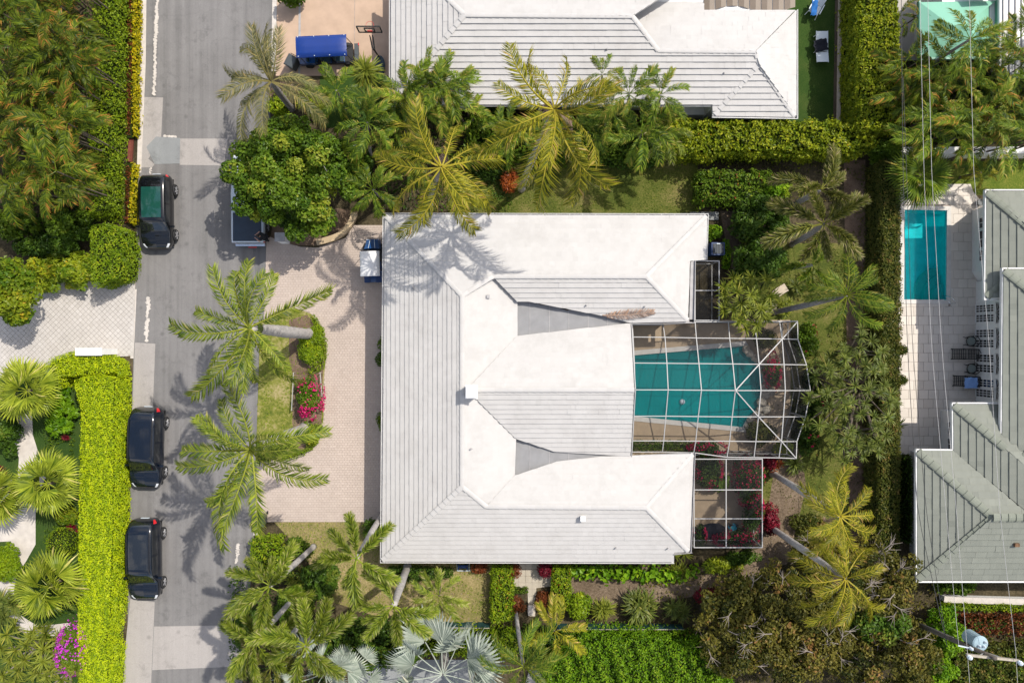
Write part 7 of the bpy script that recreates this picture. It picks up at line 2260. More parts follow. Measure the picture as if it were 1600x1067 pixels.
hedge('bright clipped strip hedge beside the blue grey equipment box', [(1128, 376), (1139, 374), (1142, 396), (1140, 420), (1128, 420)], .8, 'l_bright', 240, 0.12, 0.07, 0.05, 0.5, 0.5, rag=0.04)
hedge('curved low box hedge edging the east side of the driveway island', [(487, 492), (498, 500), (510, 530), (511, 556), (505, 575), (488, 586), (480, 580), (498, 568), (502, 548), (500, 528), (490, 506)], .42, 'l_hedge', 260, 0.10, 0.06, 0.04, 0.5, 0.55, rag=0.03)
hedge('low box hedge at the south tip of the driveway island', [(440, 714), (466, 706), (488, 694), (496, 686), (498, 692), (486, 704), (464, 716), (444, 721)], .42, 'l_hedge', 240, 0.10, 0.06, 0.04, 0.5, 0.55, rag=0.03)
hedge('yellow croton strip along the upper road kerb', [(208, -60), (222, -60), (221, 60), (219, 212), (209, 216), (207, 100)], .55, 'l_croton', 240, 0.15, 0.10, 0.07, 0.5, 0.7, rag=0.06, name='croton_strip', cat='shrub')
hedge('red brown strip between the upper yellow crotons and the feathery hedge', [(204, -60), (209, -60), (208, 100), (207, 214), (200, 214), (202, 100)], .6, 'l_redbrown', 220, 0.13, 0.08, 0.07, 0.5, 0.7, rag=0.06, name='croton_strip', cat='shrub')
hedge('short yellow croton strip beside the uppermost black car', [(206, 258), (216, 256), (216, 352), (203, 350)], .55, 'l_croton', 240, 0.15, 0.10, 0.07, 0.5, 0.7, rag=0.06, name='croton_strip', cat='shrub')
hedge('short red brown strip between the feathery hedge and the lower yellow crotons', [(199, 258), (206, 258), (204, 350), (197, 350)], .6, 'l_redbrown', 220, 0.13, 0.08, 0.07, 0.5, 0.7, rag=0.06, name='croton_strip', cat='shrub')
hedge('big-leaved climbing plant bed along the south wall of the white house', [(892, 884), (1050, 886), (1090, 884), (1092, 896), (1060, 908), (1000, 906), (892, 900)], .7, 'l_bright', 42, 0.36, 0.26, 0.14, 0.7, 0.55, rag=0.12, name='leafy_bed', cat='plants')

# ------------------------------------------------------------------ palms that stand out
palm('tall royal palm with a swollen pale trunk on the upper driveway island', 'royal', 'p_royal', (390, 512), 11.3, 128, 15, [27, 98, 121, 195, 165, 245, 268, 297, 322, 60, 218], base=(486, 522), trunk=.30, bark='bark_pale', shaft=1.2, roll=.5, lens=[126, 100, 118, 122, 95, 132, 90, 108, 82, 90, 100], elev=(.7, -.05), bulge=1.2)
palm('tall royal palm on the lower driveway island reaching over the middle dark car', 'royal', 'p_royal', (392, 702), 11.0, 125, 15, [20, 184, 226, 248, 287, 309, 88, 132, 340, 160, 205], base=(478, 668), trunk=.28, bark='bark_pale', shaft=1.2, roll=.5, lens=[112, 118, 136, 118, 122, 112, 100, 84, 86, 92, 110], elev=(.7, -.05))
palm('yellow green coconut palm hanging over the upper edge of the white roof', 'coco', 'p_coco', (690, 262), 11.0, 112, 16, [157, 191, 265, 286, 344, 70, 110, 131, 38, 229, 208, 10, 320], base=(672, 322), trunk=.15, bark='bark_grey', lens=[105, 95, 112, 108, 95, 92, 88, 90, 100, 95, 105, 100, 90], dead=2, roll=.5)
palm('tallest coconut palm with golden fronds and a leaning trunk above the white roof', 'coco', 'p_coco', (866, 172), 13.5, 128, 16, [72, 149, 135, 206, 216, 266, 287, 312, 178, 330, 100, 245, 25], base=(815, 296), trunk=.17, bark='bark_pale', lens=[95, 112, 95, 90, 128, 152, 142, 145, 90, 105, 85, 125, 60], dead=2, roll=.5)
palm('pale wind-blown coconut palm beside the peach driveway', 'coco', 'p_pale', (424, 128), 6.8, 92, 15, [209, 114, 92, 344, 181, 330, 160, 225, 20], base=(456, 170), trunk=.17, bark='bark_grey', lens=[98, 98, 92, 85, 75, 95, 70, 60, 60], dead=2, roll=.5)
palm('coconut palm leaning right beside the empty lawn with a blue-marked trunk', 'coco', 'p_areca', (1322, 462), 6.5, 62, 14, [80, 60, 35, 150, 180, 265, 290, 230, 320], base=(1208, 488), trunk=.15, bark='bark_grey')
palm('leaning grey-trunked palm below the pool cage corner, upper of two', 'coco', 'p_coco', (1312, 806), 9.5, 72, 15, [60, 100, 30, 0, 260, 285, 315, 150, 345], base=(1206, 739), trunk=.17, bark='bark_pale', elev=(.7, -.2), dead=2, roll=.5)
palm('leaning grey-trunked palm below the flat cage, lower of two', 'coco', 'p_coco', (1320, 903), 9.8, 74, 15, [80, 50, 110, 190, 260, 290, 320, 230, 170], base=(1204, 823), trunk=.17, bark='bark_pale', elev=(.7, -.25), dead=2, roll=.5)
palm('foxtail palm at the upper east corner with two bare leaf stalks', 'fox', 'p_foxdry', (1281, 297), 7.5, 62, 8, [140, 62, 20, 165, 45], base=(1236, 322), trunk=.14, bark='bark_grey', lens=[66, 66, 50, 40, 60])
palm('foxtail palm with dusty fronds above the lone coconut palm', 'fox', 'p_foxdry', (1287, 350), 8.0, 68, 10, [150, 190, 30, 245, 268, 318, 55], base=(1236, 382), trunk=.14, bark='bark_grey', lens=[78, 84, 74, 58, 50, 72, 50])
palm('small foxtail palm between the dusty foxtail and the lone coconut palm', 'fox', 'p_areca', (1268, 415), 6.0, 42, 6, None, base=(1226, 420), trunk=.12, bark='bark_grey')
palm('foxtail palm touching the lower left corner of the white roof', 'fox', 'p_fox', (557, 872), 9.0, 66, 9, [92, 45, 175, 247, 262, 330, 130], base=(600, 800), trunk=.15, bark='bark_pale', lens=[62, 66, 68, 58, 76, 66, 55], shaft=.8)
palm('foxtail palm with a pale trunk tip on the dry lawn', 'fox', 'p_fox', (616, 945), 9.2, 68, 8, [110, 190, 215, 270, 312, 338], base=(637, 885), trunk=.20, bark='bark_pale', lens=[60, 62, 50, 62, 70, 60])
palm('foxtail palm beside the road below the clipped hedge', 'fox', 'p_fox', (422, 915), 8.2, 64, 10, [55, 115, 140, 190, 215, 255, 325, 90], trunk=.15, bark='bark_pale', lens=[66, 50, 60, 72, 60, 62, 66, 40])
palm('foxtail palm with bright new fronds between two silver palms', 'fox', 'p_fox', (478, 1008), 8.6, 68, 9, [100, 50, 80, 130, 190, 165, 245, 280, 315, 25], base=(513, 946), trunk=.17, bark='bark_pale')
palm('foxtail palm at the road edge near the lower concrete patch', 'fox', 'p_fox', (400, 1000), 7.5, 60, 10, None, trunk=.14, bark='bark_pale')
palm('foxtail palm at the lower edge beside the leftmost silver palm', 'fox', 'p_foxdry', (425, 1040), 7.0, 56, 9, None, trunk=.14, bark='bark_pale')
palm('leaning palm with a long thin pale trunk at the lower edge', 'coco', 'p_areca', (818, 1040), 7.5, 66, 13, [95, 60, 165, 200, 230, 320, 350, 280, 20], base=(806, 952), trunk=.11, bark='bark_pale')
palm('yellow green fan-shaped palm right of the long thin pale trunk', 'areca', 'p_coco', (866, 985), 4.0, 48, 9, [125, 60, 100, 340, 205, 225, 310, 280, 20], trunk=.08, bark='bark_brown')
palm('soft green palm standing alone on the dry lawn', 'areca', 'p_fox', (686, 930), 3.2, 40, 14, None, trunk=.09, bark='bark_brown', elev=(.9, .1))
palm('large silver blue fan palm at the lower edge', 'bis', 'p_silver', (692, 1052), 4.2, 92, 13, [92, 62, 118, 142, 40, 25, 165, 190, 78, 210, 350, 320], trunk=.25, bark='bark_grey', lens=[92, 84, 100, 88, 92, 100, 85, 80, 60, 84, 84, 80], elev=(1.0, -.05), leaf='fan_leaf', roll=.9)
palm('smaller silver blue fan palm left of the large one', 'bis', 'p_silver', (508, 1050), 3.8, 66, 10, None, trunk=.22, bark='bark_grey', elev=(1.0, -.05), leaf='fan_leaf', roll=.9)
palm('silver fan palm tucked under the foxtail fronds', 'bis', 'p_silver', (555, 1045), 3.0, 44, 8, None, trunk=.18, bark='bark_grey', elev=(.9, .1), leaf='fan_leaf')
for lab, x, y, r, h in (('fan palm beside the white paver driveway in the west garden', 44, 610, 48, 2.9), ('fan palm beside the lime hedge where the garden path bends', 76, 755, 48, 2.7), ('fan palm between the round shrub and the magenta bougainvillea', 77, 916, 50, 2.6), ('fan palm cut by the left edge beside the stone kerb', -6, 772, 42, 2.6)):
    palm(lab, 'fan', 'p_fan', (x, y), h, r * 1.05, 18, None, trunk=.14, bark='bark_brown', elev=(1.25, -.35), group='fan palms in the west garden', leaf='fan_leaf')
palm('dark fan palm beside the white boundary wall at the pool lawn', 'fan', 'p_areca', (1438, 274), 3.2, 44, 18, None, trunk=.12, bark='bark_brown', elev=(1.0, -.2), leaf='fan_leaf')
palm('small pale palm on the lawn strip at the pool wall', 'areca', 'p_coco', (1533, 270), 2.4, 24, 10, None, trunk=.07, bark='bark_brown')
palm('bushy green palm at the end of the curved low wall', 'areca', 'p_areca', (583, 297), 3.6, 46, 15, None, trunk=.10, elev=(.9, .0))
palm('small palm with a bare trunk beside the front of the blue golf cart', 'areca', 'p_areca', (526, 142), 4.6, 46, 12, [100, 75, 60, 20, 345, 200, 165, 260, 285, 320], base=(540, 172), trunk=.09, bark='bark_grey')
palm('slender palm with a curved grey trunk beside the spreading tree', 'areca', 'p_areca', (574, 192), 5.2, 56, 14, [95, 80, 140, 180, 210, 250, 275, 300, 330, 10, 40], base=(582, 250), trunk=.09, bark='bark_grey')
palm('slim bare-trunked palm against the lower edge of the north roof', 'areca', 'p_areca', (941, 117), 5.6, 30, 9, None, base=(934, 166), trunk=.07, bark='bark_grey', elev=(.9, .1))
palm('middle palm of the cluster overlapping the north roof', 'areca', 'p_areca', (983, 148), 6.2, 48, 12, None, base=(975, 185), trunk=.08, bark='bark_grey')
palm('rightmost palm of the cluster overlapping the north roof', 'areca', 'p_areca', (1032, 150), 6.0, 46, 12, None, base=(1020, 190), trunk=.08, bark='bark_grey')
palm('low drooping palm under the cluster beside the ragged hedge', 'areca', 'p_areca', (1002, 205), 4.6, 54, 13, None, base=(995, 225), trunk=.08, bark='bark_grey')
palm('small palm with a yellow frond under the cluster', 'areca', 'p_fox', (1035, 212), 4.2, 38, 10, None, trunk=.07)
palm('drooping palm left of the cluster in front of the dark hedge', 'areca', 'p_areca', (955, 178), 4.8, 40, 11, None, trunk=.07)
palm('upright green palm in the upper right stand over the mint roof', 'areca', 'p_areca', (1516, 62), 7.0, 54, 13, [88, 120, 60, 30, 15, 160, 190, 340, 310, 230, 270], trunk=.09)
# areca stands
clumping('areca clump at the left corner of the north house roof', 'areca', 'p_areca', 640, 150, 5.0, 52, 18, 3)
clumping('broad areca clump in the middle of the north roof edge', 'areca', 'p_areca', 682, 140, 5.2, 52, 20, 3)
clumping('rusty areca clump overlapping the north roof hip', 'areca', 'p_rust', 667, 122, 5.0, 36, 12, 2)
clumping('upright areca clump at the right end of the corner planting', 'areca', 'p_areca', 706, 128, 5.4, 36, 14, 2)
clumping('low areca clump right of the corner planting', 'areca', 'p_areca', 728, 172, 3.6, 42, 14, 3)
clumping('shaded areca clump behind the bushy green palm', 'areca', 'p_areca', 622, 205, 4.0, 48, 15, 3)
clumping('shaded areca clump under the overhanging coconut palm', 'areca', 'p_areca', 642, 252, 3.4, 46, 15, 3)
clumping('dark areca clump behind the tallest coconut palm', 'areca', 'p_areca', 800, 205, 3.8, 46, 15, 3)
clumping('dark areca clump right of the tallest coconut palm', 'areca', 'p_areca', 912, 205, 3.8, 40, 14, 3)
rng = np.random.default_rng(4)
for x, y in ((14, 22), (62, 10), (102, 22), (38, 74), (86, 62), (104, 96), (10, 128), (62, 124), (98, 142), (22, 184), (70, 186), (100, 200), (32, 240), (74, 246), (98, 252), (54, 286), (92, 284), (8, 288), (-40, 60), (-40, 200), (60, -45), (104, -40)):
    clumping('rusty-tipped areca palm in the dense stand left of the feathery hedge', 'areca', 'p_rust', x + 4 * rng.normal(), y + 4 * rng.normal(), 4.6 + 1.8 * rng.random(), 58, 12, 3, 'areca palms in the stand west of the road', elev=(.95, -.1))
for x, y in ((1418, 106), (1462, 112), (1502, 122), (1548, 126), (1592, 118), (1422, 158), (1472, 168), (1526, 178), (1574, 170), (1446, 204), (1500, 212), (1556, 214), (1600, 204), (1594, 66), (1640, 130), (1640, 200)):
    clumping('rust and green areca palm in the stand between the mint roof and the white wall', 'areca', 'p_rust' if rng.random() < .5 else 'p_areca', x + 4 * rng.normal(), y + 4 * rng.normal(), 4.2 + 1.4 * rng.random(), 52, 12, 3, 'areca palms in the upper right stand', elev=(.8, -.2))
clumping('small orange-topped palm on the white terrace', 'areca', 'p_rust', 1420, 26, 3.0, 26, 10, 2)

# ------------------------------------------------------------------ trees
tree('spreading broad-leaved green tree over the pale pickup truck', 446, 268, 110, 6.6, 'l_green', 100, 78, .23, .16, .62, 150, base=(468, 322), bark='bark_grey', flat=.45, tvar=.40, hole=.06)
tree('yellow-green broad-leaved tree at the left edge by the white paver driveway', 12, 455, 42, 4.4, 'l_yellowgreen', 62, 60, .26, .18, .6, 42, base=(20, 440), tbase=.3)
tree('bronze-leaved tree right of the fern bed with bare branches', 1148, 985, 66, 5.0, 'l_brown', 82, 55, .24, .15, .5, 100, base=(1150, 950), twigs=16, hole=.5)
tree('widest bronze-leaved tree at the lower right', 1235, 985, 112, 5.6, 'l_brown', 104, 58, .22, .13, .52, 200, base=(1220, 940), twigs=24, hole=.5)
tree('bronze-leaved tree reaching the corner of the lower sage roof', 1372, 905, 82, 5.8, 'l_brown', 72, 52, .22, .13, .48, 110, base=(1340, 860), twigs=28, hole=.45, bare=.15)
tree('bronze-leaved tree at the lower edge left of the utility pole', 1395, 1030, 92, 5.0, 'l_brown', 66, 58, .22, .13, .5, 130, base=(1370, 980), twigs=22, hole=.45)
tree('small green tree among the bronze trees', 1372, 972, 52, 5.3, 'l_dark', 36, 60, .22, .14, .5, 46, base=(1352, 940), tbase=.6)
tree('bronze-leaved tree behind the flat screen cage garden', 1290, 870, 46, 3.4, 'l_brown', 36, 55, .22, .14, .5, 34, hole=.3, twigs=4)
dragon('large branching dracaena tree between the pool cage and the east hedge', 's_green', 1335, 628, 78, 5.2, 42, 16, base=(1322, 602))
dragon('dracaena tree nearest the bay end of the pool cage', 's_green', 1292, 592, 40, 3.6, 15, 15)
dragon('dracaena tree below the large branching one', 's_green', 1338, 680, 46, 4.2, 17, 15)
dragon('dracaena tree at the upper side of the grove by the east hedge', 's_green', 1348, 552, 42, 4.4, 14, 15)
dragon('bushy dracaena tree hiding the corner of the narrow cage', 's_yellow', 1168, 470, 46, 4.0, 32, 18, base=(1150, 478))
dragon('pale yellow-green branching plant at the lower left corner', 's_yellow', 40, 1022, 52, 3.0, 22, 21, bark='bark_white')
dragon('smaller branching plant below the garden path at the left edge', 's_yellow', 92, 1060, 40, 2.8, 12, 20, bark='bark_white')
dragon('ball-headed yucca palm beside the basketball hoop', 's_yellow', 574, 118, 4, 4.3, 4, 32, base=(589, 152), bark='bark_brown', nleaf=48, wd=.06)

# ------------------------------------------------------------------ shrubs
S_ = lambda *a, **k: shrub(*a, **k)
S_('tall dark glossy shrub mass beside the narrow dirt path, upper part', 1192, 345, 48, 3.4, 'l_dark', 70, .30, .11, 50, tbase=.5)
S_('tall dark glossy shrub mass beside the narrow dirt path, lower part', 1190, 412, 44, 3.2, 'l_dark', 70, .30, .11, 46, tbase=.45)
S_('bright leafy shrub at the right end of the rusty block hedge', 1212, 300, 30, 2.6, 'l_bright', 80, .24, .14, 24)
S_('round bright shrub beside the north-east corner of the white house', 1116, 362, 16, 1.4, 'l_bright', 130, .17, .12, 12)
S_('round clipped shrub beside the lime hedge', 96, 848, 24, 1.7, 'l_hedge', 260, .09, .055, round_=True)
S_('golden round shrub between the fan palm and the clipped ball', 98, 806, 22, 1.3, 'l_yellowgreen', 150, .14, .08, 16)
S_('magenta bougainvillea spilling over the lime hedge end', 117, 1012, 28, 2.9, 'l_green', 170, .13, .08, 44, flowers=('f_magenta', 620, .13, (0, 0, -.1)), tbase=.55)
S_('pink bougainvillea in the island flower bed', 482, 622, 23, 1.5, 'l_green', 150, .14, .09, 34, flowers=('f_pink', 420, .13, (.7, -.5, .2)))
S_('round green shrub at the foot of the upper royal palm', 486, 524, 22, 1.0, 'l_hedge', 190, .13, .08, 22)
S_('bushy shrub beside the low box hedge on the island', 482, 552, 19, 1.1, 'l_hedge', 190, .13, .08, 24)
S_('yellow-green shrub at the south end of the island flower bed', 484, 676, 18, 1.0, 'l_yellowgreen', 170, .13, .08, 20)
S_('orange croton by the base of the tallest coconut palm', 796, 283, 13, 1.0, 'l_orange', 120, .20, .10, 20)
S_('crimson bougainvillea in the upper corner of the flat cage', 1108, 735, 22, 1.9, 'l_dark', 130, .14, .09, 30, flowers=('f_crimson', 170, .14, (0, 0, .4)))
S_('crimson bougainvillea filling the right side of the flat cage', 1172, 752, 24, 2.2, 'l_dark', 130, .14, .09, 42, flowers=('f_crimson', 420, .14, (0, 0, .5)))
S_('crimson bougainvillea halfway down the right wall of the flat cage', 1176, 796, 18, 2.0, 'l_dark', 130, .14, .09, 42, flowers=('f_crimson', 260, .14, (0, 0, .5)))
S_('crimson bougainvillea along the bottom of the flat cage', 1150, 842, 38, 1.5, 'l_dark', 130, .14, .09, 14, flowers=('f_crimson', 300, .14, (0, 0, .5)))
S_('crimson bougainvillea at the lower left corner of the flat cage', 1094, 836, 11, 1.3, 'l_dark', 130, .14, .09, 18, flowers=('f_crimson', 150, .13, (0, 0, .5)))
S_('crimson bougainvillea in the south strip of the pool cage', 1106, 700, 32, 1.5, 'l_dark', 130, .14, .09, 12, flowers=('f_crimson', 200, .14, (0, 0, .5)))
S_('crimson bougainvillea behind the boulders at the bay end', 1208, 582, 13, 1.5, 'l_dark', 130, .14, .09, 32, flowers=('f_crimson', 260, .14, (0, 0, .5)))
S_('grey-green shrub inside the lower right corner of the pool cage', 1190, 676, 24, 1.5, 'l_dull', 130, .18, .08, 24)
S_('grey-green shrub inside the upper right corner of the pool cage', 1196, 530, 20, 1.5, 'l_dull', 130, .18, .08, 18)
S_('broad green plant under the flat cage panels', 1124, 752, 14, 1.4, 'l_green', 60, .36, .20, 16, nclump=9)
S_('red-flowering shrub along the upper bay wall of the pool cage', 1262, 532, 18, 1.9, 'l_green', 130, .17, .10, 34, flowers=('f_crimson', 16, .16, (0, 0, .8)))
S_('red-flowering shrub along the lower bay wall of the pool cage', 1264, 672, 18, 1.9, 'l_dark', 130, .17, .10, 42, flowers=('f_crimson', 18, .16, (0, 0, .8)))
S_('leafy green shrub on the bay tip of the pool cage', 1276, 610, 16, 1.8, 'l_dark', 130, .17, .10, 36, flowers=('f_crimson', 8, .16, (0, 0, .8)))
S_('dark red cordyline shrub beside the foot of the upper leaning palm', 1204, 724, 10, 1.0, 'l_red', 90, .24, .09, 16)
S_('dark red cordyline shrub beside the foot of the lower leaning palm', 1204, 812, 13, 1.1, 'l_red', 90, .24, .09, 26)
S_('yellow-green variegated shrub below the pool cage corner', 1226, 702, 16, .9, 'l_yellowgreen', 90, .22, .08, 12)
S_('bushy green shrub on the lawn between the two leaning palms', 1268, 820, 30, 1.2, 'l_dull', 110, .18, .10, 18)
S_('yellow-leaved shrub at the corner of the flat cage', 1130, 884, 36, .9, 'l_yellowgreen', 60, .30, .09, 12)
S_('dark shrub row under the bottom of the flat cage', 1160, 872, 36, .9, 'l_dark', 110, .18, .10, 10)
S_('dark broad shrub right of the clipped hedge gap', 500, 905, 30, 1.9, 'l_dark', 110, .22, .12, 34, tbase=.5)
S_('rounded dark shrub under the foxtail at the roof corner', 580, 828, 14, 1.6, 'l_dark', 140, .17, .10, 18)
S_('dark shrubs at the left edge below the areca stand', 28, 345, 46, 2.4, 'l_green', 90, .24, .14, 34)
S_('dark shrubs between the areca stand and the rounded hedge block', 104, 348, 42, 2.6, 'l_green', 90, .24, .14, 34)
S_('shaded shrubs above the yellow croton bushes', 70, 382, 60, 1.9, 'l_dark', 90, .24, .14, 20)
S_('yellow-tipped leafy bush on the left side of the driveway mouth', 66, 424, 30, 2.2, 'l_yellowgreen', 75, .34, .13, 32)
S_('yellow-tipped leafy bush beside the rounded hedge block', 118, 426, 30, 2.3, 'l_yellowgreen', 75, .34, .13, 36)
S_('shrub with large lobed leaves beside the bend of the lime hedge', 92, 640, 30, 1.6, 'l_bright', 60, .40, .20, 46, nclump=22)
S_('dark shrub along the left edge of the garden path', 8, 680, 20, 1.8, 'l_dark', 100, .22, .14, 40)
S_('leafy shrub beside the curving path at the left edge', 8, 880, 22, 1.5, 'l_hedge', 130, .20, .11, 34)
S_('green shrubs between the two branching plants and the bougainvillea', 76, 1018, 26, 1.6, 'l_green', 100, .22, .13, 26)
S_('green shrub at the top edge of the peach driveway', 456, -6, 26, 2.0, 'l_green', 120, .20, .12, 12)
S_('green shrub beside the pale coconut palm trunk', 432, 160, 18, 1.5, 'l_hedge', 130, .16, .10, 22)
S_('yellow shrub between the pale coconut palm and the small palm', 480, 158, 26, 1.8, 'l_yellowgreen', 90, .24, .09, 22)
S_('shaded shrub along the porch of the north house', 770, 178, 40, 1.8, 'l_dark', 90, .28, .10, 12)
S_('shrub at the corner where the two clipped hedges meet', 1385, 232, 34, 2.6, 'l_green', 100, .20, .12, 24)
S_('dark undergrowth shrub in the upper right stand', 1500, 160, 90, 2.2, 'l_dark', 60, .28, .14, 60)
S_('lime green leafy shrub left of the utility pole', 1480, 985, 30, 3.0, 'l_bright', 100, .20, .12, 44)
S_('lime green leafy shrub at the lower edge below the pole', 1470, 1050, 34, 3.0, 'l_bright', 100, .20, .12, 28)
S_('weedy shrub against the lower wall of the sage roofed house', 1490, 916, 40, 1.3, 'l_green', 60, .22, .14, 14)
S_('topiary cone on the patio beside the east hedge, upper one', 1410, 547, 9, 1.1, 'l_dull', 260, .09, .06, round_=True)
S_('topiary cone on the patio beside the east hedge, lower one', 1409, 594, 9, 1.1, 'l_dull', 260, .09, .06, round_=True)
S_('brown-leaved cordyline beside the foot of the thin pale trunk', 810, 944, 13, 1.2, 'l_redbrown', 110, .22, .06, 14)
S_('crimson cordyline at the head of the entry walk', 852, 891, 7, 1.2, 'l_red', 120, .24, .06, 10)
S_('orange-red cordyline at the left of the entry walk', 803, 890, 6, 1.0, 'l_redbrown', 120, .20, .06, 9)
S_('dark red shrub in the shade east of the stone bench', 848, 938, 10, .7, 'l_redbrown', 110, .16, .08, 18)
S_('mixed green shrub beside the stone bench hedge', 905, 945, 18, 1.6, 'l_hedge', 100, .24, .09, 24)
S_('dry brown shrub beside the blue reel cart', 750, 886, 12, .9, 'l_redbrown', 110, .14, .08, 8)
S_('dark red shrub at the edge of the dirt strip', 1106, 930, 22, 1.2, 'l_red', 70, .22, .08, 12)
S_('small green clump at the south wall of the driveway', 599, 560, 4, .5, 'l_green', 160, .12, .08, 40)
S_('small green clump further down the driveway wall', 599, 655, 4, .5, 'l_green', 160, .12, .08, 22)
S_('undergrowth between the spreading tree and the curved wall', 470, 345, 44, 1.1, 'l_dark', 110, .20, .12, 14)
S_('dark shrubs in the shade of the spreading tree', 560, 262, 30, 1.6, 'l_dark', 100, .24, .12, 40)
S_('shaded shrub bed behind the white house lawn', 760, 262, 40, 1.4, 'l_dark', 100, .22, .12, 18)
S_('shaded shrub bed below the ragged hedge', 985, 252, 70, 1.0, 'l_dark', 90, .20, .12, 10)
S_('green shrub under the foxtails beside the road', 385, 985, 26, 1.8, 'l_dark', 100, .22, .13, 40)
S_('green shrub under the foxtails left of the dry lawn', 455, 950, 34, 1.6, 'l_green', 100, .22, .12, 34)

# ------------------------------------------------------------------ strap-leaved and ferny plants
tuft('yellow-striped bromeliad cluster beside the clipped hedge gap', 's_yellow', 468, 905, 15, .3, tufts=4, spread_px=14, wd=.11, up=.5)
tuft('dull bromeliad cluster under the dark broad shrub', 's_green', 486, 925, 15, .3, tufts=3, spread_px=12, wd=.11, up=.5)
tuft('yellow bromeliad row along the foxtail trunks', 's_yellow', 470, 945, 13, .3, tufts=5, spread_px=20, wd=.11)
tuft('round yellow-green fern clump south of the dirt strip', 's_yellow', 945, 955, 22, .5, tufts=5, spread_px=8, wd=.07, nleaf=44, up=.3)
tuft('broad-leaved clump of dark fronds behind the cloth fence', 's_green', 1005, 945, 30, .6, tufts=7, spread_px=16, wd=.10, nleaf=40, up=.3)
tuft('spiky clump at the right end of the fern bed', 's_green', 1056, 950, 22, .4, tufts=5, spread_px=18, wd=.08, up=.3)
tuft('yellow fern clump beside the bronze tree', 's_yellow', 1156, 915, 20, .5, tufts=4, spread_px=16, wd=.08, up=.4)
tuft('yellow spiky row under the corner of the white roof', 's_yellow', 1062, 882, 18, .3, tufts=6, spread_px=22, wd=.08, up=.4)
tuft('spiky grey-green plant at the pool cage corner', 's_green', 1240, 724, 22, .4, tufts=2, spread_px=5, wd=.09, up=.2)
tuft('green spiky plant at the left edge by the path', 's_green', 8, 948, 34, .8, tufts=6, spread_px=16, wd=.07, nleaf=40, up=.3)
tuft('spiky plant at the edge of the left garden by the driveway', 's_green', 8, 640, 20, .8, tufts=3, spread_px=10, wd=.09, up=.3)
tuft('red bromeliad beside the pale stone kerb at the left edge', 'l_red', 6, 738, 11, .3, tufts=3, spread_px=7, wd=.15, up=.5, nleaf=18)
tuft('red bromeliad under the lobed-leaf shrub', 'l_red', 106, 684, 8, .35, tufts=2, spread_px=4, wd=.15, up=.5, nleaf=18)
tuft('pink bromeliads at the foot of the lime hedge above the clipped ball', 'l_red', 118, 822, 9, .3, tufts=4, spread_px=9, wd=.15, up=.5, nleaf=18)
tuft('red bromeliads at the foot of the lime hedge below the clipped ball', 'l_red', 115, 918, 8, .3, tufts=4, spread_px=10, wd=.15, up=.5, nleaf=18)
tuft('orange bromeliads below the pool cage corner', 'l_orange', 1214, 728, 9, .3, tufts=4, spread_px=10, wd=.13, up=.5, nleaf=18)
tuft('striped bromeliads beside the sandy step wall', 's_yellow', 1222, 478, 13, .3, tufts=5, spread_px=14, wd=.10, up=.5)
tuft('agave-like plant under the dusty foxtail', 's_green', 1255, 440, 18, .3, tufts=4, spread_px=16, wd=.09, up=.3)
tuft('spiky plants along the east side of the grove', 's_green', 1395, 660, 18, .8, tufts=4, spread_px=10, wd=.08, up=.3)
tuft('broad spear-leaved plants under the north roof edge', 's_green', 775, 170, 20, 1.0, tufts=6, spread_px=24, wd=.11, up=.8)
tuft('yellow spiky plants beside the small palm', 's_yellow', 505, 165, 16, .8, tufts=5, spread_px=16, wd=.09, up=.4)

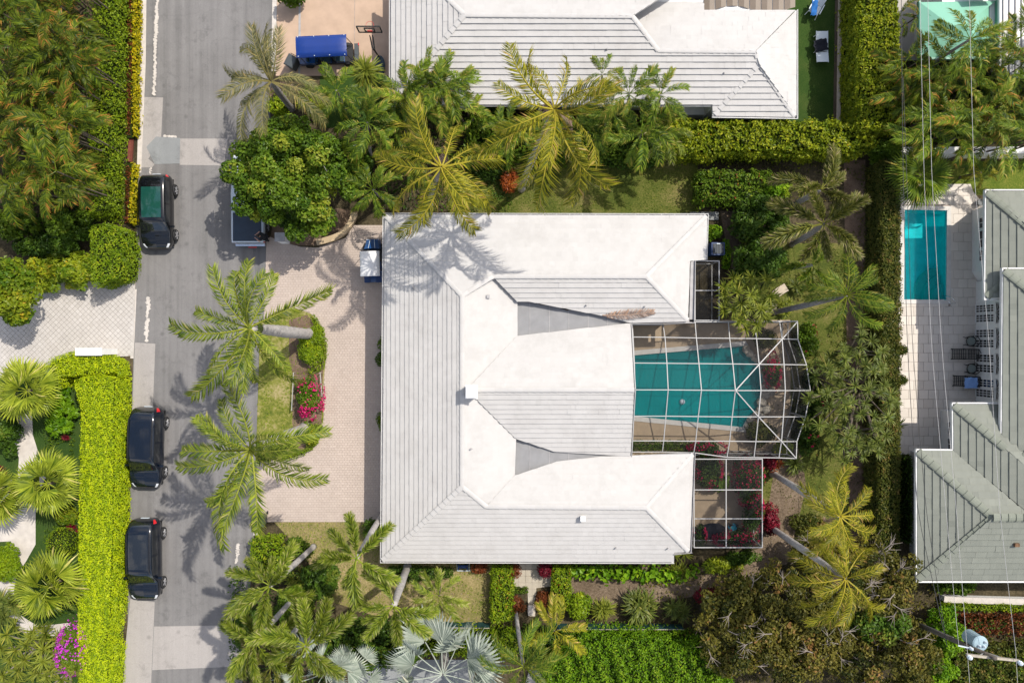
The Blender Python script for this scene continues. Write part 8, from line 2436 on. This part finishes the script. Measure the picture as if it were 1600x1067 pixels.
# ------------------------------------------------------------------ low growth and grass
ground_cover('grass', [(425, 814), (620, 814), (620, 870), (790, 870), (790, 970), (640, 978), (520, 940), (470, 860)], 'l_hedge', 60, .14, .035, .07, 1.0, 'tufts of grass in the dry lawn', thr=-.6)
ground_cover('grass', ISLAND, 'l_hedge', 60, .13, .04, .12, 1.2, 'tufts of grass on the driveway island', thr=-.5)
ground_cover('grass', [(1180, 400), (1345, 400), (1345, 860), (1200, 840)], 'l_dull', 34, .14, .04, .08, 1.2, 'thin grass between the cages and the east hedge', thr=-.3)
ground_cover('grass', [(730, 250), (1080, 250), (1080, 338), (730, 338)], 'l_green', 34, .13, .035, .07, 1.2, 'grass of the shaded lawn', thr=-.6)
ground_cover('ground_cover', [(64, 620), (118, 606), (122, 960), (62, 960), (76, 740)], 'l_green', 70, .17, .09, .28, .9, 'low plants of the west garden', thr=-.4)
ground_cover('ground_cover', [(1130, 255), (1350, 255), (1345, 470), (1190, 470), (1140, 330)], 'l_dull', 34, .17, .08, .25, .9, 'low undergrowth below the foxtail palms', thr=-.1)
ground_cover('ground_cover', [(1235, 500), (1350, 500), (1350, 700), (1250, 700)], 'l_dull', 30, .16, .07, .2, .9, 'low undergrowth in the dracaena grove', thr=.0)
ground_cover('ground_cover', [(1000, 900), (1460, 860), (1460, 1130), (1000, 1130)], 'l_brown', 26, .18, .10, .5, .8, 'undergrowth below the bronze trees', clumpy=.8)
ground_cover('ground_cover', [(360, 880), (520, 880), (520, 1130), (360, 1130)], 'l_dark', 50, .2, .1, .4, .8, 'undergrowth below the foxtail palms by the road', clumpy=.4)
ground_cover('ground_cover', [(1405, 100), (1690, 130), (1690, 240), (1400, 240)], 'l_dark', 45, .22, .11, .5, .8, 'undergrowth of the upper right stand', clumpy=.5)
ground_cover('ground_cover', [(-80, -80), (150, -80), (145, 330), (-80, 330)], 'l_dark', 40, .22, .11, .6, .8, 'undergrowth of the areca stand', clumpy=.6)
ground_cover('ground_cover', [(560, 170), (800, 180), (800, 330), (600, 330), (560, 300)], 'l_dark', 40, .2, .1, .3, .8, 'undergrowth below the coconut palms', clumpy=.3)
ground_cover('fallen_leaves', [(425, 814), (620, 814), (620, 870), (790, 870), (790, 970), (640, 978), (520, 940), (470, 860)], 'p_dead', 14, .14, .05, .03, .6, 'dry grass and fallen leaves on the dry lawn')
ground_cover('fallen_leaves', [(212, 300), (226, 300), (206, 1000), (196, 1000)], 'p_dead', 5, .10, .06, .01, .3, 'fallen leaves along the west road edge')
ground_cover('fallen_leaves', [(1120, 880), (1250, 760), (1345, 760), (1345, 900), (1000, 960)], 'l_brown', 16, .12, .07, .02, .3, 'fallen brown leaves on the dirt')
